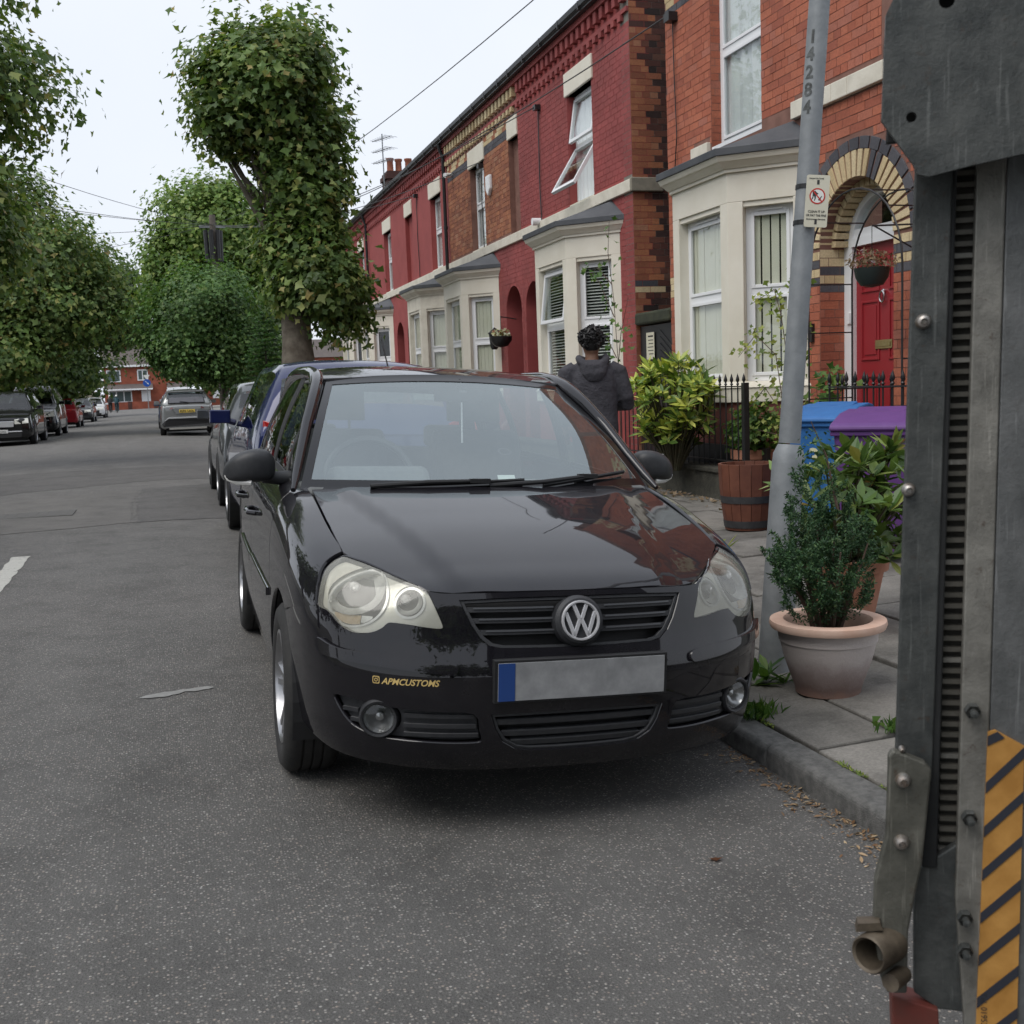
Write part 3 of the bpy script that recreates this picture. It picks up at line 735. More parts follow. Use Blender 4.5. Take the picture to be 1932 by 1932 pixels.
    for i in (0,1):
        for (za,zb) in ((.55,1.28),(1.42,1.98),(2.06,2.40)):
            a=ya+.09+i*(w/2-.02); b=a+w/2-.16
            p=MB(); g=.022
            p.box(xd-.012,xd+.001,a,a+g,za,zb); p.box(xd-.012,xd+.001,b-g,b,za,zb); p.box(xd-.012,xd+.001,a+g,b-g,za,za+g); p.box(xd-.012,xd+.001,a+g,b-g,zb-g,zb); p.box(xd-.008,xd+.001,a+.05,b-.05,za+.05,zb-.05)
            p.build('door_panel',MR,door,bevel=.004)
    MBR=mat('aged_brass',(.42,.33,.14),(.5,.42,.22),30,.32,1)
    lb=MB(); lb.box(xd-.014,xd,yc-.13,yc+.13,1.52,1.605); lb.box(xd-.02,xd-.012,yc-.105,yc+.105,1.54,1.585); lb.build('letter_box',MBR,door,bevel=.004)
    kn=MB(); ks=[(xd-.03,yc+.036*math.sin(a),2.0+.05*math.cos(a)) for a in [2*math.pi*k/14 for k in range(15)]]; kn.tube(ks,.009,6); kn.lathe([(.02,0),(.02,.02),(0,.03)],10,T=Matrix.Translation((xd,yc,2.05))@Matrix.Rotation(-math.pi/2,4,'Y')); kn.build('knocker',mat('steel_chrome',(.6,.6,.6),None,rough=.25,metal=1),door,smooth=True)
    bx=MB(); bx.box(FX-.035,FX-.0,9.585,9.651,1.62,1.80); bx.build('bell_push',M_BLACKP,root)
    ml=MB(); ml.box(xd-.07,xd-.05,yc+hx-.06,yc+hx-.01,1.78,1.88); ml.build('intercom',M_PVC,root)
    # steps
    s=MB(); s.box(FX-.35,FX+.3,yc-.62,yc+.62,.15,.29); s.box(FX-.02,FX+.34,yc-.565,yc+.565,.29,.42); s.build('door_steps',mat('sandstone_step',(.25,.22,.17),(.33,.29,.23),8,.9),root,bevel=.01)
    # upper window and bay
    window(root,(FX,win[1]),(FX,win[0]),3.90,6.2,4.92,.12,None,fw=.07,curtain=.96)
    sl=MB(); sl.box(FX-.0,FX+.12,win[0],win[1],3.86,3.90); sl.build('window_sill',M_PVC,root)
    bay(root,bw[1],11.502,10.249,bw[0],'v',mat('painted_plinth_red',(.16,.05,.04),(.20,.065,.05),5,.8))
    cw=MB(); cw.tube([(FX-.03,12.546,5.62),(FX-.03,12.527,4.9),(FX-.03,12.489,4.2),(FX-.03,12.574,3.75),(FX-.03,12.650,3.5)],.007,5); cw.build('cable',M_BLACKP,root)
    cw=MB(); cw.cbox((FX-.06,12.527,5.58),(.12,.14,.10)); cw.build('cable_bracket',M_BLACKP,root)
    # side wall to the passage
    sw=MB(); sw.box(FX+.01,FX+6,12.546,12.802,.1,7.2); sw.build('passage_wall',M_MORT,root)
    # passage gate
    gt=empty('passage_gate',label='black boarded gate with a paper notice between two houses',cat='gate')
    GX=FX+.05
    g=MB(); g.box(GX,GX+.05,12.830,13.874,.16,2.02); gd=g.build('gate_leaf',M_BLACKP,gt)
    hd=MB(); hd.box(GX-.08,GX+.2,12.811,13.893,2.04,2.2); hd.build('gate_lintel',mat('mossy_timber',(.03,.035,.022),(.055,.06,.035),9,.9),gt,bevel=.03)
    for k in range(9):
        q=MB(); zz=1.0+k*.085; q.prism([(12.868,zz),(13.239,zz+.22),(13.239,zz+.27),(12.868,zz+.05)],lambda a,b:(GX-.012,a,b),lambda a,b:(GX+.002,a,b)); q.build('gate_board',M_BLACKP,gt)
    pp=MB(); pp.box(GX-.02,GX-.017,13.400,13.647,1.58,1.93); n_=pp.build('paper_notice',mat('yellowed_paper',(.66,.62,.47),(.72,.68,.55),12,.8),gt)
    for k in range(6):
        q=MB(); q.box(GX-.0215,GX-.0205,13.428,13.428+(.16 if k==0 else .18-.02*(k%3)),1.87-k*.045,1.87-k*.045+(.02 if k==0 else .010)); q.build('notice_print',mat('print_black',(.03,.03,.03),None,rough=.8),gt)
    wl=MB(); wl.box(GX,GX+.25,12.811,13.903,2.2,5.2)
    return root
NEAR=near_house()
# ---------------------------------------------------------------- black hatchback: body surfaces

def cr_spline(P,t):
    # Catmull-Rom through rows of P at integer params
    P=np.asarray(P,float); n=len(P); t=np.clip(np.asarray(t,float),0,n-1-1e-9); i=np.floor(t).astype(int); u=(t-i)[...,None] if P.ndim>1 else t-i
    g=lambda k: P[np.clip(k,0,n-1)]
    a,b,c,d=g(i-1),g(i),g(i+1),g(i+2)
    a=np.where((i==0)[...,None] if P.ndim>1 else i==0,2*b-c,a); d=np.where((i>=n-2)[...,None] if P.ndim>1 else i>=n-2,2*c-b,d)
    return .5*((2*b)+(-a+c)*u+(2*a-5*b+4*c-d)*u*u+(-a+3*b-3*c+d)*u**3)
def tab(T,x):   # monotone-ish table lookup, smooth
    X=np.array([p[0] for p in T],float); Y=np.array([p[1] for p in T],float); x=np.asarray(x,float)
    m=np.gradient(Y,X); i=np.clip(np.searchsorted(X,x)-1,0,len(X)-2); hh=X[i+1]-X[i]; t=np.clip((x-X[i])/hh,-.5,1.5)
    return (2*t**3-3*t**2+1)*Y[i]+(t**3-2*t**2+t)*hh*m[i]+(-2*t**3+3*t**2)*Y[i+1]+(t**3-t**2)*hh*m[i+1]
PLAN=np.array([(-.2,-.026),(0,-.035),(.2,-.026),(.36,-.004),(.48,.033),(.58,.085),(.66,.148),(.72,.222),(.762,.32),(.787,.43),(.803,.57),(.813,.8),(.82,1.2),(.825,1.8),(.825,2.6),(.815,3.15),(.79,3.5),(.74,3.72),(.62,3.84),(.4,3.89),(0,3.91),(-.4,3.89)])
_t=np.linspace(1,len(PLAN)-2,2000); _pp=cr_spline(PLAN,_t); _s=np.concatenate([[0],np.cumsum(np.hypot(*np.diff(_pp,axis=0).T))])
def plan(s):
    s=np.asarray(s,float); x=np.interp(np.abs(s),_s,_pp[:,0]); y=np.interp(np.abs(s),_s,_pp[:,1])
    e=.01; x2=np.interp(np.abs(s)+e,_s,_pp[:,0]); y2=np.interp(np.abs(s)+e,_s,_pp[:,1]); q=np.abs(s)-e; x1=np.sign(q)*np.interp(np.abs(q),_s,_pp[:,0]); y1=np.interp(np.abs(q),_s,_pp[:,1])
    tx,ty=x2-x1,y2-y1; L=np.hypot(tx,ty); nx,ny=-ty/L,tx/L
    return x,y,nx,ny
_side=_t[(_pp[:,1]<3.6)]; 
_msk=(_pp[:,0]>.3)&(_pp[:,1]<3.75)
def xbase(y): return np.interp(y,_pp[_msk,1],_pp[_msk,0])
OFFF=[(.14,.11),(.2,.062),(.25,.03),(.30,.012),(.38,.003),(.45,0),(.52,.004),(.56,.018),(.60,.032),(.66,.046),(.72,.063),(.76,.082),(.80,.115),(.85,.17)]
OFFL=[(.14,.10),(.2,.055),(.25,.03),(.30,.018),(.40,.006),(.5,0),(.55,0),(.65,.004),(.70,.012),(.75,.032),(.785,.062),(.81,.10),(.85,.18)]
def sm(a,b,x): t=np.clip((x-a)/(b-a),0,1); return t*t*(3-2*t)
def Fsurf(s,z):
    s=np.asarray(s,float); z=np.asarray(z,float); a=np.abs(s); x,y,nx,ny=plan(a); k=sm(.40,1.0,a)
    o=tab(OFFF,z)*(1-k)+tab(OFFL,z)*k
    o=o+.075*np.clip((z-.60)/.22,0,1.3)**2*np.exp(-((a-.70)/.17)**2)
    return np.stack([np.sign(s)*(x+nx*o)+(s==0)*0,y+ny*o,z],-1)
ZE=[(.0,.70),(.2,.76),(.3,.805),(.36,.82),(.6,.88),(.9,.945),(1.1,.972),(1.4,.985),(2.4,1.015),(3.2,1.03),(3.7,1.03),(4.2,1.03)]
SEC=[(0,0,-.30),(.4,.004,-.18),(.6,.014,-.12),(.75,.032,-.072),(.87,.062,-.035),(.95,.10,-.012),(1,.135,0)]
OFFSL=[(.10,.13),(.17,.072),(.22,.04),(.3,.02),(.4,.006),(.5,0),(.6,0),(1.2,0)]
def Ssurf(y,p,sgn=1):
    y=np.asarray(y,float); p=np.asarray(p,float); ze=tab(ZE,y)
    up=p>=0; pc=np.clip(p,0,1); o1=tab([(a,b) for a,b,c in SEC],pc); d1=tab([(a,c) for a,b,c in SEC],pc)
    zl=ze-.30+np.minimum(p,0); o2=tab(OFFSL,zl)
    z=np.where(up,ze+d1,zl); o=np.where(up,o1,o2)
    return np.stack([sgn*(xbase(y)-o),y+0*p,z],-1)
ZC=[(.0,.69),(.06,.72),(.12,.754),(.25,.803),(.45,.864),(.7,.920),(.9,.960),(1.05,.988),(1.2,1.01)]
def Hsurf(x,y):
    x=np.asarray(x,float); y=np.asarray(y,float); a=np.abs(x)
    z=tab(ZC,y)-.022*(a/.68)**2.4
    # raised centre with a soft crease running from the screen corners to the grille corners
    xc=.33+.22*np.clip((y-.1)/.9,0,1); z=z-.012*sm(xc-.03,xc+.05,a)*(1-.25*sm(.6,.7,a))+.004
    return np.stack([x,y,z],-1)
# ---------------------------------------------------------------- panels cut out of smooth body surfaces
def panel(name,loops,mapf,m,parent,step=.03,thick=.012,flip=False,lift=0,solid=True):
    V2,F=fill2d(loops,step); u,v=V2[:,0],V2[:,1]; e=1e-4
    P=mapf(u,v); N=np.cross(mapf(u+e,v)-mapf(u-e,v),mapf(u,v+e)-mapf(u,v-e)); N/=np.linalg.norm(N,axis=1)[:,None]+1e-12
    if flip: N=-N
    P=P+N*lift
    t=np.cross(P[F[:,1]]-P[F[:,0]],P[F[:,2]]-P[F[:,0]]); bad=(t*N[F[:,0]]).sum(1)<0; F[bad]=F[bad][:,::-1]
    vs=[tuple(p) for p in P]; fs=[tuple(int(i) for i in f) for f in F]; nn=[tuple(n) for n in N]
    if thick:
        cnt={}
        for f in fs:
            for a,b in ((f[0],f[1]),(f[1],f[2]),(f[2],f[0])): cnt[(a,b)]=1
        bd=[(a,b) for (a,b) in cnt if (b,a) not in cnt]
        for a,b in bd:
            i=len(vs); pa,pb=P[a],P[b]; na,nb=N[a],N[b]
            tn=np.cross(pb-pa,na); L=np.linalg.norm(tn)
            if L<1e-9: continue
            tn/=L
            vs+=[tuple(pa),tuple(pb),tuple(pb-nb*thick),tuple(pa-na*thick)]; fs.append((i+1,i,i+3,i+2)); 
            n0=(na+tn*1.0); n0/=np.linalg.norm(n0); n1=(nb+tn); n1/=np.linalg.norm(n1)
            nn+=[tuple(n0),tuple(n1),tuple(tn),tuple(tn)]
    me=bpy.data.meshes.new(name); me.from_pydata(vs,[],fs); me.update(); me.materials.append(m)
    me.polygons.foreach_set('use_smooth',[True]*len(fs)); me.normals_split_custom_set_from_vertices(nn)
    return link(name,me,parent)
def mirx(l): return [(-a,b) for a,b in l][::-1]
def text_flat(txt,size=1,shear=0,space=1.0,bold=0.0,name='lettering'):
    cu=bpy.data.curves.new('tmp_text','FONT'); cu.body=txt; cu.size=size; cu.shear=shear; cu.space_character=space; cu.offset=bold; cu.align_x='LEFT'; cu.resolution_u=3
    ob=bpy.data.objects.new('tmp_text',cu); COL.objects.link(ob); dg=bpy.context.evaluated_depsgraph_get(); me=ob.evaluated_get(dg).to_mesh()
    V=[tuple(v.co) for v in me.vertices]; F=[tuple(p.vertices) for p in me.polygons]; ob.evaluated_get(dg).to_mesh_clear()
    bpy.data.objects.remove(ob); bpy.data.curves.remove(cu); return V,F
def text_on(txt,size,f,m,parent,name='lettering',fine=False,**k):
    """f maps flat (u,v) to a point"""
    V,F=text_flat(txt,size,**k); w=max(v[0] for v in V)
    if fine:
        bm=bmesh.new(); vv=[bm.verts.new(v) for v in V]
        for f_ in F:
            try: bm.faces.new([vv[i] for i in f_])
            except ValueError: pass
        bmesh.ops.triangulate(bm,faces=bm.faces[:])
        for _ in range(2): bmesh.ops.subdivide_edges(bm,edges=bm.edges[:],cuts=1,use_grid_fill=True)
        bm.verts.index_update(); V=[tuple(v.co) for v in bm.verts]; F=[tuple(v.index for v in f_.verts) for f_ in bm.faces]; bm.free()
    me=bpy.data.meshes.new(name); me.from_pydata([tuple(f(v[0],v[1],w)) for v in V],[],F); me.update(); me.materials.append(m); return link(name,me,parent)
# ---- paints
def car_paint(name,c,flake=.0,rough=.45,metal=0.0,dust=.05,spec=.05):
    t=NT(name); wp=t.co('Object'); d=t.ramp(t.noise(5,6,.7,wp),[(.4,0.),(.8,1.)])
    t.set(base=t.mix(t.math('MULTIPLY',d,dust),c,(.16,.15,.14)),metal=metal,rough=rough,coat=1.0,coatr=t.math('ADD',t.math('MULTIPLY',d,.05),.015),spec=spec)
    MATS[name]=t.m; return t.m
M_PBLACK=car_paint('paint_black_pearl',(.0065,.006,.0085))
M_PLAS=mat('black_plastic',(.022,.023,.026),(.034,.035,.038),40,.48,0,.0008,400)
M_PLASD=mat('black_plastic_dark',(.012,.012,.013),None,rough=.6)
M_TYRE=mat('tyre_rubber',(.016,.016,.016),(.028,.027,.026),18,.78,0,.001,200)
M_ALLOY=mat('alloy_silver',(.42,.42,.43),(.36,.36,.37),20,.33,.9)
M_CHROME=mat('chrome',(.86,.86,.88),None,rough=.12,metal=.55)
M_HLBODY=mat('headlight_housing',(.76,.75,.68),(.68,.67,.60),6,.25,.2)
M_REFL=mat('reflector',(.86,.87,.86),(.66,.67,.67),40,.22,.30)
M_AMBER=mat('amber_lens',(.52,.36,.20),(.60,.46,.30),60,.25)
M_CGLASS=glass_mat('car_glass',(.86,.93,.91),haze=.02,ior=1.8)
M_LGLASS=glass_mat('lamp_glass',(.97,.97,.97),ior=1.5)
M_CGLASSD=glass_mat('car_glass_dark',(.52,.57,.56))
M_WSCR=glass_mat('windscreen_glass',(.90,.97,.95),haze=.05,ior=3.1,gloss=(.90,.99,1.0))
def lens_mat():
    t=NT('headlight_lens'); t.t.nodes.remove(t.b); out=t.t.nodes['Material Output']
    tr=t.n('BsdfTransparent'); tr.inputs[0].default_value=(.97,.97,.93,1); gl=t.n('BsdfGlossy'); gl.inputs['Roughness'].default_value=.06
    df=t.n('BsdfDiffuse'); df.inputs[0].default_value=(.74,.73,.64,1)
    fr=t.n('Fresnel'); fr.inputs[0].default_value=1.5; m1=t.n('MixShader'); m2=t.n('MixShader')
    hz=t.ramp(t.noise(9,5,.6,t.co('Object')),[(.3,.14),(.75,.34)])
    t.l(hz,m1.inputs[0]); t.l(tr.outputs[0],m1.inputs[1]); t.l(df.outputs[0],m1.inputs[2])
    t.l(fr.outputs[0],m2.inputs[0]); t.l(m1.outputs[0],m2.inputs[1]); t.l(gl.outputs[0],m2.inputs[2]); t.l(m2.outputs[0],out.inputs[0]); return t.m
M_LENS=lens_mat()
M_SEAT=mat('seat_cloth',(.06,.06,.064),(.08,.08,.085),30,.9)
M_DASH=mat('dash_plastic',(.10,.105,.105),(.13,.135,.135),50,.7)
def tyre_prof(R_,w,rim):
    return [(rim,-w*.40),(rim+.012,-w*.46),(R_-.06,-w*.5),(R_-.025,-w*.485),(R_-.006,-w*.40),(R_,-w*.3),(R_,-w*.2),(R_-.007,-w*.19),(R_-.007,-w*.16),(R_,-w*.15),(R_,-w*.02),(R_-.007,-w*.015),(R_-.007,w*.015),(R_,w*.02),(R_,w*.15),(R_-.007,w*.16),(R_-.007,w*.19),(R_,w*.2),(R_,w*.3),(R_-.006,w*.40),(R_-.025,w*.485),(R_-.06,w*.5),(rim+.012,w*.46),(rim,w*.40)]
def wheel(parent,x,y,z,R_=.297,w=.19,rim=.195,side=-1,spokes=5,low=False,alloy=None):
    T=Matrix.Translation((x,y,z))@Matrix.Rotation(math.pi/2*side,4,'Y')   # local z points outwards
    wl=empty('wheel'); wl.parent=parent
    t=MB(); t.lathe(tyre_prof(R_,w,rim),40 if not low else 24,T=T); t.build('tyre',M_TYRE,wl,smooth=True,sharp=50)
    al=alloy or M_ALLOY
    r=MB(); r.lathe([(rim+.004,w*.46),(rim-.008,w*.47),(rim-.016,w*.40),(rim-.02,-w*.1),(rim-.03,-w*.1)],36 if not low else 20,T=T); r.build('rim',al,wl,smooth=True,sharp=40)
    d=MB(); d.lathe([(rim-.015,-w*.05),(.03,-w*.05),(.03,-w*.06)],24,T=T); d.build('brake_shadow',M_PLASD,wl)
    s=MB(); zf=w*.34
    for k in range(spokes):
        for off in ((-.16,.16) if not low else (0,)):
            a=2*math.pi*k/spokes+.3; b=a+off; hw=.017 if not low else .03
            p0=Vector((.045*math.cos(a+off*.8),.045*math.sin(a+off*.8),zf-.012)); p1=Vector(((rim-.012)*math.cos(b),(rim-.012)*math.sin(b),zf+.004)); t_=(p1-p0).normalized(); n_=Vector((-t_.y,t_.x,0))
            vs=[p0+n_*hw,p0-n_*hw,p1-n_*hw*1.1,p1+n_*hw*1.1]; vs2=[v-Vector((0,0,.03)) for v in vs]; top=[p0+n_*hw*.5+Vector((0,0,.012)),p0-n_*hw*.5+Vector((0,0,.012)),p1-n_*hw*.6+Vector((0,0,.012)),p1+n_*hw*.6+Vector((0,0,.012))]
            al_=[T@q for q in vs+vs2+top]
            s.add(al_,[(8,9,10,11),(0,8,11,3),(1,2,10,9),(0,3,7,4),(1,5,6,2),(0,1,9,8),(3,11,10,2)])
    s.lathe([(.062,zf-.03),(.06,zf),(.03,zf+.012),(0,zf+.012)],18,T=T)
    s.build('spokes',al,wl,smooth=True,sharp=35)
    return wl
# ---------------------------------------------------------------- the black hatchback in front
def polo():
    C=empty('parked_car',label='glossy black hatchback with round headlights parked nearest beside the kerb',cat='car',group='cars parked on the right')
    F_=Fsurf
    HL=[(.911,.816),(.812,.806),(.687,.789),(.59,.773),(.514,.758),(.483,.747),(.464,.727),(.441,.687),(.421,.648),(.427,.638),(.473,.641),(.531,.648),(.584,.652),(.6,.648),(.613,.636),(.639,.623),(.675,.615),(.713,.615),(.755,.628),(.794,.65),(.829,.667),(.868,.672),(.883,.682),(.893,.709),(.909,.745),(.933,.779),(.945,.802),(.935,.813)]
    HLs=smooth_loop(HL,3)
    g=[(0,.728),(.12,.7275),(.24,.726),(.372,.7205),(.356,.69),(.333,.647),(.308,.612),(.28,.590),(.245,.583),(.12,.581),(0,.580)]
    GR=[(a,b) for a,b in g]+[(-a,b) for a,b in g[-2:0:-1]]
    l=[(0,.395),(.13,.394),(.275,.391),(.26,.345),(.238,.305),(.20,.280),(.16,.272),(.08,.270),(0,.2695)]
    LG=[(a,b) for a,b in l]+[(-a,b) for a,b in l[-2:0:-1]]
    SG=smooth_loop([(.775,.421),(.707,.421),(.65,.415),(.557,.406),(.438,.400),(.326,.393),(.308,.341),(.301,.313),(.312,.304),(.384,.302),(.492,.305),(.606,.311),(.679,.327),(.722,.349),(.755,.383)],3)
    def s_at_y(y): return float(np.interp(y,_pp[:1000,1],_s[:1000]))
    ax,az,ar=.82,.292,.352
    arch=[(s_at_y(ax-math.sqrt(max(1e-6,ar*ar-(z-az)**2))),z) for z in (.27,.35,.43,.50,.555,.598)]
    def inset_(loop,k):
        c=np.mean(loop,0); return [tuple(c+(np.array(p)-c)*np.array(k)+np.array([0,(1-k[1])*0])) for p in loop]
    # fascia: bumper skin with openings
    half=[(0,.205),(.3,.207),(.5,.214),(.7,.224),(.83,.236),(.93,.252),arch[0]]+arch[1:]+[(arch[-1][0]-.12,.632),(.88,.672),(.868,.6695)]
    gap=.004
    out=[]
    up=[(.945,.800),(.911,.819),(.812,.809),(.687,.792),(.59,.776),(.514,.758),(.487,.744),(.43,.738),(.2,.741),(0,.742)]
    right=half[:-2]+[(.884,.678)]+[(.896,.705),(.912,.742),(.936,.777),(.948,.803),(.937,.8165)]+up[1:]
    loop=right+[(-a,b) for a,b in right[-2:0:-1]]
    panel('front_bumper',[loop,HLs,mirx(HLs),GR,LG,SG,mirx(SG)],F_,M_PBLACK,C,step=.022,thick=.016,flip=False)
    # dark plate behind all the openings
    bk=[(-1.0,.22),(1.0,.22),(1.0,.62),(.9,.80),(0,.74),(-.9,.80),(-1.0,.62)]
    panel('front_backing',[bk],F_,M_PLASD,C,step=.05,thick=0,flip=False,lift=-.045)
    # bumper strip (proud moulding) and shut lines under the lamps
    for sg in (1,-1):
        sp=[(.846,.584),(.793,.573),(.739,.565),(.608,.559),(.468,.553),(.395,.546),(.374,.533),(.376,.515),(.40,.510),(.466,.515),(.604,.526),(.742,.534),(.836,.545)]
        sp=smooth_loop(sp,3); sp=sp if sg>0 else mirx(sp)
        bs=panel('bumper_strip',[sp],F_,M_PBLACK,C,step=.018,thick=.016,flip=False,lift=.014)

    # grille
    def inset(loop,k):
        c=np.mean(loop,0); return [tuple(c+(np.array(p)-c)*np.array(k)) for p in loop]
    gi=inset(GR,(.955,.88))
    panel('grille_frame',[inset(GR,(.992,.98)),gi],F_,M_PLAS,C,step=.02,thick=.02,flip=False,lift=-.006)
    def span(loop,z):
        xs=[]
        for i in range(len(loop)):
            a,b=loop[i],loop[(i+1)%len(loop)]
            if (a[1]-z)*(b[1]-z)<0: xs.append(a[0]+(b[0]-a[0])*(z-a[1])/(b[1]-a[1]))
        return (min(xs),max(xs)) if xs else None
    for z in (.694,.662,.628):
        a,b=span(GR,z); 
        for (s0,s1) in ((a+.012,-.074),(.074,b-.012)):
            panel('grille_slat',[[(s0,z-.0075),(s1,z-.0075),(s1,z+.0075),(s0,z+.0075)]],F_,M_PLAS,C,step=.03,thick=.03,flip=False,lift=-.010)
            panel('grille_slat_shine',[[(s0+.02,z+.001),(s1-.02*(1 if s1>0 else -0),z+.001),(s1-.02*(1 if s1>0 else -0),z+.006),(s0+.02,z+.006)]],F_,mat('slat_shine',(.08,.083,.09),None,rough=.3),C,step=.03,thick=.003,flip=False,lift=-.006)  # paler strip paints the shine along each slat's upper edge
    # badge
    by=float(F_(np.array(0.),np.array(.657))[1]); tilt=R(12)
    T=Matrix.Translation((0,by-.012,.657))@Matrix.Rotation(math.pi/2-tilt,4,'X')
    b=MB(); b.lathe([(.078,-.03),(.076,0),(.067,.012),(.056,.014)],40,T=T); b.lathe([(.062,.008),(0,.008)],32,T=T); bd=b.build('badge_housing',M_PLAS,C,smooth=True,sharp=30)
    r=MB(); r.lathe([(.0605,.010),(.0605,.016),(.0585,.021),(.054,.021),(.052,.016),(.052,.010)],48,T=T); r.build('badge_ring',M_CHROME,bd,smooth=True,sharp=30)
    RR=.0515; sw=.0112
    def stroke(p,q,nm):
        p=Vector(p)*.85;q=Vector(q)*.85;d=(q-p).normalized();n=Vector((-d.y,d.x))*sw/2; m_=MB()
        poly=[tuple(p+n),tuple(p-n),tuple(q-n),tuple(q+n)]; m_.prism(poly,lambda a,b:T@Vector((a,b,.009)),lambda a,b:T@Vector((a,b,.0175))); m_.build(nm,M_CHROME,bd,bevel=.001)
    for p,q in (((-.024,.056),(-.0035,.0045)),((.024,.056),(.0035,.0045)),((-.054,.029),(-.0245,-.054)),((-.0275,-.055),(-.003,.004)),((.003,.004),(.0275,-.055)),((.0245,-.054),(.054,.029))): stroke(p,q,'badge_stroke')
    # lower grilles
    panel('lower_grille_frame',[inset(LG,(.99,.98)),inset(LG,(.955,.86))],F_,M_PLAS,C,step=.02,thick=.02,flip=False,lift=-.005)
    for z in (.362,.325,.293):
        a,b=span(LG,z); panel('lower_grille_slat',[[(a+.01,z-.008),(b-.01,z-.008),(b-.01,z+.008),(a+.01,z+.008)]],F_,M_PLAS,C,step=.03,thick=.03,flip=False,lift=-.012)
    for sg in (1,-1):
        L_=SG if sg>0 else mirx(SG)
        fc=(.612*sg,.368); hole=[(fc[0]+.066*math.cos(a),fc[1]+.050*math.sin(a)) for a in [2*math.pi*k/28 for k in range(28)]]
        panel('side_grille',[inset(L_,(.985,.97)),hole],F_,M_PLAS,C,step=.02,thick=.01,flip=False,lift=-.022)
        for z in (.382,.352,.324):
            a,b=span(L_,z)
            segs=[(a+.008,b-.008)]
            lo,hi=fc[0]-.075,fc[0]+.075
            segs=[(a+.008,min(b-.008,lo)),(max(a+.008,hi),b-.008)]
            for (s0,s1) in segs:
                if s1-s0>.02: panel('side_grille_slat',[[(s0,z-.006),(s1,z-.006),(s1,z+.006),(s0,z+.006)]],F_,M_PLAS,C,step=.03,thick=.016,flip=False,lift=-.009)
        # fog lamp: bezel, bowl, glass
        p=F_(np.array(fc[0]),np.array(fc[1])); e=.01
        du=F_(np.array(fc[0]+e),np.array(fc[1]))-F_(np.array(fc[0]-e),np.array(fc[1])); dv=F_(np.array(fc[0]),np.array(fc[1]+e))-F_(np.array(fc[0]),np.array(fc[1]-e))
        n=np.cross(du,dv); n/=np.linalg.norm(n); n=(n+np.array([0,-1.0,0])*.9); n/=np.linalg.norm(n); zq=Vector(n); xq=Vector((0,0,1)).cross(zq).normalized(); yq=zq.cross(xq)
        T=Matrix(((xq.x,yq.x,zq.x,p[0]),(xq.y,yq.y,zq.y,p[1]),(xq.z,yq.z,zq.z,p[2]),(0,0,0,1)))
        fb=MB(); fb.lathe([(.062,-.03),(.06,-.004),(.054,.006),(.048,.004),(.046,-.006)],32,T=T); fo=fb.build('fog_lamp',M_PLAS,C,smooth=True,sharp=40)
        rb=MB(); rb.lathe([(.046,-.008),(.035,-.03),(.012,-.042),(.012,-.02),(.0,-.016)],24,T=T); rb.build('fog_reflector',mat('fog_bowl',(.40,.41,.41),(.25,.26,.26),30,.2,.7),fo,smooth=True,sharp=40)
        gl=MB(); gl.lathe([(.047,-.004),(.035,.004),(.018,.008),(0,.009)],24,T=T); gl.build('fog_glass',M_LGLASS,fo,smooth=True)
    # headlights
    for sg in (1,-1):
        mp=(lambda u,v:F_(u,v)) if sg>0 else (lambda u,v:F_(u,v))
        S=lambda L:[(a*sg,b) for a,b in (L if sg>0 else L[::-1])]
        hl=empty('headlight'); hl.parent=C
        cB,rB=(.735,.7135),(.118,.083); cS,rS=(.537,.7115),(.052,.044)
        el=lambda c,r,n=36,k=1:[(c[0]+r[0]*k*math.cos(a),c[1]+r[1]*k*math.sin(a)) for a in [2*math.pi*j/n for j in range(n)]]
        body=inset(HLs,(.985,.975))
        def clampz(L): return [(a,min(b,.795+.0*a)) for a,b in L]
        big=el(cB,rB,36,.99); sml=el(cS,rS,28,.98)
        panel('lamp_housing',[S(body),S(big),S(sml)],F_,M_HLBODY,hl,step=.02,thick=.02,flip=False,lift=-.020)
        # rings
        panel('lamp_ring',[S(el(cB,rB,36,1.02)),S(el(cB,rB,36,.945))],F_,M_REFL,hl,step=.02,thick=.01,flip=False,lift=-.013)
        panel('lamp_ring',[S(el(cS,rS,28,1.06)),S(el(cS,rS,28,.9))],F_,M_REFL,hl,step=.02,thick=.01,flip=False,lift=-.013)
        # reflector bowls
        def bowl(c,r,depth,nm,k0=.93,rings=((1,0),(.9,.35),(.7,.7),(.4,.93),(.12,1.0))):
            m_=MB(); n=28; p0=F_(np.array(c[0]*sg),np.array(c[1]))
            vs=[];fs=[]
            for q,(k,dp) in enumerate(rings):
                for j in range(n):
                    a=2*math.pi*j/n; u=c[0]+r[0]*k0*k*math.cos(a); v=c[1]+r[1]*k0*k*math.sin(a)
                    rim=F_(np.array((c[0]+r[0]*k0*math.cos(a))*sg),np.array(c[1]+r[1]*k0*math.sin(a))); 
                    P=p0+(rim-p0)*k; ax=np.array([ -.15*sg,1.,-.02]); vs.append(tuple(P+ax*(.018+depth*dp)))
            for q in range(len(rings)-1):
                for j in range(n): a_=q*n+j; b_=q*n+(j+1)%n; fs.append((a_,b_,b_+n,a_+n))
            fs.append(tuple((len(rings)-1)*n+j for j in range(n)))
            m_.add(vs,fs); return m_.build(nm,M_REFL,hl,smooth=True,sharp=60)
        bowl((.738,.728),(.112,.066),.085,'main_reflector',1.0,((1,-.05),(.93,.18),(.8,.5),(.55,.82),(.3,.97),(.1,1.0))); bowl(cS,rS,.06,'inner_reflector')
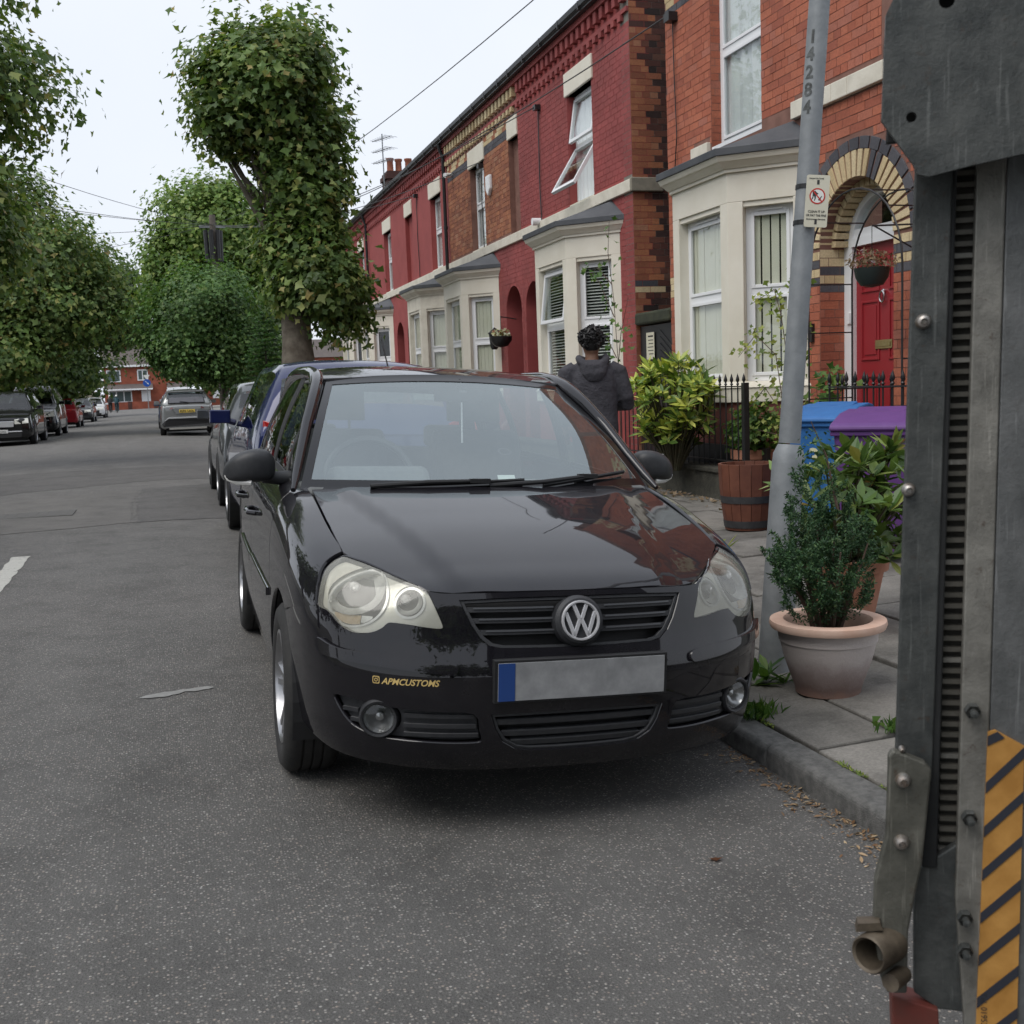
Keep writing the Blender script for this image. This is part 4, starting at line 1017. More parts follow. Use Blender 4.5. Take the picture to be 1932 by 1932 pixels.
        # floor shelf between main bowl and indicator
        for c,depth in (((.735,.735),.05),(cS,.035)):
            p=F_(np.array(c[0]*sg),np.array(c[1])); bm=MB(); bm.lathe([(.014,-.03),(.016,.0),(.009,.012),(0,.014)],14,T=Matrix.Translation((float(p[0]),float(p[1])+depth,float(p[2])))@Matrix.Rotation(math.pi/2,4,'X')); bm.build('bulb',M_CHROME,hl,smooth=True)
        low=[(c,d) for c,d in el(cB,rB,40,.9) if d<.668]
        low=sorted(low,key=lambda q:q[0]); ind=[(low[0][0],.668)]+low+[(low[-1][0],.668)]
        am=[q for q in ind if q[0]>.70]; wh=[q for q in ind if q[0]<=.70]
        if len(am)>2: panel('indicator',[S([(.702,.668)]+[(min(q),0) for q in []]+[(.702,min(p[1] for p in am))]+am)],F_,M_AMBER,hl,step=.012,thick=.004,flip=False,lift=-.018)
        if len(wh)>2: panel('side_reflector',[S(wh+[(.698,min(p[1] for p in wh)),(.698,.668)])],F_,M_REFL,hl,step=.012,thick=.004,flip=False,lift=-.018)
        panel('lamp_lens',[S(inset(HLs,(.992,.985)))],F_,M_LENS,hl,step=.02,thick=0,flip=False,lift=-.001)
    # bonnet
    hh=[(0,.082),(.2,.086),(.33,.096),(.43,.122),(.461,.150),(.506,.201),(.552,.254),(.597,.319),(.63,.366),(.648,.40),(.655,.53),(.661,.72),(.665,.95),(.667,1.12),(.62,1.085),(.5,1.04),(.3,1.0),(0,.985)]
    HB_=hh+[(-a,b) for a,b in hh[-2:0:-1]]
    panel('bonnet',[HB_],Hsurf,M_PBLACK,C,step=.03,thick=.02)
    # fenders, doors, rear quarters (side surface)
    def zp(y,z):
        ze=float(tab(ZE,np.array(y))); d=z-ze
        if d<=-.30: return d+.30
        P_=np.linspace(0,1,400); D=tab([(a,c) for a,b,c in SEC],P_); return float(np.interp(d,D,P_))
    def arc(cy,a0,a1,r=.352,zc=.292,n=18): return [(cy+r*math.cos(a),zc+r*math.sin(a)) for a in [a0+(a1-a0)*k/n for k in range(n+1)]]
    for sg in (1,-1):
        Sf=lambda u,v,sg=sg: Ssurf(u,v,sg)
        fl=(sg<0)
        mk=lambda pts:[(y,zp(y,z)) for y,z in pts]
        # front wing
        fx=lambda s,z:(lambda q:(float(q[1]),z))(F_(np.array(s),np.array(z)))
        A=arc(.82,math.pi*.60,math.pi*.0)      # from front upper to rear
        A=[(y,z) for y,z in arc(.82,R(118),R(-6))]
        front=[fx(.889,.676),fx(.90,.705),fx(.916,.742),fx(.938,.775),fx(.952,.800)]
        wing=mk([(A[0][0]-.0,A[0][1]+.002)]+A[1:]+[(1.172,.24),(1.172,.5),(1.150,.70),(1.145,.80)])
        wing+= [(1.15,.80),(1.16,.97)]+[(1.12,1.0),(.9,1.0),(.6,1.0),(.45,1.0),(.40,.99)]+mk(front[::-1])
        panel('front_wing',[wing],Sf,M_PBLACK,C,step=.03,thick=.014,flip=fl)
        d1=[(1.180,.235),(2.14,.235),(2.14,.6)]; 
        door=mk([(1.178,.245),(2.135,.245),(2.15,.6)])+[(2.165,.95),(1.168,.95),(1.156,.80)]+mk([(1.158,.70),(1.178,.5)])
        dr=panel('front_door',[door],Sf,M_PBLACK,C,step=.045,thick=.014,flip=fl)
        A2=arc(3.285,R(180),R(0))
        ra=[(y,z) for y,z in A2 if z>.30]
        door2=mk([(2.142,.245),(2.90,.245)])+mk([(2.93,.40),(3.0,.53),(3.08,.60)])+[(3.2,.6),(3.12,.95),(2.172,.95)]+mk([(2.157,.6)])
        dr2=panel('rear_door',[door2],Sf,M_PBLACK,C,step=.045,thick=.014,flip=fl)
        q=mk([(2.935,.245)])+mk([(2.94,.30)]+[(y,z) for y,z in A2 if z>.31][0:0])+mk([(2.945,.40),(3.012,.53),(3.085,.605)])+[(3.207,.6),(3.127,.95),(3.3,1.0),(3.55,1.0),(3.70,1.0),(3.72,.5),(3.70,0.)]+mk([(3.66,.30)]+[(y,z) for y,z in A2[::-1] if z>.30 and y>3.09])
        panel('rear_quarter',[q],Sf,M_PBLACK,C,step=.045,thick=.014,flip=fl)
        panel('sill',[mk([(1.17,.155),(2.93,.155),(2.93,.238),(1.17,.238)])],Sf,M_PBLACK,C,step=.05,thick=.02,flip=fl)
        # protective side mouldings and handles
        for (a,b,par) in ((1.20,2.13,dr),(2.16,2.92,dr2)):
            panel('side_moulding',[mk([(a,.555),(b,.565),(b,.595),(a,.585)])],Sf,M_PBLACK,par,step=.04,thick=.012,flip=fl,lift=.010)
        for yy,par in ((1.98,dr),(2.86,dr2)):
            hx=float(xbase(yy))+.004; m_=MB(); m_.tube([(sg*(hx-.01),yy-.09,.80),(sg*(hx+.022),yy-.07,.803),(sg*(hx+.026),yy,.806),(sg*(hx+.022),yy+.07,.808),(sg*(hx-.01),yy+.09,.808)],.012,8); m_.build('door_handle',M_PBLACK,par,smooth=True)
        # arch liner and its inner wall
        for cy in (.82,3.285):
            m_=MB(); n=20; vs=[];
            for k in range(n+1):
                a=R(-15)+R(210)*k/n; vs+=[(sg*.80,cy+.352*math.cos(a),.292+.352*math.sin(a)),(sg*.55,cy+.352*math.cos(a),.292+.352*math.sin(a))]
            m_.add(vs,[(2*k,2*k+1,2*k+3,2*k+2) for k in range(n)]); m_.add([(sg*.55,cy-.36,.1),(sg*.55,cy+.36,.1),(sg*.55,cy+.36,.66),(sg*.55,cy-.36,.66)],[(0,1,2,3)]); m_.build('arch_liner',M_PLASD,C)
    # glasshouse
    def rail(y):  # roof edge line
        return np.stack([tab([(1.10,.735),(1.25,.700),(1.45,.648),(1.72,.578),(1.86,.560),(2.3,.570),(2.8,.562),(3.2,.545),(3.5,.53)],y),y,tab([(1.10,.965),(1.25,1.055),(1.45,1.20),(1.72,1.355),(1.86,1.395),(2.3,1.425),(2.8,1.415),(3.2,1.375),(3.5,1.30)],y)],-1)
    def belt(y): 
        P=Ssurf(y,np.full_like(y,.96)); return P
    def SideG(sg):
        def f(u,v):
            u=np.asarray(u,float); a=belt(u); b=rail(u); w=np.asarray(v,float)[...,None]; P=a*(1-w)+b*w; P[...,0]+=.02*np.sin(np.pi*np.clip(np.asarray(v),0,1)); P[...,0]*=sg; return P
        return f
    def wsurf(u,v):
        u=np.asarray(u,float); v=np.asarray(v,float); bl=np.sin(np.pi*np.clip(v,0,1))
        x=(.705*(1-v)+.525*v)*u; y=(1.0+.13*u*u)*(1-v)+(1.745+.05*u*u)*v-.022*bl; z=(.975-.0*u*u)*(1-v)+(1.412-.028*u*u)*v+.022*bl
        return np.stack([x,y,z],-1)
    panel('windscreen_surround',[[(-1.0,-.02),(1.0,-.02),(1.0,1.02),(-1.0,1.02)],[(-.955,.055),(.955,.055),(.945,.945),(-.945,.945)]],wsurf,mat('screen_band',(.008,.008,.009),None,rough=.08),C,step=.06,thick=.006)
    panel('windscreen',[[(-.99,.0),(.99,.0),(.99,1.0),(-.99,1.0)]],wsurf,M_WSCR,C,step=.08,thick=0,lift=-.003)
    def roofs(u,v):  # u lateral -1..1, v 0..1 along
        u=np.asarray(u,float); v=np.asarray(v,float); y=1.745+.045*u*u*(1-v)+(3.42-1.745)*v
        r=rail(np.clip(y,1.75,3.45)); zc=tab([(0,1.412),(.12,1.443),(.3,1.468),(.5,1.470),(.75,1.445),(1,1.395)],v); x=r[...,0]*u*.985
        ze=r[...,2]+.012; z=zc+(ze-zc)*np.abs(u)**2.6; return np.stack([x,y,z],-1)
    panel('roof',[[(-1,.006),(1,.006),(1,1),(-1,1)]],roofs,M_PBLACK,C,step=.06,thick=.012)
    for sg in (1,-1):
        ys=[1.10,1.18,1.3,1.45,1.6,1.72,1.8,1.9,2.1,2.4,2.8,3.1,3.3,3.45]
        P=[rail(np.array(y)) for y in ys]; m_=MB()
        rr=[.010,.018,.022,.025,.028,.031,.033,.033,.032,.032,.032,.032,.034,.04]
        m_.tube([(sg*(p[0]),p[1],p[2]) for p in P],rr,12); m_.build('roof_pillar',M_PBLACK,C,smooth=True)
        G=SideG(sg); fl=sg>0
        fl=not fl
        panel('side_window',[[(1.52,.04),(2.13,.04),(2.13,.97),(1.86,.97),(1.52,.90)]],G,M_CGLASSD,C,step=.08,thick=0,flip=fl)
        panel('side_window',[[(2.22,.04),(2.92,.04),(2.92,.97),(2.22,.97)]],G,M_CGLASSD,C,step=.08,thick=0,flip=fl)
        panel('side_window',[[(1.22,.06),(1.48,.05),(1.48,.86),(1.40,.80)]],G,M_CGLASSD,C,step=.08,thick=0,flip=fl)
        panel('side_window',[[(2.98,.06),(3.28,.10),(3.15,.92),(2.98,.95)]],G,M_CGLASSD,C,step=.08,thick=0,flip=fl)
        for (a,b) in ((1.475,1.525),(2.12,2.23),(2.91,2.99)): panel('window_pillar',[[(a,.0),(b,.0),(b,1.0),(a,1.0)]],G,M_PLASD,C,step=.08,thick=.01,flip=fl,lift=.003)
        panel('rear_pillar',[[(3.24,.0),(3.62,.0),(3.45,1.0),(3.10,1.0)]],G,M_PBLACK,C,step=.08,thick=.01,flip=fl,lift=.002)
        panel('window_trim',[[(1.2,-.03),(3.3,-.03),(3.3,.05),(1.2,.05)]],G,M_PLASD,C,step=.06,thick=.008,flip=fl,lift=.004)
    # tailgate
    def tail(u,v):
        u=np.asarray(u,float); v=np.asarray(v,float); x=(.70*(1-v)+.535*v)*u; y=(3.80-.05*u*u)*(1-v)+(3.43-.03*u*u)*v; z=.93*(1-v)+1.40*v-.02*u*u; return np.stack([x,y,z],-1)
    panel('tailgate',[[(-1,-.05),(1,-.05),(1,1.03),(-1,1.03)],[(-.86,.18),(.86,.18),(.82,.9),(-.82,.9)]],tail,M_PBLACK,C,step=.1,thick=.02,flip=False)
    panel('rear_screen',[[(-.88,.15),(.88,.15),(.84,.93),(-.84,.93)]],tail,M_CGLASS,C,step=.2,thick=0,flip=False,lift=-.004)
    sr=float(np.interp(3.60,_pp[1000:,1],_s[1000:])); smax=_s[-1]
    def Rear(u,v):
        u=np.asarray(u,float); a=smax-np.abs(u); x,y,nx,ny=plan(a); v=np.asarray(v,float); o=tab([(.2,.05),(.3,.01),(.5,0),(.7,.01),(.85,.05),(.97,.10)],v); return np.stack([np.sign(u)*(x+nx*o),y+ny*o,v],-1)
    wdt=smax-sr
    panel('rear_bumper',[[(-wdt,.24),(wdt,.24),(wdt,.96),(-wdt,.96)]],Rear,M_PBLACK,C,step=.08,thick=.02)
    for sg in (1,-1): panel('tail_lamp',[[(sg*.62,.70),(sg*.95,.70),(sg*.93,.93),(sg*.66,.93)] if sg>0 else [(-.95,.70),(-.62,.70),(-.66,.93),(-.93,.93)]],Rear,mat('tail_lamp_red',(.30,.012,.012),None,rough=.15),C,step=.05,thick=.01,lift=.006)
    # scuttle, wipers
    def scut(u,v): 
        u=np.asarray(u,float); v=np.asarray(v,float); x=.69*u; return np.stack([x,.955+.11*u*u+.10*v,.962+.015*v-.01*u*u],-1)
    panel('scuttle',[[(-1,0),(1,0),(1,1),(-1,1)]],scut,M_PLASD,C,step=.08,thick=.01)
    def on_ws(u,v,l=.015): 
        P=wsurf(np.array(u),np.array(v)); return Vector((P[0],P[1]-l*.55,P[2]+l))
    for (ua,va,ub,vb,pu,pv) in ((-.64,-.005,.20,.035,-.06,.018),(.30,-.005,.88,.085,.60,.045)):
        m_=MB(); N=12; m_.tube([on_ws(ua+(ub-ua)*k/N,va+(vb-va)*k/N,.008) for k in range(N+1)],.004,6); m_.tube([on_ws(ua+(ub-ua)*k/N,va+(vb-va)*k/N,.014) for k in range(N+1)],.006,6)
        wp_=m_.build('wiper_blade',M_PLASD,C,smooth=True)
        a_=MB(); c_=on_ws(pu,pv,.02); a_.tube([Vector((c_.x-.42,.985+.02,.985)),Vector((c_.x-.2,1.0,1.0)),c_],[.010,.009,.007],8); a_.cbox(tuple(c_),(.08,.025,.016)); a_.build('wiper_arm',M_PLASD,wp_,smooth=True,sharp=30)
    # door mirrors
    for sg in (1,-1):
        m_=MB(); secs=[]; n=20
        for (x,yc,zc,ry,rz) in ((.770,1.455,1.030,.020,.022),(.785,1.452,1.034,.045,.052),(.81,1.448,1.038,.060,.066),(.86,1.446,1.038,.066,.068),(.91,1.452,1.030,.062,.060),(.945,1.463,1.018,.05,.046),(.968,1.478,1.006,.032,.028),(.975,1.487,1.001,.012,.012)):
            ring=[]
            for k in range(n):
                a=2*math.pi*k/n; c_,s_=math.cos(a),math.sin(a); q=lambda v:math.copysign(abs(v)**.62,v)
                ring.append((sg*x,yc+ry*q(c_),zc+rz*q(s_)))
            secs.append(ring)
        vs=[p for r_ in secs for p in r_]; fs=[(i*n+k,i*n+(k+1)%n,(i+1)*n+(k+1)%n,(i+1)*n+k) for i in range(len(secs)-1) for k in range(n)]+[tuple(range(n))[::-1],tuple((len(secs)-1)*n+k for k in range(n))]
        m_.add(vs,fs); mr=m_.build('door_mirror',M_PLAS,C,smooth=True,sharp=70)
        ss=mr.modifiers.new('sub','SUBSURF'); ss.levels=1; ss.render_levels=2
        a_=MB(); a_.tube([(sg*.70,1.47,.985),(sg*.76,1.465,.985),(sg*.82,1.46,.992)],[.032,.028,.026],10); a_.build('mirror_arm',M_PLAS,mr,smooth=True)
        t_=MB(); 
        pts=[(.865,.970),(.92,.972),(.955,.985),(.966,.997)]
        t_.tube([(sg*x,1.405+ (x-.86)*.48,z) for x,z in pts],[.012,.013,.011,.006],8); t_.build('mirror_indicator',mat('indicator_clear',(.72,.71,.68),None,rough=.15),mr,smooth=True)
        g_=MB(); g_.box(min(sg*.79,sg*.95),max(sg*.79,sg*.95),1.512,1.516,.985,1.085); g_.build('mirror_glass',M_CHROME,mr)
    # wheels
    for (x,y,sd) in ((-.722,.82,-1),(.722,.82,1),(-.722,3.285,-1),(.722,3.285,1)): wheel(C,x,y,.297,side=sd)
    # floor pan and interior
    m_=MB(); m_.box(-.56,.56,.25,3.75,.20,.30); m_.box(-.74,.74,1.25,2.85,.17,.26); m_.build('floor_pan',M_PLASD,C)
    m_=MB(); m_.prism([(1.0,.90),(1.10,.975),(1.35,.985),(1.55,.95),(1.62,.86),(1.55,.60),(1.2,.45),(1.0,.45)],lambda a,b:(-.70,a,b),lambda a,b:(.70,a,b)); m_.build('dashboard',M_DASH,C,bevel=.03)
    m_=MB(); m_.prism([(1.28,.955),(1.36,1.04),(1.50,1.03),(1.6,.93)],lambda a,b:(-.56,a,b),lambda a,b:(-.16,a,b)); m_.build('instrument_hood',M_DASH,C,bevel=.03)
    sw=[(-.36+.185*math.cos(a),1.62+.075*math.sin(a),.97+.165*math.sin(a)) for a in [2*math.pi*k/32 for k in range(33)]]
    m_=MB(); m_.tube(sw,.016,8,cap=False); m_.tube([(-.53,1.60,.96),(-.36,1.60,.95),(-.19,1.60,.96)],.022,8); m_.tube([(-.36,1.58,.95),(-.36,1.45,.86)],.05,10); m_.build('steering_wheel',M_PLAS,C,smooth=True)
    for sx in (-.36,.36):
        s_=empty('front_seat'); s_.parent=C
        m_=MB(); m_.prism([(1.95,.50),(2.45,.46),(2.45,.58),(2.0,.64)],lambda a,b:(sx-.24,a,b),lambda a,b:(sx+.24,a,b)); m_.build('cushion',M_SEAT,s_,bevel=.05)
        m_=MB(); m_.prism([(2.36,.55),(2.48,.52),(2.68,1.10),(2.62,1.17),(2.55,1.14)],lambda a,b:(sx-.235,a,b),lambda a,b:(sx+.235,a,b)); m_.build('backrest',M_SEAT,s_,bevel=.05)
        m_=MB(); m_.prism([(2.60,1.20),(2.69,1.20),(2.71,1.37),(2.64,1.38)],lambda a,b:(sx-.135,a,b),lambda a,b:(sx+.135,a,b)); m_.tube([(sx-.06,2.63,1.12),(sx-.06,2.65,1.24)],.008,6); m_.tube([(sx+.06,2.63,1.12),(sx+.06,2.65,1.24)],.008,6); m_.build('headrest',M_SEAT,s_,bevel=.035)
    m_=MB(); m_.prism([(2.75,.52),(3.25,.50),(3.45,1.0),(3.38,1.05),(3.2,.66),(2.78,.64)],lambda a,b:(-.64,a,b),lambda a,b:(.64,a,b)); m_.build('rear_bench',M_SEAT,C,bevel=.03)
    for sx in (-.38,.38): m_=MB(); m_.cbox((sx,3.42,1.10),(.24,.08,.13)); m_.build('rear_headrest',M_SEAT,C,bevel=.03)
    m_=MB(); m_.cbox((0.06,1.77,1.335),(.22,.03,.065)); m_.tube([(0.06,1.76,1.35),(0.05,1.72,1.40)],.01,6); m_.build('inner_mirror',M_PLASD,C,bevel=.012)
    for sg in (1,-1): m_=MB(); m_.box(min(sg*.60,sg*.12),max(sg*.60,sg*.12),1.80,1.96,1.372,1.385); m_.build('sun_visor',M_DASH,C,bevel=.004)
    m_=MB(); m_.box(-.50,.50,1.82,3.35,1.385,1.392); m_.build('headlining',mat('headlining_grey',(.25,.25,.25),None,rough=.9),C)
    # screen stickers and dangling charm
    def ws_disc(u,v,r,m,nm,r0=0):
        P=on_ws(u,v,-.012); e=on_ws(u+.02,v,-.012)-P; e.normalize(); q=on_ws(u,v+.02,-.012)-P; q.normalize(); m_=MB(); n=24
        vs=[P+(e*math.cos(2*math.pi*k/n)+q*math.sin(2*math.pi*k/n)*.8)*rr for rr in (r,r0 if r0 else r*.01) for k in range(n)]
        m_.add(vs,[(k,(k+1)%n,(k+1)%n+n,k+n) for k in range(n)]); return m_.build(nm,m,C)
    ws_disc(.175,.29,.030,M_PLASD,'screen_holder',.021)
    ws_disc(.085,.86,.017,M_PLASD,'mirror_pad')
    P=on_ws(.12,.075,-.012); m_=MB(); m_.add([P+Vector(d) for d in ((-.035,0,0),(.035,0,0),(.035,.02,.02),(-.035,.02,.02))],[(0,1,2,3)]); m_.build('screen_permit',mat('permit_paper',(.6,.66,.62),None,rough=.7),C)
    m_=MB(); m_.tube([(0.07,1.75,1.30),(0.072,1.74,1.12)],.004,5); m_.build('mirror_charm',M_CURT,C)
    # aerial
    m_=MB(); m_.tube([(0,3.12,1.44),(-.045,3.18,1.66)],[.005,.0025],6); m_.build('aerial',M_PLASD,C)
    # number plate: blank face with a blue band
    pm=MB(); 
    def pl(s0,s1,z0,z1,m,nm,lift,thick):
        return panel(nm,[[(s0,z0),(s1,z0),(s1,z1),(s0,z1)]],lambda u,v:np.stack([u,np.full_like(u,-.048)+.06*u*u,v],-1),m,C,step=.05,thick=thick,lift=lift,flip=False)
    pl(-.272,.272,.430,.556,M_PLASD,'plate_holder',0,.03)
    npl=pl(-.262,.262,.437,.549,mat('plate_white',(.22,.225,.23),(.34,.345,.35),14,.4),'number_plate',.004,.004)
    b_=pl(-.262,-.212,.437,.549,mat('plate_blue',(.02,.06,.22),None,rough=.35),'plate_band',.006,.001); b_.parent=npl
    # gold side lettering on the bumper
    MG=mat('gold_vinyl',(.62,.45,.17),None,rough=.4)
    def onF(s,z,l=.0015):
        e=1e-3; s=np.array(s); z=np.array(z); P=F_(s,z); n=np.cross(F_(s+e,z)-F_(s-e,z),F_(s,z+e)-F_(s,z-e)); n=n/np.linalg.norm(n); return P+n*l
    text_on('APMCUSTOMS',.026,lambda u,v,w:onF(-.600+u/w*.175,.4765+v),MG,C,'sticker_lettering',shear=.3,bold=.0006)
    sq=[]
    for (a,b) in ((.0105,.0085),):
        def rr(hw,n=6):
            o=[]; r=hw*.45
            for cx,cy,a0 in ((hw-r,hw-r,0),(-hw+r,hw-r,90),(-hw+r,-hw+r,180),(hw-r,-hw+r,270)):
                o+=[(cx+r*math.cos(R(a0+90*k/n)),cy+r*math.sin(R(a0+90*k/n))) for k in range(n+1)]
            return o
        cir=lambda r,cx=0,cy=0:[(cx+r*math.cos(2*math.pi*k/20),cy+r*math.sin(2*math.pi*k/20)) for k in range(20)]
        for lo in ([rr(.0112),rr(.0088)],[cir(.0056),cir(.0034)],[cir(.0011,.0056,.0056)]):
            panel('sticker_icon',[[(x-.618,z+.487) for x,z in L_] for L_ in lo],F_,MG,C,step=.01,thick=0,flip=False,lift=.0015)
    # place it: parked along the kerb on the cambered road
    C.location=(1.0965,3.061,-.81*math.sin(R(3.2572))); C.rotation_euler=Matrix.Rotation(R(-.5555),3,'Z').to_4x4().to_3x3().__matmul__(Matrix.Rotation(R(3.2572),3,'Y')).to_euler()
    return C
POLO=polo()
# ---------------------------------------------------------------- the other cars
def loft_car(name,label,L,Wd,Ht,paint,zh=.95,cowl=.26,head=.40,roof_end=.86,tail=.97,zb=.95,tailz=None,wheel_r=.31,wheels=(.185,.80),van=False,glass=None,group=None,rear_glass=True,lowblack=.0,boot=None):
    """x lateral, y from nose to tail; returns the root Empty at the middle of the footprint's nose"""
    C=empty(name,label=label,cat='van' if van else 'car',group=group); w=Wd/2; glass=glass or M_CGLASSD
    wr=w*.70; zt=Ht
    S=[]   # station: y, width factor, top list [sill.. roof]
    def hood(y,wf,z,zs=.24):
        return (y,[(w*wf*.86,zs),(w*wf*.98,zs+.08),(w*wf,.5),(w*wf*.985,min(.70,z-.10)),(w*wf*.93,z-.035),(w*wf*.86,z-.008),(w*wf*.62,z+.012),(w*wf*.3,z+.02),(0,z+.022)])
    def cab(y,wf,zbelt,ztop,k=1.0,zs=.24):
        r=wr*k
        return (y,[(w*wf*.90,zs),(w*wf*.99,zs+.08),(w*wf,.5),(w*wf*.99,.74),(w*wf*.94,zbelt),(r+.03,ztop-.09),(r*.82,ztop-.025),(r*.42,ztop-.004),(0,ztop)])
    zn=zh-.20
    S=[(0.0,hood(0,.70,zn-.06,.30)[1]),(.05,hood(0,.84,zn,.27)[1]),(.16,hood(0,.93,zn+.045)[1]),(.35*1,hood(0,.98,zn+.095)[1]),(L*cowl*.62,hood(0,1,zh-.055)[1]),(L*cowl,hood(0,1,zh)[1])]
    S+= [(L*head,cab(0,1,zb,zt-.04,.95)[1]),(L*(head+.12),cab(0,1,zb+.01,zt)[1]),(L*.66,cab(0,1,zb+.02,zt)[1]),(L*roof_end,cab(0,1,zb+.03,zt-.035,.98)[1])]
    tz=tailz or zb+.03
    if boot: S+=[(L*boot,hood(0,.99,tz)[1]),(L*.97,hood(0,.95,tz-.01)[1]),(L*.995,hood(0,.86,tz-.06,.30)[1]),(L,hood(0,.72,tz-.15,.34)[1])]
    else: S+=[(L*tail,hood(0,.97,tz)[1]),(L*.993,hood(0,.93,tz-.06,.27)[1]),(L,hood(0,.84,tz-.20,.30)[1])]
    Y=np.array([s[0] for s in S]); P=np.array([s[1] for s in S])      # stations x 9 x 2
    n,m=P.shape[:2]; sub=5
    T=np.linspace(0,n-1,(n-1)*sub+1); Q=cr_spline(P.reshape(n,-1),T).reshape(len(T),m,2); YY=cr_spline(Y,T)
    U=np.linspace(0,m-1,(m-1)*3+1); Q=np.stack([cr_spline(Q[i],U) for i in range(len(T))])
    ci=5; hi=6; ri=9; ti=10     # cowl, header, roof end, tail stations
    def gtype(i,j):
        t=(T[i]+T[i+1])/2; u=(U[j]+U[j+1])/2
        if ci+.12<t<hi-.08 and u>5.35: return 'windscreen'
        if rear_glass and ri+.15<t<ti-.30 and u>5.35: return 'rear_window'
        if hi-.25<t<ri+.05 and 4.08<u<5.0 and not(7.35<t<7.55) and not(van and t>7.4): return 'side_window'
        if ci+.55<t<=hi-.25 and 4.08<u<4.35+(t-ci-.55)*1.6: return 'side_window'
        return 'body'
    parts={}
    for sg in (1,-1):
        for i in range(len(T)-1):
            for j in range(len(U)-1):
                k=gtype(i,j); k2=k if k in('windscreen','rear_window','body') else k+('R' if sg>0 else 'L')
                d=parts.setdefault(k2,({},[],[])); idx=[]
                for (a,b) in ((i,j),(i+1,j),(i+1,j+1),(i,j+1)):
                    key=(a,b,sg if b<len(U)-1 else 0)
                    if key not in d[0]: d[0][key]=len(d[1]); d[1].append((sg*float(Q[a,b,0]),float(YY[a]),float(Q[a,b,1])))
                    idx.append(d[0][key])
                d[2].append(tuple(idx) if sg<0 else tuple(idx[::-1]))
    for k,(_,vs,fs) in parts.items():
        if k=='body':
            nb=len(vs)
            for i in (0,len(T)-1):
                ring=[(sg*float(Q[i,j,0]),float(YY[i]),float(Q[i,j,1])) for sg,rg_ in ((1,range(len(U))),(-1,range(len(U)-2,-1,-1))) for j in rg_]
                b0=len(vs); vs=vs+ring; fs=fs+[tuple(range(b0,b0+len(ring)))]
        me=bpy.data.meshes.new(k); me.from_pydata(vs,[],fs); me.update(); me.materials.append(paint if k=='body' else glass); me.polygons.foreach_set('use_smooth',[True]*len(fs)); me.set_sharp_from_angle(angle=R(55))
        link('body' if k=='body' else k.rstrip('LR'),me,C)
    # wheels, arches
    for fy in wheels:
        for sg in (1,-1):
            a=MB(); a.lathe([(wheel_r+.055,-.12),(wheel_r+.055,.004),(wheel_r+.02,.006),(wheel_r+.02,-.12)],28,T=Matrix.Translation((sg*(w-.005),L*fy,wheel_r))@Matrix.Rotation(sg*math.pi/2,4,'Y')); a.lathe([(wheel_r+.03,-.004),(0,-.004)],28,T=Matrix.Translation((sg*(w-.0),L*fy,wheel_r))@Matrix.Rotation(sg*math.pi/2,4,'Y')); a.build('wheel_arch',M_PLASD,C)
            wheel(C,sg*(w-.085),L*fy,wheel_r,R_=wheel_r,w=.20,rim=wheel_r-.10,side=sg,low=True)
    f=MB(); f.box(-w*.8,w*.8,.3,L-.3,.16,.36); f.build('underside',M_PLASD,C)
    for sg in (1,-1):
        m_=MB(); my=L*(cowl+.10); mz=zb+.06
        m_.tube([(sg*(w-.06),my,mz-.03),(sg*(w+.04),my,mz)],.03,8); 
        m_.cbox((sg*(w+.085),my+.01,mz+.03),(.19,.10,.125))
        m_.build('door_mirror',paint,C,bevel=.03)
    # dim interior so that the cabin is not empty
    i_=MB(); i_.box(-w*.8,w*.8,L*(cowl+.05),L*.9,.45,.80); i_.build('interior',M_SEAT,C)
    for y in (.50,.72):
        for sg in (1,-1): s_=MB(); s_.box(sg*.38-.22,sg*.38+.22,L*y,L*y+.14,.7,min(zt-.32,1.18)); s_.cbox((sg*.38,L*y+.08,min(zt-.22,1.27)),(.22,.08,.14)); s_.build('seat',M_SEAT,C,bevel=.03)
    return C
def patch(C,name,pts,m,th=.02,axis='y',back=None):
    """a thin slab: pts (x,z) at y (front or rear face)"""
    mb=MB(); mb.prism([(p[0],p[2]) for p in pts],lambda a,b:(a,[q[1] for q in pts if q[0]==a and q[2]==b][0],b),lambda a,b:(a,[q[1] for q in pts if q[0]==a and q[2]==b][0]+th,b)); return mb.build(name,m,C,bevel=.006)
def put(C,x,y,rz=0,roll=0,z=None):
    C.location=(x,y,road_z(x) if z is None else z); C.rotation_euler=(Matrix.Rotation(rz,3,'Z')@Matrix.Rotation(roll,3,'Y')).to_euler()
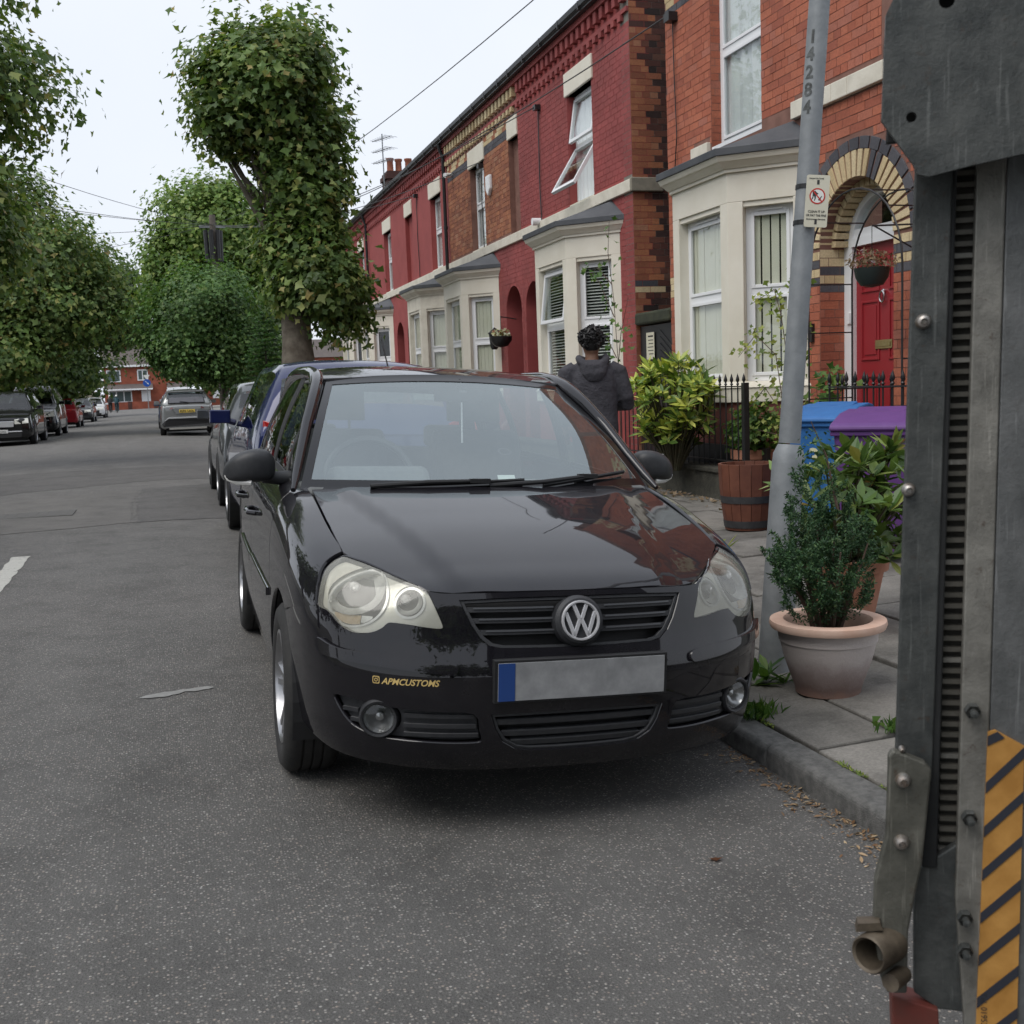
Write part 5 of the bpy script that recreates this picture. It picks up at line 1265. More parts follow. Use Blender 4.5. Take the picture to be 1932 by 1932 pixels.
def front_face(C,w,zn,paint,lights=(.42,.80,.62,.76),grille=None,plate=True,chrome=False,bar=None):
    for sg in (1,-1):
        a,b,z0,z1=lights; q=[(sg*a,-.02,z0),(sg*b,.02,z0+.02),(sg*b*.985,.09,z1+.03),(sg*a,.0,z1)]
        patch(C,'headlight',q if sg>0 else q[::-1],M_HLBODY,.06)
    gw,z0,z1=grille or (.40,.52,.68); patch(C,'grille',[(-gw,-.022,z0),(gw,-.022,z0),(gw+.03,-.015,z1),(-gw-.03,-.015,z1)],M_CHROME if chrome else M_PLASD,.05)
    patch(C,'lower_grille',[(-.62,-.022,.27),(.62,-.022,.27),(.66,-.02,.40),(-.66,-.02,.40)],M_PLASD,.06)
    if bar: patch(C,'bumper_bar',[(-.66,-.03,bar),(.66,-.03,bar),(.66,-.03,bar+.035),(-.66,-.03,bar+.035)],M_CHROME,.04)
    if plate: patch(C,'number_plate',[(-.26,-.04,.41),(.26,-.04,.41),(.26,-.04,.52),(-.26,-.04,.52)],mat('plate_bright',(.62,.62,.60),None,rough=.4),.008)
P_BLUE=car_paint('paint_dark_blue',(.008,.014,.075),rough=.4,metal=.2)
P_SILVER=car_paint('paint_silver_grey',(.30,.305,.30),rough=.35,metal=.75,dust=.02)
P_SILVER2=car_paint('paint_gunmetal',(.075,.08,.085),rough=.35,metal=.6,dust=.02)
P_BLACK2=car_paint('paint_black_solid',(.006,.006,.007))
P_RED=car_paint('paint_red',(.20,.012,.018),rough=.35,metal=.3)
P_DARK=car_paint('paint_dark_grey',(.03,.032,.035),rough=.35,metal=.5)
P_WHITE=car_paint('paint_white',(.68,.69,.70),rough=.4)
GR_R='cars parked on the right'; GR_L='cars parked on the left'
# dark blue hatchback right behind the black car, tail towards us, two wheels up on the kerb
c=loft_car('parked_car','dark blue hatchback parked tail first directly behind the nearest black car',4.0,1.70,1.53,P_BLUE,zb=.98,roof_end=.90,tail=.985,tailz=1.0,group=GR_R,head=.38)
for sg in (1,-1): patch(c,'tail_lamp',[(sg*.60,3.995,.80),(sg*.76,3.93,.80),(sg*.74,3.86,1.08),(sg*.64,3.93,1.05)][::sg],mat('tail_lamp_red',(.3,.012,.012),None,rough=.15),.03)
def oval_badge(C,x,y,z,a,b):
    T=Matrix.Translation((x,y,z))@Matrix.Rotation(-math.pi/2,4,'X')@Matrix.Diagonal((a,b,1,1)); m=MB(); m.lathe([(1,-.004),(1,.006),(.92,.010),(.88,.010)],32,T=T); m.lathe([(.88,.008),(0,.008)],32,T=T)
    return m
bdg=MB(); 
ob=oval_badge(c,-.0,4.0,.97,.075,.032).build('badge_rim',mat('badge_white',(.75,.76,.78),None,rough=.3),c,smooth=True,sharp=30)
ob=MB(); ob.lathe([(.86,.0085),(0,.0095)],32,T=Matrix.Translation((0,4.0,.97))@Matrix.Rotation(-math.pi/2,4,'X')@Matrix.Diagonal((.075,.032,1,1))); ob=ob.build('badge_field',mat('badge_blue',(.01,.03,.16),None,rough=.25),c)
text_on('Ford',.036,lambda u,v,w:Vector((-(u-w/2),4.0112,.957+v)),MATS['badge_white'],ob,'badge_lettering',shear=.25)
c.location=(1.36,12.15,.02); c.rotation_euler=(Matrix.Rotation(math.pi,3,'Z')@Matrix.Rotation(R(-2.2),3,'Y')).to_euler()
# pale silver car next along
c=loft_car('parked_car','gunmetal grey hatchback parked beyond the dark blue car',4.2,1.74,1.47,P_SILVER2,zb=.95,group=GR_R)
for sg in (1,-1): patch(c,'tail_lamp',[(sg*.55,4.19,.76),(sg*.78,4.12,.76),(sg*.77,4.06,.92),(sg*.60,4.15,.92)][::sg],MATS['tail_lamp_red'],.03)
put(c,1.40,17.3,math.pi,R(-2.0),.0)
# silver crossover seen from behind
c=loft_car('parked_car','silver crossover seen from behind with yellow rear plate by the purple bin',4.3,1.82,1.60,P_SILVER,zb=1.06,zh=1.02,roof_end=.86,tail=.955,tailz=1.10,wheel_r=.35,group=GR_R)
yb=4.30
M_TL=mat('tail_lamp_dark',(.10,.010,.012),None,rough=.45); M_YP=mat('plate_yellow',(.62,.44,.06),None,rough=.4)
patch(c,'rear_bumper_black',[(-.80,yb-.01,.34),(.80,yb-.01,.34),(.86,yb-.05,.42),(.70,yb-.0,.60),(-.70,yb-.0,.60),(-.86,yb-.05,.42)],M_PLASD,.05)
patch(c,'bumper_blade',[(-.78,yb-.02,.52),(-.62,yb-.0,.61),(.62,yb-.0,.61),(.78,yb-.02,.52),(.62,yb-.0,.66),(-.62,yb-.0,.66)],mat('silver_trim',(.55,.56,.56),None,rough=.35,metal=.5),.06)
patch(c,'plate_recess',[(-.36,yb-.01,.76),(.36,yb-.01,.76),(.50,yb-.03,.92),(.40,yb-.05,.97),(-.40,yb-.05,.97),(-.50,yb-.03,.92)],mat('silver_in_shade',(.16,.165,.16),None,rough=.4,metal=.5),.045)  # recess shade painted as a darker silver on a raised slab
patch(c,'number_plate',[(-.26,yb+.03,.80),(.26,yb+.03,.80),(.26,yb+.01,.91),(-.26,yb+.01,.91)],M_YP,.012)
text_on('PJ70 UOL',.098,lambda u,v,w:Vector((.24-u/w*.48,yb+.046-v*.1,.82+v)),mat('plate_ink',(.015,.015,.015),None,rough=.6),c,'plate_characters',bold=.003)
for sg in (1,-1): patch(c,'tail_lamp',[(sg*.46,yb-.04,.94),(sg*.84,yb-.16,.90),(sg*.86,yb-.24,1.05),(sg*.48,yb-.10,1.03)][::sg],M_TL,.08)
patch(c,'rear_glass_band',[(-.62,yb-.20,1.14),(.62,yb-.20,1.14),(.56,yb-.52,1.46),(-.56,yb-.52,1.46)],mat('dark_screen',(.02,.02,.022),None,rough=.08),.02)
patch(c,'rear_screen',[(-.585,yb-.175,1.145),(.585,yb-.175,1.145),(.55,yb-.36,1.33),(-.55,yb-.36,1.33)],mat('pale_screen_reflection',(.10,.10,.11),None,rough=.05),.015)  # reflection painted into the screen as a paler colour
m_=MB(); m_.box(-.60,.60,yb-.60,yb-.42,1.50,1.545); m_.build('roof_spoiler',P_SILVER,c,bevel=.012)
m_=MB(); m_.tube([(-.05,yb-.14,1.15),(.22,yb-.16,1.19)],.015,6); m_.build('rear_wiper',M_PLASD,c)
patch(c,'diffuser_strip',[(-.62,yb-.0,.235),(.62,yb-.0,.235),(.62,yb-.0,.30),(-.62,yb-.0,.30)],mat('pale_strip',(.35,.34,.31),None,rough=.6),.03)
put(c,.66,44.1,math.pi)
# blue car ahead of it and a white van at the far end
c=loft_car('parked_car','blue car just showing past the left side of the silver crossover',4.2,1.76,1.5,car_paint('paint_mid_blue',(.02,.05,.12)),group=GR_R); put(c,.52,53,math.pi)
c=loft_car('parked_van','white van standing at the far end of the right side',4.6,1.85,1.9,P_WHITE,van=True,zh=1.1,zb=1.1,group=GR_R); put(c,.75,70,math.pi)
# left side
c=loft_car('parked_car','black estate car with a silver grille at the left edge',4.85,1.93,1.70,P_BLACK2,zb=1.08,zh=1.05,wheel_r=.37,group=GR_L); front_face(c,.95,.85,P_BLACK2,(.46,.86,.68,.83),(.42,.60,.78),chrome=True,bar=.44); put(c,-5.0,37.5)
text_on('DMX',.085,lambda u,v,w:Vector((.02+u,-.043,.425+v)),MATS['plate_ink'],c,'plate_characters')
c=loft_car('parked_van','tall black van parked behind the black estate on the left',4.9,1.92,1.95,P_BLACK2,zb=1.2,zh=1.15,van=True,cowl=.20,head=.34,wheel_r=.34,group=GR_L); front_face(c,.95,.95,P_BLACK2,(.50,.86,.76,.95),(.42,.78,.90),bar=.62); put(c,-4.95,45.4)
c=loft_car('parked_car','red hatchback seen from behind on the left',4.1,1.78,1.50,P_RED,group=GR_L)
for sg in (1,-1): patch(c,'tail_lamp',[(sg*.52,4.08,.84),(sg*.80,4.0,.84),(sg*.79,3.95,.96),(sg*.55,4.04,.96)][::sg],MATS['tail_lamp_red'],.04)
patch(c,'rear_screen',[(-.60,3.86,1.0),(.60,3.86,1.0),(.50,3.58,1.32),(-.50,3.58,1.32)],mat('dark_screen',(.02,.02,.022),None,rough=.08),.03)
put(c,-5.1,63.0,math.pi)
c=loft_car('parked_car','dark grey car with bright windscreen half hidden by low branches',4.3,1.80,1.48,P_DARK,group=GR_L); front_face(c,.9,.75,P_DARK); put(c,-5.2,72)
c=loft_car('parked_car','white car parked farthest along the left kerb',4.3,1.80,1.52,P_WHITE,group=GR_L); front_face(c,.9,.75,P_WHITE,grille=(.5,.35,.60)); put(c,-5.2,86)
# ---------------------------------------------------------------- trees and plants
def leaf_mat(name,stops,rough=.5,trans=.35,spec=.4):
    t=NT(name); r=rand_node(t); c=t.ramp(r,stops); wp=t.n('NewGeometry').outputs['Position']
    c=t.mix(1.,c,t.ramp(t.noise(.9,3,.6,wp),[(.3,.62),(.7,1.32)]),'MULTIPLY')
    t.set(base=c,rough=rough,spec=spec); tl=t.n('BsdfTranslucent'); t.l(t.mix(1.,c,(1.25,1.3,.7),'MULTIPLY'),tl.inputs[0]); mx=t.n('MixShader'); mx.inputs[0].default_value=trans
    out=t.t.nodes['Material Output']; t.l(t.b.outputs[0],mx.inputs[1]); t.l(tl.outputs[0],mx.inputs[2]); t.l(mx.outputs[0],out.inputs[0]); MATS[name]=t.m; return t.m
M_LPLANE=leaf_mat('leaf_plane',[(0.,(.07,.125,.036)),(.45,(.12,.20,.05)),(.8,(.20,.275,.075)),(.95,(.32,.35,.11)),(1.,(.34,.25,.09))])
M_LDARK=leaf_mat('leaf_dark',[(0.,(.05,.095,.028)),(.5,(.09,.155,.042)),(.85,(.15,.215,.058)),(1.,(.24,.27,.085))])
M_LBRIGHT=leaf_mat('leaf_bright',[(0.,(.10,.18,.042)),(.5,(.16,.26,.058)),(.85,(.23,.32,.075)),(1.,(.31,.36,.10))])
M_LHORN=leaf_mat('leaf_hornbeam',[(0.,(.055,.125,.036)),(.5,(.095,.185,.05)),(.9,(.14,.24,.064)),(1.,(.20,.27,.085))])
M_BARK=mat('bark_plane',(.10,.082,.062),(.19,.165,.13),6,.9,0,.02,14)
M_BARKD=mat('bark_dark',(.055,.045,.035),(.10,.085,.065),8,.92,0,.02,18)
# leaf outlines (unit length along +y, folded along the midrib): 6 verts, two quads
LEAF6=np.array([(0,0,0),(.56,.42,.12),(.20,.58,.04),(0,1,-.03),(-.20,.58,.04),(-.56,.42,.12)],np.float32)
LEAFN=np.array([(0,0,0),(.17,.35,.05),(.13,.7,.03),(0,1,-.04),(-.13,.7,.03),(-.17,.35,.05)],np.float32)
def leaf_cloud(P,D,size,rng,shape=LEAF6,twist=1.0,droop=.25):
    """P points, D preferred normals, size array -> V,F"""
    n=len(P); Nn=D+rng.normal(0,.55*twist,(n,3)); Nn/=np.linalg.norm(Nn,axis=1)[:,None]+1e-9
    a=rng.normal(0,1,(n,3)); a[:,2]-=droop; a-=Nn*(a*Nn).sum(1)[:,None]; a/=np.linalg.norm(a,axis=1)[:,None]+1e-9
    b=np.cross(a,Nn); L=shape[None]*size[:,None,None]
    V=P[:,None,:]+L[...,0:1]*b[:,None,:]+L[...,1:2]*a[:,None,:]+L[...,2:3]*Nn[:,None,:]
    k=np.arange(n)[:,None]*6; F=np.concatenate([k+np.array([[0,1,2,3]]),k+np.array([[0,3,4,5]])],0)
    return V.reshape(-1,3),F
def crown_pts(blobs,rng,spread=.34,per=60,shell=.55,shoots=0):
    P=[];D=[];tips=[]
    for (c,r,n) in blobs:
        c=np.array(c);r=np.array(r)
        for _ in range(n):
            d=rng.normal(0,1,3); d/=np.linalg.norm(d); q=d*(shell+(1-shell)*rng.random()**.6)*rng.uniform(.74,1.16); cc=c+q*r; tips.append(cc)
            m=int(per*rng.uniform(.6,1.4)); sp=spread*rng.uniform(.7,1.3); pts=cc+rng.normal(0,1,(m,3))*np.array([sp,sp,sp*.8]); P.append(pts)
            nd=d/r*r.mean(); nd=nd/np.linalg.norm(nd)*.8+np.array([0,0,.8]); D.append(np.repeat(nd[None],m,0)+ (pts-cc)*1.2)
            if shoots and d[2]>-.1 and rng.random()<shoots:
                dd=d*np.array([.7,.7,.4])+np.array([0,0,1.0]); dd/=np.linalg.norm(dd); L=rng.uniform(.35,.95); k=int(L*16); us=np.linspace(.1,1,k)[:,None]
                P.append(cc+d*sp*.8+dd*us*L+rng.normal(0,.05,(k,3))); D.append(np.repeat(d[None]*.6+[[0,0,.5]],k,0))
    return np.concatenate(P),np.concatenate(D),tips
def branches(base,top,tips,rng,r0,frac=.35,seg=4):
    mb=MB(); base=Vector(base); top=Vector(top)
    sel=[t for t in tips if rng.random()<frac]
    for t in sel:
        t=Vector(t); k=rng.uniform(.15,.95); s=base.lerp(top,k); mid=s.lerp(t,.5)+Vector((rng.normal(0,.12),rng.normal(0,.12),.18)); r=r0*(.30-.18*k)*rng.uniform(.6,1.2)
        mb.tube([s,s.lerp(mid,.6)+Vector((0,0,.05)),mid,mid.lerp(t,.6),t],[r,r*.8,r*.55,r*.28,r*.06],6,cap=False)
    return mb
def tree(label,base,trunk,blobs,leaf,lm,bark,per=60,spread=.34,seed=1,group='street trees',shape=LEAF6,frac=.3,name='street_tree',shell=.55,twist=1.0,shoots=.6):
    rng=np.random.default_rng(seed); root=empty(name,base,label=label,cat='tree',group=group)
    th,tr,lean=trunk; b=Vector((0,0,0)); top=Vector((lean[0],lean[1],th))
    rel=[((c[0]-base[0],c[1]-base[1],c[2]-base[2]),r,n) for c,r,n in blobs]
    P,D,tips=crown_pts(rel,rng,spread,per,shell,shoots); sz=leaf*np.clip(rng.lognormal(0,.32,len(P)),.45,1.9); V,F=leaf_cloud(P,D,sz,rng,shape,twist)
    crown=link('crown',np_mesh('crown',V,F,lm,True),root)
    mb=MB(); n=9; pts=[]; rs=[]
    for k in range(n+1):
        u=k/n; p=b.lerp(top,u)+Vector((.06*math.sin(u*5+seed),.06*math.cos(u*4+seed),0))*th*.06; pts.append(p); rs.append(tr*(1.25 if k==0 else 1.0)*(1-.55*u)*(1+.10*math.sin(k*2.1+seed)))
    mb.tube(pts,rs,16); br=branches(b.lerp(top,.35),top,tips,rng,tr,frac); mb.add(br.v,br.f)
    tk=mb.build('trunk',bark,root,smooth=True,sharp=60); return root
def gz(x): return pave_z(x) if x>KX else .045
tree('pollarded plane tree with leafy trunk standing behind the parked blue car',(2.44,21.0,gz(2.44)),(6.6,.36,(-.1,0)),
  [((2.1,21,6.7),(1.0,1.1,.95),60),((2.5,21,7.3),(.75,.8,.6),22),((1.5,21,6.95),(.6,.7,.5),16),((1.45,20.9,6.15),(.55,.7,.45),20),((2.95,21,5.75),(.40,.7,.95),28),((2.7,21,4.7),(.55,.7,.85),32),((2.85,20.9,3.4),(.62,.75,.85),46),((2.35,20.9,3.6),(.40,.6,.85),24),((2.45,20.8,5.55),(.5,.5,.6),26),((3.3,20.9,2.9),(.35,.45,.6),12)],.118,M_LPLANE,M_BARK,per=150,spread=.21,seed=4,frac=.5,shoots=.6)
tree('tall yellowish green tree rising behind the telegraph pole',(3.2,52,gz(3.2)),(8,.28,(-.3,0)),[((2.4,51,8.6),(2.4,2.4,2.2),110),((1.0,51,7.0),(1.7,2,1.6),50),((3.8,51,7.0),(2,2,2),60),((2.2,51,6.0),(2.6,2.2,1.4),50)],.17,M_LBRIGHT,M_BARKD,per=140,spread=.42,seed=11)
tree('small leafed green tree overhanging the silver crossover',(2.35,43.5,gz(2.3)),(3.6,.14,(-.5,0)),[((1.45,42.5,4.3),(2.1,1.9,1.7),120),((.7,42.5,3.1),(1.3,1.4,1.0),50),((2.6,42.5,3.0),(1.3,1.4,1.1),60),((1.5,42.5,2.6),(1.7,1.5,.7),40)],.115,M_LHORN,M_BARK,per=140,spread=.32,seed=21)
tree('big plane tree whose crown fills the top left corner',(-7.0,24,.05),(9,.35,(.6,0)),[((-4.4,24,7.3),(2.5,2.4,1.5),120),((-4.7,24,9.6),(2.7,2.3,1.5),100),((-4.3,24,4.7),(1.7,1.8,1.6),90),((-6.8,24,8.5),(2.2,2.5,2.4),50)],.135,M_LPLANE,M_BARKD,per=130,spread=.36,seed=31,group='trees along the left pavement')
tree('dense dark tree over the black estate car on the left',(-7.2,44,.05),(6,.3,(1.0,0)),[((-5.6,45,8.2),(2.4,2.2,1.6),70),((-4.9,44,6.4),(3.0,2.6,1.9),130),((-4.4,44,4.7),(2.8,2.4,1.5),120),((-5.8,43,3.0),(2.2,2,1.0),60),((-2.5,44.5,5.0),(1.3,1.6,1.1),46)],.15,M_LPLANE,M_BARKD,per=125,spread=.40,seed=41,group='trees along the left pavement')
tree('dark spreading tree above the red car on the left',(-7.0,62,.05),(6,.3,(.8,0)),[((-4.4,62,6.9),(3.4,3,2.4),150),((-2.6,62,5.6),(1.9,2.4,1.4),70),((-5.6,61,3.0),(2.8,2.4,1.2),90),((-7.4,60,5.0),(3,3,3),80)],.21,M_LDARK,M_BARKD,per=110,spread=.45,seed=51,group='trees along the left pavement')
tree('farthest dark tree on the left near the street end',(-8.2,92,.05),(7,.3,(.8,0)),[((-6.4,92,9.0),(4.6,3,3.2),130),((-7.4,92,4.6),(2.2,2.4,1.6),60),((-8.5,90,3.5),(4,3,2),90)],.36,M_LDARK,M_BARKD,per=70,spread=.6,seed=61,group='trees along the left pavement')
tree('dark tree on the right beyond the yellowish green tree',(4.0,78,gz(3)),(7,.3,(-.5,0)),[((3.4,78,6.6),(4.4,3,3.2),140),((1.8,77,3.9),(2.0,2.2,1.1),60),((5.6,77,4.0),(3,3,2),60)],.32,M_LDARK,M_BARKD,per=75,spread=.52,seed=71)
tree('broad tree closing the view at the right end of the street',(6,120,gz(3)),(7,.3,(-.5,0)),[((7,120,7),(6,3,4),110),((4.5,118,4.2),(3.4,2.4,1.6),60)],.42,M_LDARK,M_BARKD,per=60,spread=.75,seed=81)
# trees across the road beside the camera: seen only as dark reflections in the cars
tree('leafy tree opposite the black car mirrored in its doors',(-8.4,8.5,.05),(4.6,.3,(.2,0)),[((-8.4,8.5,4.2),(2.6,4.2,2.2),110),((-8.6,2.5,4.2),(2.4,3.2,2.2),70)],.42,M_LDARK,M_BARKD,per=34,spread=.6,seed=91,group='trees along the left pavement')
tree('leafy tree opposite the parked cars farther on',(-8.6,17,.05),(4.4,.3,(.2,0)),[((-8.6,16.0,3.6),(2.0,3.0,1.8),80)],.42,M_LDARK,M_BARKD,per=34,spread=.6,seed=92,group='trees along the left pavement')
tree('unseen tall tree added behind the viewer to darken the black bumper',(-3.6,-13,.05),(8,.35,(.2,0)),[((-3.4,-13,4.6),(4.5,2.5,4.0),130)],.5,M_LDARK,M_BARKD,per=30,spread=.7,seed=93,group='trees along the left pavement')  # unseen, added to darken what the bumper reflects
tree('second unseen tall tree added behind the viewer to darken the black car',(3.4,-17,.05),(8,.35,(.2,0)),[((4.4,-17,5.0),(4.8,2.5,4.6),130)],.5,M_LDARK,M_BARKD,per=30,spread=.7,seed=94)  # also unseen, added for darker reflections in the car
# conifer in the front garden
def conifer(label,base,h,r,seed,lm):
    rng=np.random.default_rng(seed); root=empty('conifer',base,label=label,cat='tree'); P=[];D=[]
    mb=MB(); mb.tube([(0,0,0),(0,0,h*.98)],[.06,.01],8)
    z=.25
    while z<h*.97:
        k=1-z/h; nb=int(6+5*k)
        for j in range(nb):
            a=2*math.pi*(j+rng.random())/nb; L=r*(k**.8)*rng.uniform(.75,1.15)+.06
            e=np.array([math.cos(a)*L,math.sin(a)*L,z-.10*L+.05]); mb.tube([(0,0,z),(e[0]*.6,e[1]*.6,z+.03),tuple(e)],[.012,.008,.003],4,cap=False)
            for u in np.linspace(.2,1,max(4,int(L*22))):
                m=5; P.append(np.array([0,0,z])*(1-u)+e*u+rng.normal(0,.03,(m,3))*[1,1,.5]); D.append(np.repeat(np.array([[0,0,1.]]),m,0))
        z+=.20*(.6+.5*k)
    P=np.concatenate(P);D=np.concatenate(D); V,F=leaf_cloud(P,D,rng.uniform(.07,.14,len(P)),rng,LEAFN,.5,.1)
    link('crown',np_mesh('crown',V,F,lm,True),root); mb.build('trunk',M_BARKD,root); return root
M_LCONI=leaf_mat('leaf_conifer',[(0.,(.03,.08,.03)),(.6,(.055,.13,.04)),(1.,(.10,.19,.05))])
conifer('bright green conifer left of the plane tree trunk',(3.1,36,gz(3)),3.9,1.25,5,M_LCONI)
# clipped dark hedge behind the left pavement and low garden walls
def hedge(label,x0,x1,y0,y1,h,seed):
    rng=np.random.default_rng(seed); n=int((y1-y0)*h*120); P=np.stack([rng.uniform(x0,x1,n),rng.uniform(y0,y1,n),rng.uniform(.1,h,n)],-1)
    V,F=leaf_cloud(P,np.repeat(np.array([[1,0,.6]]),n,0),rng.uniform(.08,.16,n),rng); root=empty('hedge',(x1,y0,.05),label=label,cat='hedge')
    o=link('foliage',np_mesh('foliage',V,F,M_LDARK,True),root); rebase(root,(x1,y0,.05))
    m=MB(); m.box(x0+.25,x1-.25,y0,y1,.05,h-.25); m.build('stems',M_BARKD,root).matrix_parent_inverse=Matrix.Translation((-x1,-y0,-.05)); return root
hedge('dark hedge behind the cars on the left pavement',-10.2,-8.8,34,112,2.2,3)
# ---------------------------------------------------------------- street furniture, gardens, people
M_GALV=mat('galvanised_grey',(.20,.215,.225),(.28,.295,.305),9,.6,.25,.0015,60)
M_TERRA=mat('terracotta',(.34,.14,.085),(.42,.20,.13),7,.85,0,.002,60)
def worn_steel(name,c1,c2,rust=.5):
    t=NT(name); co=t.co('Object'); mp=t.n('Mapping'); mp.inputs['Scale'].default_value=(160,160,9); t.l(co,mp.inputs[0])
    cloud=t.ramp(t.noise(17,7,.7,co),[(.3,0.),(.72,1.)]); scr=t.ramp(t.noise(1,3,.6,mp.outputs[0]),[(.60,0.),(.72,1.)]); spot=t.ramp(t.noise(55,5,.75,co),[(.60,0.),(.70,1.)])
    c=t.mix(t.math('MULTIPLY',scr,.45),t.mix(cloud,c1,c2),tuple(min(1,v*1.9) for v in c2)); c=t.mix(t.math('MULTIPLY',spot,rust),c,(.07,.038,.022))
    t.set(base=c,metal=.45,rough=t.math('ADD',t.math('MULTIPLY',cloud,.25),.38)); t.bump(t.noise(150,5,.7,co),.0009); MATS[name]=t.m; return t.m
M_STEELD=worn_steel('lift_steel_dark',(.045,.05,.05),(.12,.125,.12),.45)
M_STEELL=worn_steel('lift_steel_pale',(.15,.145,.13),(.30,.29,.26),.6)
M_BOLT=mat('bolt_zinc',(.45,.45,.44),(.30,.22,.16),60,.4,.8)
# --- lamp post, leaning
lp=empty('lamp_post',(2.47,4.22,pave_z(2.47)),label='leaning grey steel lamp post with a sign strapped to it',cat='lamp post')
mb=MB(); mb.lathe([(.072,-.12),(.071,.0),(.069,.90),(.066,.945),(.048,.985)],28); mb.build('base_section',M_GALV,lp,smooth=True,sharp=35)
mb=MB(); mb.lathe([(.046,.99),(.044,2.2),(.040,5.6)],24); mb.build('shaft',M_GALV,lp,smooth=True)
dr=MB(); dr.box(-.04,.04,-.0725,-.0690,.18,.62); dr.build('access_door',M_GALV,lp,bevel=.002)
for z in (2.065,1.915): b=MB(); b.lathe([(.0475,z),(.0475,z+.018)],24); b.build('sign_strap',M_BLACKP,lp)
M_DIG=mat('stencil_black',(.05,.052,.05),(.14,.15,.15),40,.8)
for k,ch_ in enumerate('14284'):
    text_on(ch_,.075,lambda u,v,w,k=k:Vector((-.0452*math.sin(R(62)-(u-w/2)/.045),-.0452*math.cos(R(62)-(u-w/2)/.045),2.66-k*.072+v)),M_DIG,lp,'painted_digit',bold=.002,fine=True)
lp.rotation_euler=(R(-.3),R(5.2),0)
# strapped notice
sg=empty('street_sign',label='cream plate forbidding dog fouling strapped to the lamp post',cat='sign')
LT=Matrix.Translation((2.47,4.22,pave_z(2.47)))@Matrix.Rotation(R(5.2),4,'Y')@Matrix.Rotation(R(-20),4,'Z')@Matrix.Translation((.030,-.052,1.90))
M_SIGN=mat('sign_cream',(.60,.57,.45),(.64,.61,.50),5,.5)
hw,hh_=.048,.215
mb=MB(); pts=[]
for cx,cy,a0 in ((hw-.008,hh_-.008,0),(-hw+.008,hh_-.008,90),(-hw+.008,.008,180),(hw-.008,.008,270)): pts+=[(cx+.008*math.cos(R(a0+30*k)),cy+.008*math.sin(R(a0+30*k))) for k in range(4)]
mb.prism(pts,lambda a,b:LT@Vector((a,0,b)),lambda a,b:LT@Vector((a,.004,b))); mb.build('plate',M_SIGN,sg)
def sign_txt(t,sz,cx,z,m,maxw=None): text_on(t,sz,lambda u,v,w:LT@Vector((cx+(u-w/2)*(1 if not maxw else min(1,maxw/w)),-.0012,z+v)),m,sg,'lettering',bold=.0003)
M_INK=mat('sign_ink',(.03,.03,.03),None,rough=.7); M_SRED=mat('sign_red',(.50,.03,.02),None,rough=.5); M_WHT=mat('sign_white',(.74,.74,.70),None,rough=.6)
sign_txt('CLEAN IT UP',.013,0,.060,M_INK,.07); sign_txt('OR PAY THE FINE',.013,0,.044,M_INK,.085); sign_txt('Environment Services',.009,0,.030,M_INK,.08); sign_txt('Liverpool City Council',.008,-.008,.198,M_INK,.06)
ring=lambda r,n=32:[(r*math.cos(2*math.pi*k/n),.128+r*math.sin(2*math.pi*k/n)) for k in range(n)]
def flat(loops,m,nm,y=-.0012):
    V,F=fill2d(loops,.02); q=MB(); q.add([LT@Vector((p[0],y,p[1])) for p in V],[tuple(int(i) for i in f) for f in F]); return q.build(nm,m,sg)
flat([ring(.030)],M_WHT,'ring_field',-.0008); flat([ring(.033),ring(.0275)],M_SRED,'red_ring')
flat([[(-.020,.146),(-.010,.150),(-.004,.143),(.004,.139),(.0,.134),(-.006,.136),(-.006,.118),(-.010,.108),(-.013,.108),(-.011,.120),(-.015,.130),(-.017,.118),(-.022,.112),(-.024,.114),(-.020,.124)]],M_INK,'dog_shape'); flat([[(.006,.110),(.014,.110),(.015,.120),(.020,.128),(.017,.129),(.011,.121),(.004,.115)]],M_INK,'shovel_shape')
flat([[(-.023,.150),(-.019,.153),(.023,.106),(.019,.103)]],M_SRED,'red_bar',-.0016)
for z in (.176,.012): flat([[(-.005,z),(.005,z),(.005,z+.018),(-.005,z+.018)]],M_INK,'strap_slot')
rebase(sg,(2.52,4.15,1.9))
# --- truck tail lift at the right edge
LIFT=empty('truck_tail_lift',(.90,1.20,0),label='grey steel tail lift column with hazard tape at the right edge',cat='tail lift')
_a=Vector((math.cos(R(30)),-math.sin(R(30)),0)); _w=Vector((_a.x*math.sin(R(3)),_a.y*math.sin(R(3)),math.cos(R(3)))); _n=Vector((.499,.865,0))
def lf(u,v,d): return _a*u+_w*v+_n*d
def lprism(nm,poly,d0,d1,m,par=LIFT,bev=.002,**k):
    q=MB(); q.prism(poly,lambda a,b:lf(a,b,d0),lambda a,b:lf(a,b,d1)); 
    return q.build(nm,m,par,bevel=bev,**k)
def ext(p0,p1,v): k=(v-p0[1])/(p1[1]-p0[1]); return (p0[0]+(p1[0]-p0[0])*k,v)
GUS=[(-.12,1.90),(-.1185,1.753),(-.126,1.736),(-.1245,1.616),(-.11,1.596),(-.086,1.563),(-.080,1.551),(-.068,1.547),(-.022,1.556),(.10,1.575),(.12,1.90)]
hc=lambda c,r,n=20:[(c[0]+r*math.cos(2*math.pi*k/n),c[1]+r*math.sin(2*math.pi*k/n)) for k in range(n)]
V_,F_2=fill2d([GUS,hc((-.059,1.745),.009),hc((-.091,1.617),.006)],.02); q=MB(); q.add([lf(p[0],p[1],-.060) for p in V_],[tuple(int(i) for i in f) for f in F_2]); o_=q.build('upper_gusset',M_STEELD,LIFT); s_=o_.modifiers.new('solid','SOLIDIFY'); s_.thickness=.008; s_.offset=0
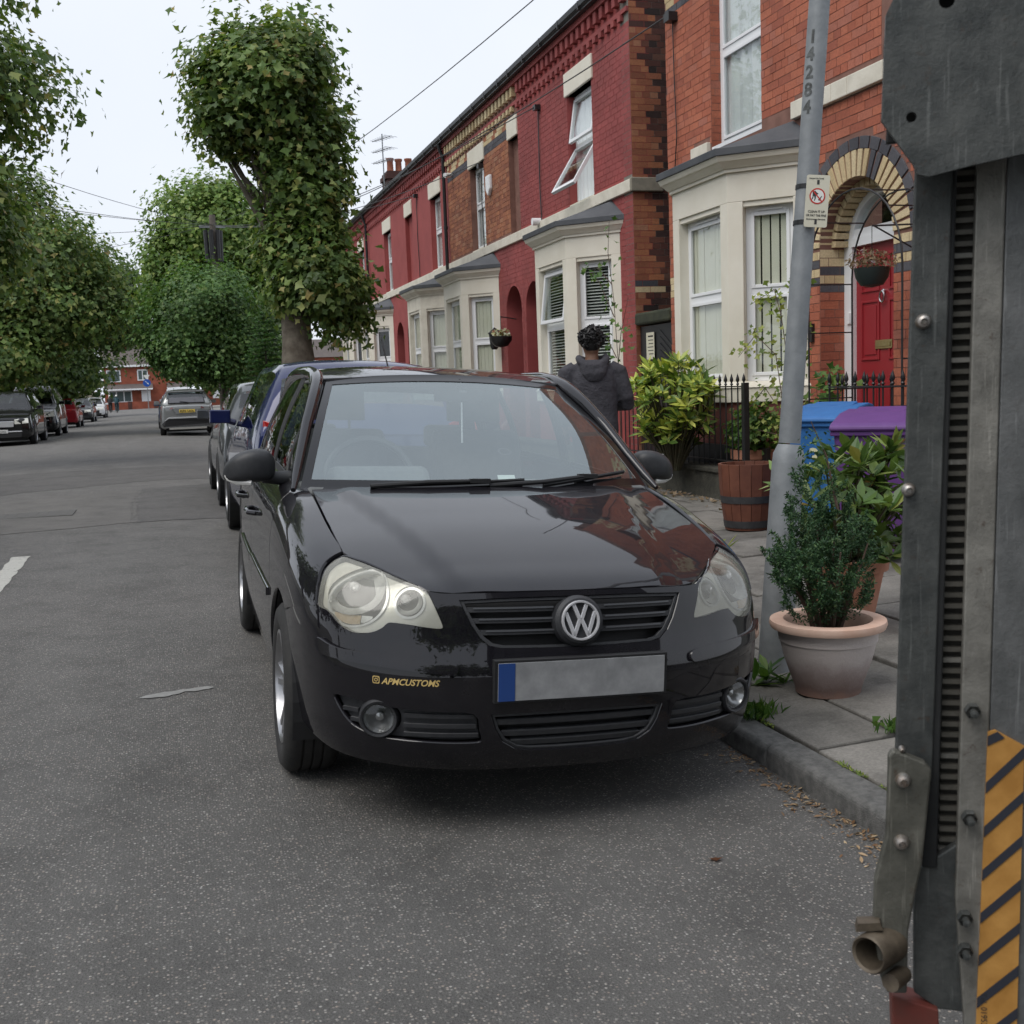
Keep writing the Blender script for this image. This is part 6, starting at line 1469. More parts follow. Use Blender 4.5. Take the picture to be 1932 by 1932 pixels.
lprism('inner_plate',[(-.115,1.595),(-.02,1.595),(-.02,1.88),(-.115,1.88)],-.03,-.022,MATS.get('lift_shadow_steel') or mat('lift_shadow_steel',(.02,.021,.022),(.035,.036,.036),20,.6,.4))  # dark backing added so the gusset holes look shaded
lprism('column_face',[(-.077,1.62),(-.033,1.62),(-.0105,.78),(-.058,.80)],0,.012,M_STEELD)
lprism('column_gap_shade',[(-.033,1.62),(-.028,1.62),(.003,.66),(-.016,.66)],.004,.05,mat('lift_shadow_steel',(.02,.021,.022),(.035,.036,.036),20,.6,.4))  # dark strip painted as the shaded gap between column and rack
rk=[(-.030,1.62),(.004,1.62),(.036,.66),(.008,.66)]
lprism('rack_back',rk,.034,.05,mat('rack_dark',(.035,.033,.028),(.06,.055,.045),40,.7,.3))
for k in range(64):
    v=.675+k*.0145; u0=-.030+(1.62-v)*.0395; u1=.004+(1.62-v)*.033; lprism('rack_tooth',[(u0,v),(u1,v),(u1,v+.006),(u0,v+.006)],.024,.036,M_STEELL if k%9==0 else mat('rack_tooth_steel',(.10,.095,.08),(.15,.14,.12),50,.5,.4),bev=0)
lprism('guide_rail',[(-.006,1.62),(.028,1.62),(.062,.66),(.072,.40),(.055,.40),(.028,.62),(.025,.715)],0,.014,M_STEELL)
lprism('side_plate',[(.029,1.62),(.30,1.62),(.34,.30),(.074,.36),(.0625,.66)],.002,.012,worn_steel('lift_plate_grey',(.11,.115,.115),(.20,.205,.205),.2))
lprism('lower_gusset',[(-.020,.655),(.028,.694),(.046,.69),(.070,.455),(.058,.456),(.017,.458),(-.015,.479),(-.022,.60)],.010,.024,M_STEELD)
lprism('hinge_bracket',[(-.070,.822),(-.064,.830),(-.025,.815),(-.0155,.804),(-.020,.678),(-.026,.635),(-.032,.582),(-.029,.495),(-.054,.494),(-.064,.516),(-.077,.588),(-.078,.652),(-.067,.713),(-.069,.803)],-.024,-.008,worn_steel('bracket_olive_steel',(.085,.085,.072),(.17,.165,.14),.6),bev=.003)
def bolt(u,v,d,r,nm='bolt',m=None,hexa=False):
    T=Matrix.Translation(lf(u,v,d))@Matrix(((_a.x,_w.x,-_n.x,0),(_a.y,_w.y,-_n.y,0),(_a.z,_w.z,-_n.z,0),(0,0,0,1)))
    q=MB()
    if hexa: q.lathe([(r,0),(r,.010),(r*.9,.012)],6,T=T); q.lathe([(r*.5,.012),(r*.5,.022),(0,.023)],12,T=T)
    else: q.lathe([(r*1.02,0),(r,.005),(r*.75,.010),(r*.42,.0115)],20,T=T); q.lathe([(r*.42,.0115),(r*.38,.006),(0,.006)],6,T=T)
    return q.build(nm,m or M_BOLT,LIFT,smooth=True,sharp=35)
bolt(-.056,1.38,0,.0095); bolt(-.062,1.168,0,.0085); bolt(-.0505,.791,-.024,.0095); bolt(-.048,.707,-.024,.0095); bolt(-.053,.829,-.012,.004)
for (u,v) in ((.032,.88),(.037,.736),(.040,.598),(.043,.552)): bolt(u,v,0,.010,m=M_STEELD,hexa=True)
T=Matrix.Translation(lf(-.052,.560,-.01))@Matrix(((_a.x,_w.x,-_n.x,0),(_a.y,_w.y,-_n.y,0),(_a.z,_w.z,-_n.z,0),(0,0,0,1)))@Matrix.Rotation(R(-38),4,'Y')
q=MB(); q.lathe([(.026,0),(.026,.050),(.0235,.053),(.0205,.050),(.0205,.005),(0,.005)],28,T=T); q.build('hinge_tube',mat('worn_brown_steel',(.07,.055,.04),(.16,.13,.095),26,.55,.4,.001,80),LIFT,smooth=True,sharp=40)
q=MB(); q.tube([lf(-.055,.526,-.055),lf(-.035,.522,-.02)],.012,10); q.build('hinge_pin',MATS['worn_brown_steel'],LIFT,smooth=True,sharp=40)
q=MB(); q.prism([(-.10,.585),(-.066,.590),(-.070,.600),(-.098,.597)],lambda a,b:lf(a,b,-.04),lambda a,b:lf(a,b,-.02)); q.build('hinge_lug',MATS['worn_brown_steel'],LIFT)
lprism('red_arm',[(-.045,.478),(.016,.462),(.03,.30),(-.03,.30)],.0,.04,mat('red_oxide',(.16,.035,.025),(.10,.04,.03),14,.7))
# hazard tape: yellow sheet with navy bars
TP=[(.053,.851),(.062,.854),(.098,.834),(.118,.36),(.066,.36)]
M_TAPE=mat('hazard_yellow',(.40,.19,.04),(.56,.29,.075),22,.5,detail=7); M_TAPEK=mat('hazard_navy',(.03,.033,.045),None,rough=.5)
tp=lprism('hazard_tape',TP,-.002,.002,M_TAPE,bev=0)
def tl(v): return (.0530+(.851-v)*.0262,v)
def tr_(v): return (.098+(.834-v)*.0422,v)
for k in range(9):
    v=.843-k*.0595-.0; a=tl(v); b=tl(v-.0145); c=tr_(v-.0145+.050); d=tr_(v+.050)
    if k==0: poly=[tl(.846),tl(.833),(.0735,.8445),(.0645,.8525)]
    else: poly=[a,b,c,d]
    lprism('tape_bar',poly,-.0035,-.0025,M_TAPEK,par=tp,bev=0)
text_on('Tel. 01953',.011,lambda u,v,w:lf(.0665+v+u*.07,.494-u,-.0035),M_INK,tp,'tape_lettering')
# the truck it belongs to, standing behind the viewer's right shoulder
mb=MB(); mb.box(.16,2.25,-6.2,-.12,.95,3.3); mb.build('truck_body',mat('truck_grey',(.10,.105,.11),(.14,.145,.15),3,.5),LIFT,bevel=.02)
mb=MB(); mb.box(.3,2.1,-6.0,-.1,.45,.93); mb.build('truck_chassis',M_STEELD,LIFT)
for y in (-1.6,-5.2):
    for x in (.36,2.0): t_=MB(); t_.lathe(tyre_prof(.36,.22,.2),24,T=Matrix.Translation((x,y,.30))@Matrix.Rotation(math.pi/2,4,'Y')); t_.build('truck_tyre',M_TYRE,LIFT,smooth=True)
# --- wheelie bins
def bin_(label,loc,rz,colr,num=None,label_patch=False):
    b=empty('wheelie_bin',loc,rz,label=label,cat='wheelie bin',group='wheelie bins on the pavement'); m1=mat('bin_'+colr[0],colr[1],colr[2],6,.55)
    # front faces local -x
    q=MB(); q.prism([(-.26,-.23),(-.26,.23),(.24,.23),(.24,-.23)],lambda x,y:(x,y,.06),lambda x,y:(x*1.28,y*1.2,.93)); q.build('body',m1,b,bevel=.025)
    q=MB(); q.prism([(-.355,-.295),(-.355,.295),(.325,.295),(.325,-.295)],lambda x,y:(x,y,.91),lambda x,y:(x,y,.945)); q.build('rim',m1,b,bevel=.008)
    q=MB(); n=8; pr=[(-.375,.945),(-.375,.975),(-.33,1.0),(-.05,1.065),(.2,1.085),(.32,1.07),(.34,1.0),(.34,.945)]
    q.prism(pr,lambda x,z:(x,-.30,z),lambda x,z:(x,.30,z)); q.build('lid',m1,b,bevel=.022)
    q=MB(); q.box(-.20,.18,-.20,.20,1.045,1.068); q.v=[(x,y,z+ (x*.19)) for x,y,z in q.v]; q.build('lid_panel',m1,b,bevel=.012)
    q=MB(); q.tube([(.37,-.2,1.02),(.40,-.18,1.03),(.40,.18,1.03),(.37,.2,1.02)],.014,8); q.build('handle',m1,b,smooth=True)
    for s in (-1,1): q=MB(); q.lathe([(.10,-.025),(.10,.025)],18,caps=True,T=Matrix.Translation((.24,s*.27,.10))@Matrix.Rotation(math.pi/2,4,'X')); q.build('wheel',M_TYRE,b,smooth=True,sharp=40)
    if num: text_on(num,.22,lambda u,v,w:Vector((-.322+(v-.0)*-.02,.08-u,.58+v)),mat('bin_number',(.62,.60,.38),None,rough=.6),b,'bin_number',bold=.004)
    if label_patch: q=MB(); q.lathe([(.06,0),(.06,.004),(0,.004)],14,T=Matrix.Translation((-.335,-.02,.86))@Matrix.Rotation(-math.pi/2,4,'Y')); q.build('round_sticker',M_WHT,b)
    b.scale=(.82,.80,.885)
    return b
PUR=('purple',(.10,.035,.17),(.125,.045,.20)); BLU=('blue',(.02,.12,.34),(.03,.15,.40))
bin_('purple wheelie bin with closed lid beside the blue bin',(4.36,6.12,pave_z(4.4)),R(42),PUR)
bin_('blue wheelie bin with a pale number behind the purple bin',(4.72,7.22,pave_z(4.7)),R(36),BLU,num='3')
bin_('purple wheelie bin standing on the kerb beside the silver crossover',(2.25,43.0,pave_z(2.2)),R(92),PUR,label_patch=True)
# --- pots
def bell_pot(name,label,loc,prof,m,m2=None,soil=.0,rs=.16):
    p=empty(name,loc,label=label,cat='plant pot'); q=MB(); q.lathe(prof,40); q.build('pot_body',m,p,smooth=True,sharp=50)
    if m2: q=MB(); q.lathe(m2[0],40); q.build('pot_rim',m2[1],p,smooth=True,sharp=50)
    q=MB(); q.lathe([(rs,soil),(0,soil+.02)],24); q.build('soil',M_SOIL,p); return p
def stain_pot():
    t=NT('pot_weathered'); wp=t.co('Object'); sx=t.n('SeparateXYZ'); t.l(wp,sx.inputs[0])
    z=t.math('ADD',sx.outputs[2],t.math('MULTIPLY',t.math('SUBTRACT',t.noise(9,5,.7,wp),.5),.11))
    c=t.ramp(t.math('MULTIPLY',z,3.0),[(.0,(.22,.13,.10)),(.10,(.17,.115,.10)),(.30,(.28,.225,.21)),(.50,(.47,.42,.40)),(1.,(.54,.49,.465))]); t.set(base=c,rough=.85); t.bump(t.noise(90,5,.7,wp),.002); return t.m
PX,PY=2.483,3.822
CP=bell_pot('plant_pot','weathered bell shaped terracotta pot holding a dark conifer by the lamp post',(PX,PY,pave_z(PX)),[(.128,0),(.130,.015),(.134,.03),(.150,.075),(.172,.14),(.186,.20),(.190,.215),(.194,.216),(.196,.268)],stain_pot(),([(.196,.262),(.225,.268),(.231,.283),(.228,.298),(.212,.303),(.175,.300),(.165,.285),(.165,.20)],mat('terracotta_pale',(.56,.36,.27),(.64,.46,.37),9,.8)),.22,.165)
bell_pot('plant_pot','brown terracotta pot behind the weathered bell pot',(3.12,4.66,pave_z(3.1)),[(.13,0),(.19,.30),(.21,.30),(.215,.36),(.185,.36),(.18,.27)],M_TERRA,None,.27,.18)
bell_pot('plant_pot','terracotta pot inside the railings holding a green bush',(5.50,9.72,.20),[(.15,0),(.20,.30),(.235,.31),(.235,.40),(.21,.40),(.20,.30)],M_TERRA,None,.33,.2)
# half barrel of staves and hoops
bx,by_=4.36,7.82
br=empty('barrel_planter',(bx,by_,pave_z(bx)),label='brown wooden half barrel planter with dark hoops on the pavement',cat='planter')
M_WOOD=mat('barrel_wood',(.11,.035,.02),(.17,.06,.033),7,.6,0,.002,40)
ns=16
for k in range(ns):
    a0=2*math.pi*k/ns+.01; a1=2*math.pi*(k+1)/ns-.01; q=MB(); rings=[]
    for (r,z) in ((.182,0),(.205,.16),(.222,.32),(.232,.52)):
        for rr in (r,r-.022): rings.append([(rr*math.cos(a),rr*math.sin(a),z) for a in (a0,a1)])
    vs=[p for rg_ in rings for p in rg_]; fs=[]
    for i in range(3):
        o0=i*4; o1=o0+4; fs+=[(o0,o0+1,o1+1,o1),(o0+2,o1+2,o1+3,o0+3),(o0,o1,o1+2,o0+2),(o0+1,o0+3,o1+3,o1+1)]
    fs+=[(12,13,15,14),(0,2,3,1)]; q.add(vs,fs); q.build('stave',M_WOOD,br)
for (r0,r1,z0,z1) in ((.186,.194,.02,.075),(.2115,.2175,.215,.27)): q=MB(); q.lathe([(r0+.003,z0),(r1+.003,z1),(r1-.002,z1),(r0-.002,z0)],32); q.build('hoop',mat('hoop_black',(.03,.03,.032),(.05,.05,.052),20,.6),br,smooth=True,sharp=40)
q=MB(); q.lathe([(.205,.44),(0,.46)],20); q.build('soil',M_SOIL,br)
# --- garden walls and railings
M_MOSSW=mat('mossy_wall',(.035,.034,.026),(.085,.08,.062),9,.95,0,.012,40)
def gwall(label,y0,y1,h,m=M_MOSSW): 
    q=MB(); q.box(WALLX-.06,WALLX+.16,y0,y1,.05,h-.05); r=empty('garden_wall',(WALLX,y0,.1),label=label,cat='wall'); o=q.build('wall_body',m,r); 
    q=MB(); q.box(WALLX-.085,WALLX+.185,y0-.01,y1+.01,h-.05,h); o2=q.build('coping',m,r,bevel=.012)
    rebase(r,(WALLX,y0,.1)); return r
gwall('low mossy garden wall under the iron railings',9.22,13.0,.44)
gwall('low mossy wall under the railings behind the bins',4.6,7.95,.40)
gwall('low dark wall in front of the first red painted house',13.3,17.9,.5)
gwall('low dark wall in front of the farther red houses',18.9,38,.5)
def railing(label,y0,y1,zb,zt,post0=True,x=WALLX+.05,sp=.115):
    r=empty('iron_railing',(x,y0,zb),label=label,cat='railing',group='iron railings of the brick house')
    L=y1-y0; h=zt-zb
    for z in (.06,h): q=MB(); q.box(-.016,.016,0,L,z-.006,z+.006); q.build('rail',M_BLACKP,r)
    bar=MB(); bar.tube([(0,0,0),(0,0,h+.02)],.007,6); bm=bar.mesh('bar',M_BLACKP)
    fin=MB(); fin.lathe([(.007,0),(.016,.012),(.007,.025),(.018,.05),(.013,.075),(.0,.115)],10); fm=fin.mesh('finial',M_BLACKP,True,40)
    n=int(L/sp)
    for k in range(n+1):
        link('bar',bm,r,(0,k*L/n,0)); link('finial',fm,r,(0,k*L/n,h+.01))
    if post0:
        q=MB(); q.box(-.028,.028,-.05,.006,-.28,h+.035); q.build('post',M_BLACKP,r,bevel=.004)
    return r
railing('black iron railing with spear tips right of the yellow green shrub',9.34,12.9,.44,1.22)
railing('black iron railing with spear tips behind the bins',5.2,7.93,.40,1.20,post0=True)
# side railing running back to the house between the gate and the steps
rs=railing('short black railing running back to the brick house',0,.95,.30,1.18,post0=False); rs.location=(WALLX+.1,8.0,.30); rs.rotation_euler=(0,0,R(-90))
gp=empty('cellar_hatch',(FX-.65,10.4,.2),label='black boarded cellar front behind the railing',cat='hatch'); q=MB(); q.box(0,.04,-1.0,1.25,-.02,.42); q.build('board',M_BLACKP,gp)
# rose arch of bent iron over the gate
ra=empty('rose_arch',(WALLX+.05,7.9,.2),label='thin black iron garden arch in front of the red door',cat='garden arch')
def hoop(dx): 
    P=[(dx,.33,0),(dx,.33,1.9)]+[(dx,.33-.62*(1-math.cos(a))/1.0,1.9+.62*math.sin(a)) for a in [math.pi*k/16 for k in range(1,16)]]+[(dx,-.91,1.9),(dx,-.91,0)]; return P
for dx in (0,.42): q=MB(); q.tube(hoop(dx),.008,6); q.build('hoop',M_BLACKP,ra,smooth=True)
for (yy,zz) in ((.33,.9),(.33,1.45),(.33,1.85),(-.91,1.2),(-.29,2.52),(.15,2.33),(-.73,2.33)): q=MB(); q.tube([(0,yy,zz),(.42,yy,zz)],.006,6); q.build('cross_bar',M_BLACKP,ra)
# hanging basket on a bracket
hb=empty('hanging_basket',(5.62,7.98,2.0),label='hanging basket of dry brown flowers in front of the red door',cat='hanging basket')
q=MB(); q.lathe([(.0,0),(.09,.02),(.13,.08),(.145,.16),(.135,.16),(.0,.15)],20); q.build('basket',mat('basket_green',(.018,.028,.025),None,rough=.6),hb,smooth=True,sharp=40)
q=MB(); q.tube([(0,0,.16),(0,0,.50)],.003,5); q.tube([(0,0,.50),(.25,-.08,.50),(.48,-.16,.50)],.008,6); q.tube([(.02,0,.50),(.46,-.15,.22)],.007,6); q.tube([(.48,-.16,.55),(.48,-.16,.18)],.009,6); q.build('bracket',M_BLACKP,hb)
def tuft(par,name,c,rad,n,size,m,seed,shape=LEAFN,up=.5,parent_rel=True):
    rng=np.random.default_rng(seed); d=rng.normal(0,1,(n,3)); d/=np.linalg.norm(d,axis=1)[:,None]; P=np.array(c)+d*np.array(rad)*rng.random((n,1))**.45
    V,F=leaf_cloud(P,d*.7+np.array([0,0,up]),size*rng.uniform(.6,1.3,n),rng,shape); return link(name,np_mesh(name,V,F,m),par)
M_DRY=leaf_mat('leaf_dry',[(0.,(.16,.10,.055)),(.5,(.26,.18,.10)),(.85,(.36,.27,.18)),(1.,(.40,.33,.36))],trans=.2)
tuft(hb,'dry_flowers',(0,0,.22),(.22,.22,.10),520,.040,M_DRY,3)['kind']='stuff'
# --- potted conifer, rhododendron and other plants
M_LCYP=leaf_mat('leaf_cypress',[(0.,(.022,.058,.026)),(.5,(.038,.095,.038)),(.85,(.065,.135,.05)),(1.,(.11,.18,.065))],trans=.15)
def cypress():
    r=empty('conifer_shrub',(PX,PY,pave_z(PX)+.23),label='dark feathery conifer shrub growing in the bell shaped pot',cat='shrub'); rng=np.random.default_rng(8); st=MB(); P=[];D=[]
    heads=[((-.13,-.02,.34),(.13,.13,.17),52),((.03,.0,.38),(.13,.13,.17),46),((-.02,.06,.53),(.10,.10,.12),20),((-.20,-.05,.26),(.08,.09,.11),22),((.11,-.02,.30),(.08,.09,.12),18),((-.04,-.08,.20),(.13,.10,.10),30),((.06,-.07,.15),(.10,.08,.08),20),((-.10,-.04,.13),(.09,.08,.07),18)]
    for c,rr,n in heads:
        c=np.array(c); st.tube([(c[0]*.25,c[1]*.25,-.03),(c[0]*.5,c[1]*.5,c[2]*.4),tuple(c)],[.014,.010,.004],6)
        for _ in range(n):
            d=rng.normal(0,1,3); d/=np.linalg.norm(d); p0=c+d*np.array(rr)*rng.uniform(.45,1.0); dr=d*.6+np.array([0,0,.8]); dr/=np.linalg.norm(dr); L=rng.uniform(.05,.10)
            for u in np.linspace(0,1,9):
                m=11; P.append(p0+dr*L*u+rng.normal(0,.010,(m,3))*(1.15-u)); D.append(np.repeat(dr[None],m,0)*.4+rng.normal(0,.4,(m,3)))
    P=np.concatenate(P);D=np.concatenate(D); V,F=leaf_cloud(P,D,rng.uniform(.010,.020,len(P)),rng,LEAFN,1.0,-.6); link('foliage',np_mesh('foliage',V,F,M_LCYP),r)
    for k in range(7):
        a=k*.9; st.tube([(.03*math.cos(a),.03*math.sin(a),-.03),(.08*math.cos(a),.08*math.sin(a),.12),(.17*math.cos(a),.15*math.sin(a),.26+.02*k)],[.011,.008,.003],6)
    st.tube([(.05,0,.5),(.03,.05,.72),(-.02,.08,.86)],[.006,.004,.002],5); st.build('stems',mat('stem_brown',(.07,.045,.032),(.12,.08,.06),20,.9),r,smooth=True)
    tuft(r,'sparse_twigs',(.0,.07,.72),(.10,.07,.12),160,.028,M_LCYP,9)
cypress()
LEAFR=np.array([(0,0,0),(.13,.30,.02),(.15,.65,.0),(0,1,-.06),(-.15,.65,.0),(-.13,.30,.02)],np.float32)
def whorl_shrub(label,base,heads,leaf,m,seed,n=9,shape=LEAFR,stem=True,name='shrub',cat='shrub',tilt=.55,group=None):
    """leaves in rosettes at shoot tips"""
    r=empty(name,base,label=label,cat=cat,group=group); rng=np.random.default_rng(seed); Vs=[];Fs=[]; st=MB(); off=0
    for h_ in heads:
        h_=np.array(h_); ax=h_*np.array([1,1,.0])*.9+np.array([0,0,.8])+rng.normal(0,.25,3); ax/=np.linalg.norm(ax); t1=np.cross(ax,[.3,.8,.2]); t1/=np.linalg.norm(t1); t2=np.cross(ax,t1)
        k=int(n*rng.uniform(.7,1.3))
        for j in range(k):
            a=2*math.pi*j/k+rng.normal(0,.25); out=t1*math.cos(a)+t2*math.sin(a); up=rng.normal(tilt,.35); d=out+ax*up; d/=np.linalg.norm(d); nn=ax-d*(ax@d); nn/=np.linalg.norm(nn)+1e-9; b=np.cross(d,nn); L=leaf*rng.uniform(.6,1.15)
            V=h_+ (shape[:,0:1]*b+shape[:,1:2]*d+shape[:,2:3]*nn)*L-ax*rng.uniform(0,.05); Vs.append(V); Fs.append(np.array([[0,1,2,3],[0,3,4,5]])+off); off+=6
        if stem: 
            hh=Vector(h_); st.tube([Vector((hh.x*.15,hh.y*.15,-.03)),Vector((hh.x*.5,hh.y*.5,hh.z*.45)),hh],[.012,.008,.004],5,cap=False)
    link('leaves',np_mesh('leaves',np.concatenate(Vs),np.concatenate(Fs),m),r)
    if stem: st.build('stems',mat('stem_green_brown',(.05,.05,.025),(.09,.07,.04),20,.85),r,smooth=True)
    return r
M_LRHO=leaf_mat('leaf_rhododendron',[(0.,(.075,.14,.035)),(.5,(.13,.21,.055)),(.9,(.21,.29,.08)),(.97,(.28,.31,.09)),(1.,(.45,.22,.06))],rough=.35,trans=.2)
rng=np.random.default_rng(12)
hd=[(rng.normal(0,.17)+.03,rng.normal(0,.15)-.05,rng.uniform(.08,.60)) for _ in range(74)]
whorl_shrub('glossy broad leaved shrub in the brown pot beside the conifer',(3.12,4.66,pave_z(3.1)+.30),hd,.145,M_LRHO,13,10)
M_LAUC=leaf_mat('leaf_spotted_laurel',[(0.,(.06,.12,.025)),(.3,(.13,.21,.04)),(.55,(.27,.34,.06)),(.8,(.46,.49,.09)),(1.,(.60,.60,.17))],rough=.32,trans=.22)
hd=[]
for _ in range(150):
    d=rng.normal(0,1,3); d/=np.linalg.norm(d); k=rng.uniform(.6,1.0); hd.append((d[0]*.42*k,d[1]*.62*k,.66+d[2]*.50*k))
whorl_shrub('yellow green spotted laurel bush spilling over the railings',(4.93,10.35,.42),hd,.165,M_LAUC,14,9)
M_LGRN=leaf_mat('leaf_fresh_green',[(0.,(.04,.10,.02)),(.5,(.07,.15,.03)),(1.,(.14,.22,.05))])
pb=empty('potted_bush',(5.50,9.72,.55),label='fresh green bush in the terracotta pot inside the railings',cat='shrub'); tuft(pb,'foliage',(0,0,.22),(.30,.34,.30),900,.065,M_LGRN,15,LEAF6)
M_LCLI=leaf_mat('leaf_climber',[(0.,(.09,.15,.03)),(.5,(.19,.26,.05)),(1.,(.34,.36,.09))])
def climber(label,base,branches_,n,leaf,m,seed,name='climbing_plant'):
    r=empty(name,base,label=label,cat='climber'); rng=np.random.default_rng(seed); st=MB(); P=[];D=[]
    for br_ in branches_:
        pts=[Vector(p) for p in br_]; st.tube(pts,[.007]+[.0045]*(len(pts)-2)+[.002],5,cap=False)
        for _ in range(n):
            u=rng.uniform(.15,1)*(len(pts)-1); i=min(int(u),len(pts)-2); p=pts[i].lerp(pts[i+1],u-i); P.append([p.x+rng.normal(0,.06),p.y+rng.normal(0,.07),p.z+rng.normal(0,.05)]); D.append([-.6,-.3,.7])
    V,F=leaf_cloud(np.array(P),np.array(D),leaf*rng.uniform(.6,1.3,len(P)),rng,LEAF6); link('leaves',np_mesh('leaves',V,F,m),r); st.build('stems',mat('stem_brown',(.07,.045,.032),None,rough=.9),r); return r
climber('loose climber with small yellow green leaves across the cream bay',(5.38,8.75,.25),[[(0,0,0),(-.05,.15,.8),(.0,.35,1.25),(.02,.75,1.45),(.0,1.05,1.25)],[(0,0,0),(0,.1,1.0),(.0,.25,1.6),(.05,.45,1.85),(.02,.8,1.75)],[(0,0,0),(-.02,.2,.7),(.0,.55,.95),(.0,.9,.72),(-.1,1.1,.5)],[(0,0,0),(0,-.05,.9),(.0,-.15,1.5),(-.02,-.05,1.95)],[(0,0,0),(.05,.3,.5),(0,.7,.55),(-.05,1.0,.42)]],85,.055,M_LCLI,16)
climber('leafy green climber behind the lamp post beside the red door',(5.55,8.45,.2),[[(0,0,0),(0,.05,.7),(.05,.1,1.2)],[(0,0,0),(-.05,-.1,.6),(-.05,-.05,1.1)],[(0,0,0),(0,.2,.5),(0,.25,1.0)]],90,.085,M_LGRN,17)
climber('thin sapling with sparse leaves in front of the red house',(5.35,12.75,.4),[[(0,0,0),(.02,.05,1.0),(0,.10,1.9),(.0,.25,2.5),(.05,.3,2.9)],[(0,.10,1.7),(-.02,.5,2.15),(.0,.95,2.4)],[(0,.05,1.0),(0,-.1,1.5),(.02,-.3,1.9)],[(0,.15,2.1),(0,.6,2.35),(0,.9,2.3)],[(0,.06,1.2),(0,.35,1.45),(0,.7,1.5)]],18,.075,M_LGRN,18,'sapling')
wd=whorl_shrub('small green weed at the foot of the lamp post',(2.33,4.05,pave_z(2.33)),[(0,0,.03),(.02,.02,.05),(-.05,.01,.02),(.06,-.03,.02)],.12,M_LGRN,19,7,stem=False,name='weed',cat='weed')
whorl_shrub('pale leafy sprig poking out left of the lamp post',(2.36,4.37,pave_z(2.3)+.52),[(-.05,0,.0),(-.10,.02,.02)],.12,M_LCLI,20,7,stem=False,name='leaf_sprig',cat='weed')
def grass(label,loc,n,h,sp,seed,m=None):
    rng=np.random.default_rng(seed); P=np.stack([rng.normal(0,sp,n),rng.normal(0,sp,n),np.zeros(n)],-1); d=rng.normal(0,.45,(n,3)); d[:,2]=1; d/=np.linalg.norm(d,axis=1)[:,None]
    b=np.cross(d,rng.normal(0,1,(n,3))); b/=np.linalg.norm(b,axis=1)[:,None]; L=h*rng.uniform(.5,1.2,n)[:,None]; V=np.stack([P-b*.0013,P+b*.0013,P+d*L*.6+b*.0008+rng.normal(0,.006,(n,3)),P+d*L+rng.normal(0,.012,(n,3))],1).reshape(-1,3); F=np.arange(n*4).reshape(n,4)
    r=link('grass_tuft',np_mesh('grass_tuft',V,F,m or M_LGRN),None,loc); tag(r,label,'grass',group='grass tufts in the pavement joints',kind='stuff')
grass('grass tuft on the kerb at the bumper corner',(2.08,3.70,.02),260,.05,.04,1); grass('thin grass in the slab joint by the bell pot',(2.41,3.29,.035),70,.045,.03,2); grass('short dry grass farthest right in the pavement joint',(2.68,3.22,.045),60,.04,.03,4,M_DRY)
# moss and weeds in the joint behind the kerb, and litter in the gutter
rng=np.random.default_rng(22); n=900; yy=rng.uniform(2.2,3.7,n); P=np.stack([KX+.13+rng.normal(0,.006,n),yy,np.full(n,.018)],-1)[np.sin(yy*9)+np.sin(yy*23)>.2]
V,F=leaf_cloud(P,np.repeat([[0,0,1.]],len(P),0),rng.uniform(.006,.018,len(P)),rng,LEAFN,1.2,-1.); link('joint_moss',np_mesh('joint_moss',V,F,M_LCLI),None,label='moss and tiny weeds along the kerb joint',cat='moss',kind='stuff')
n=420; yy=rng.uniform(2.1,3.6,n); off=np.abs(rng.normal(0,.055,n)); P=np.stack([KX-.015-off,yy,[road_z(KX-.015-o)+.004 for o in off]],-1)
V,F=leaf_cloud(P,np.repeat([[0,0,1.]],n,0),rng.uniform(.008,.032,n),rng,LEAFN,.5,0); link('gutter_litter',np_mesh('gutter_litter',V,F,leaf_mat('leaf_litter',[(0.,(.16,.085,.04)),(.5,(.30,.19,.10)),(1.,(.42,.32,.20))],trans=.1)),None,label='dry leaf scraps lying in the gutter along the kerb',cat='leaf litter',kind='stuff')
for (lb,x,y,s,r,m) in (('brown fallen leaf on the asphalt in front of the car',.66,2.06,.035,.4,M_DRY),('small reddish leaf scrap on the near asphalt',-.02,2.02,.026,2.0,M_DRY),('pale stick on the road near the kerb',1.40,2.72,.04,1.2,M_DRY)):
    V,F=leaf_cloud(np.array([[0,0,.006]]),np.array([[0,0,1.]]),np.array([s]),np.random.default_rng(int(r*10)),LEAF6,.3,0); o=link('fallen_leaf',np_mesh('fallen_leaf',V,F,leaf_mat('leaf_brown',[(0.,(.10,.04,.02)),(1.,(.14,.06,.03))]) if 'leaf_brown' not in MATS else MATS['leaf_brown']),None,(x,y,road_z(x))); tag(o,lb,'leaf')
n=260; yy=rng.uniform(8.2,11.5,n); P=np.stack([WALLX-.12-np.abs(rng.normal(0,.12,n)),yy,np.zeros(n)],-1); P[:,2]=[pave_z(x)+.008 for x in P[:,0]]
V,F=leaf_cloud(P,np.repeat([[0,0,1.]],n,0),rng.uniform(.02,.06,n),rng,LEAF6,.5,0); link('wall_litter',np_mesh('wall_litter',V,F,M_DRY),None,label='dry leaves gathered at the foot of the garden wall',cat='leaf litter',kind='stuff')
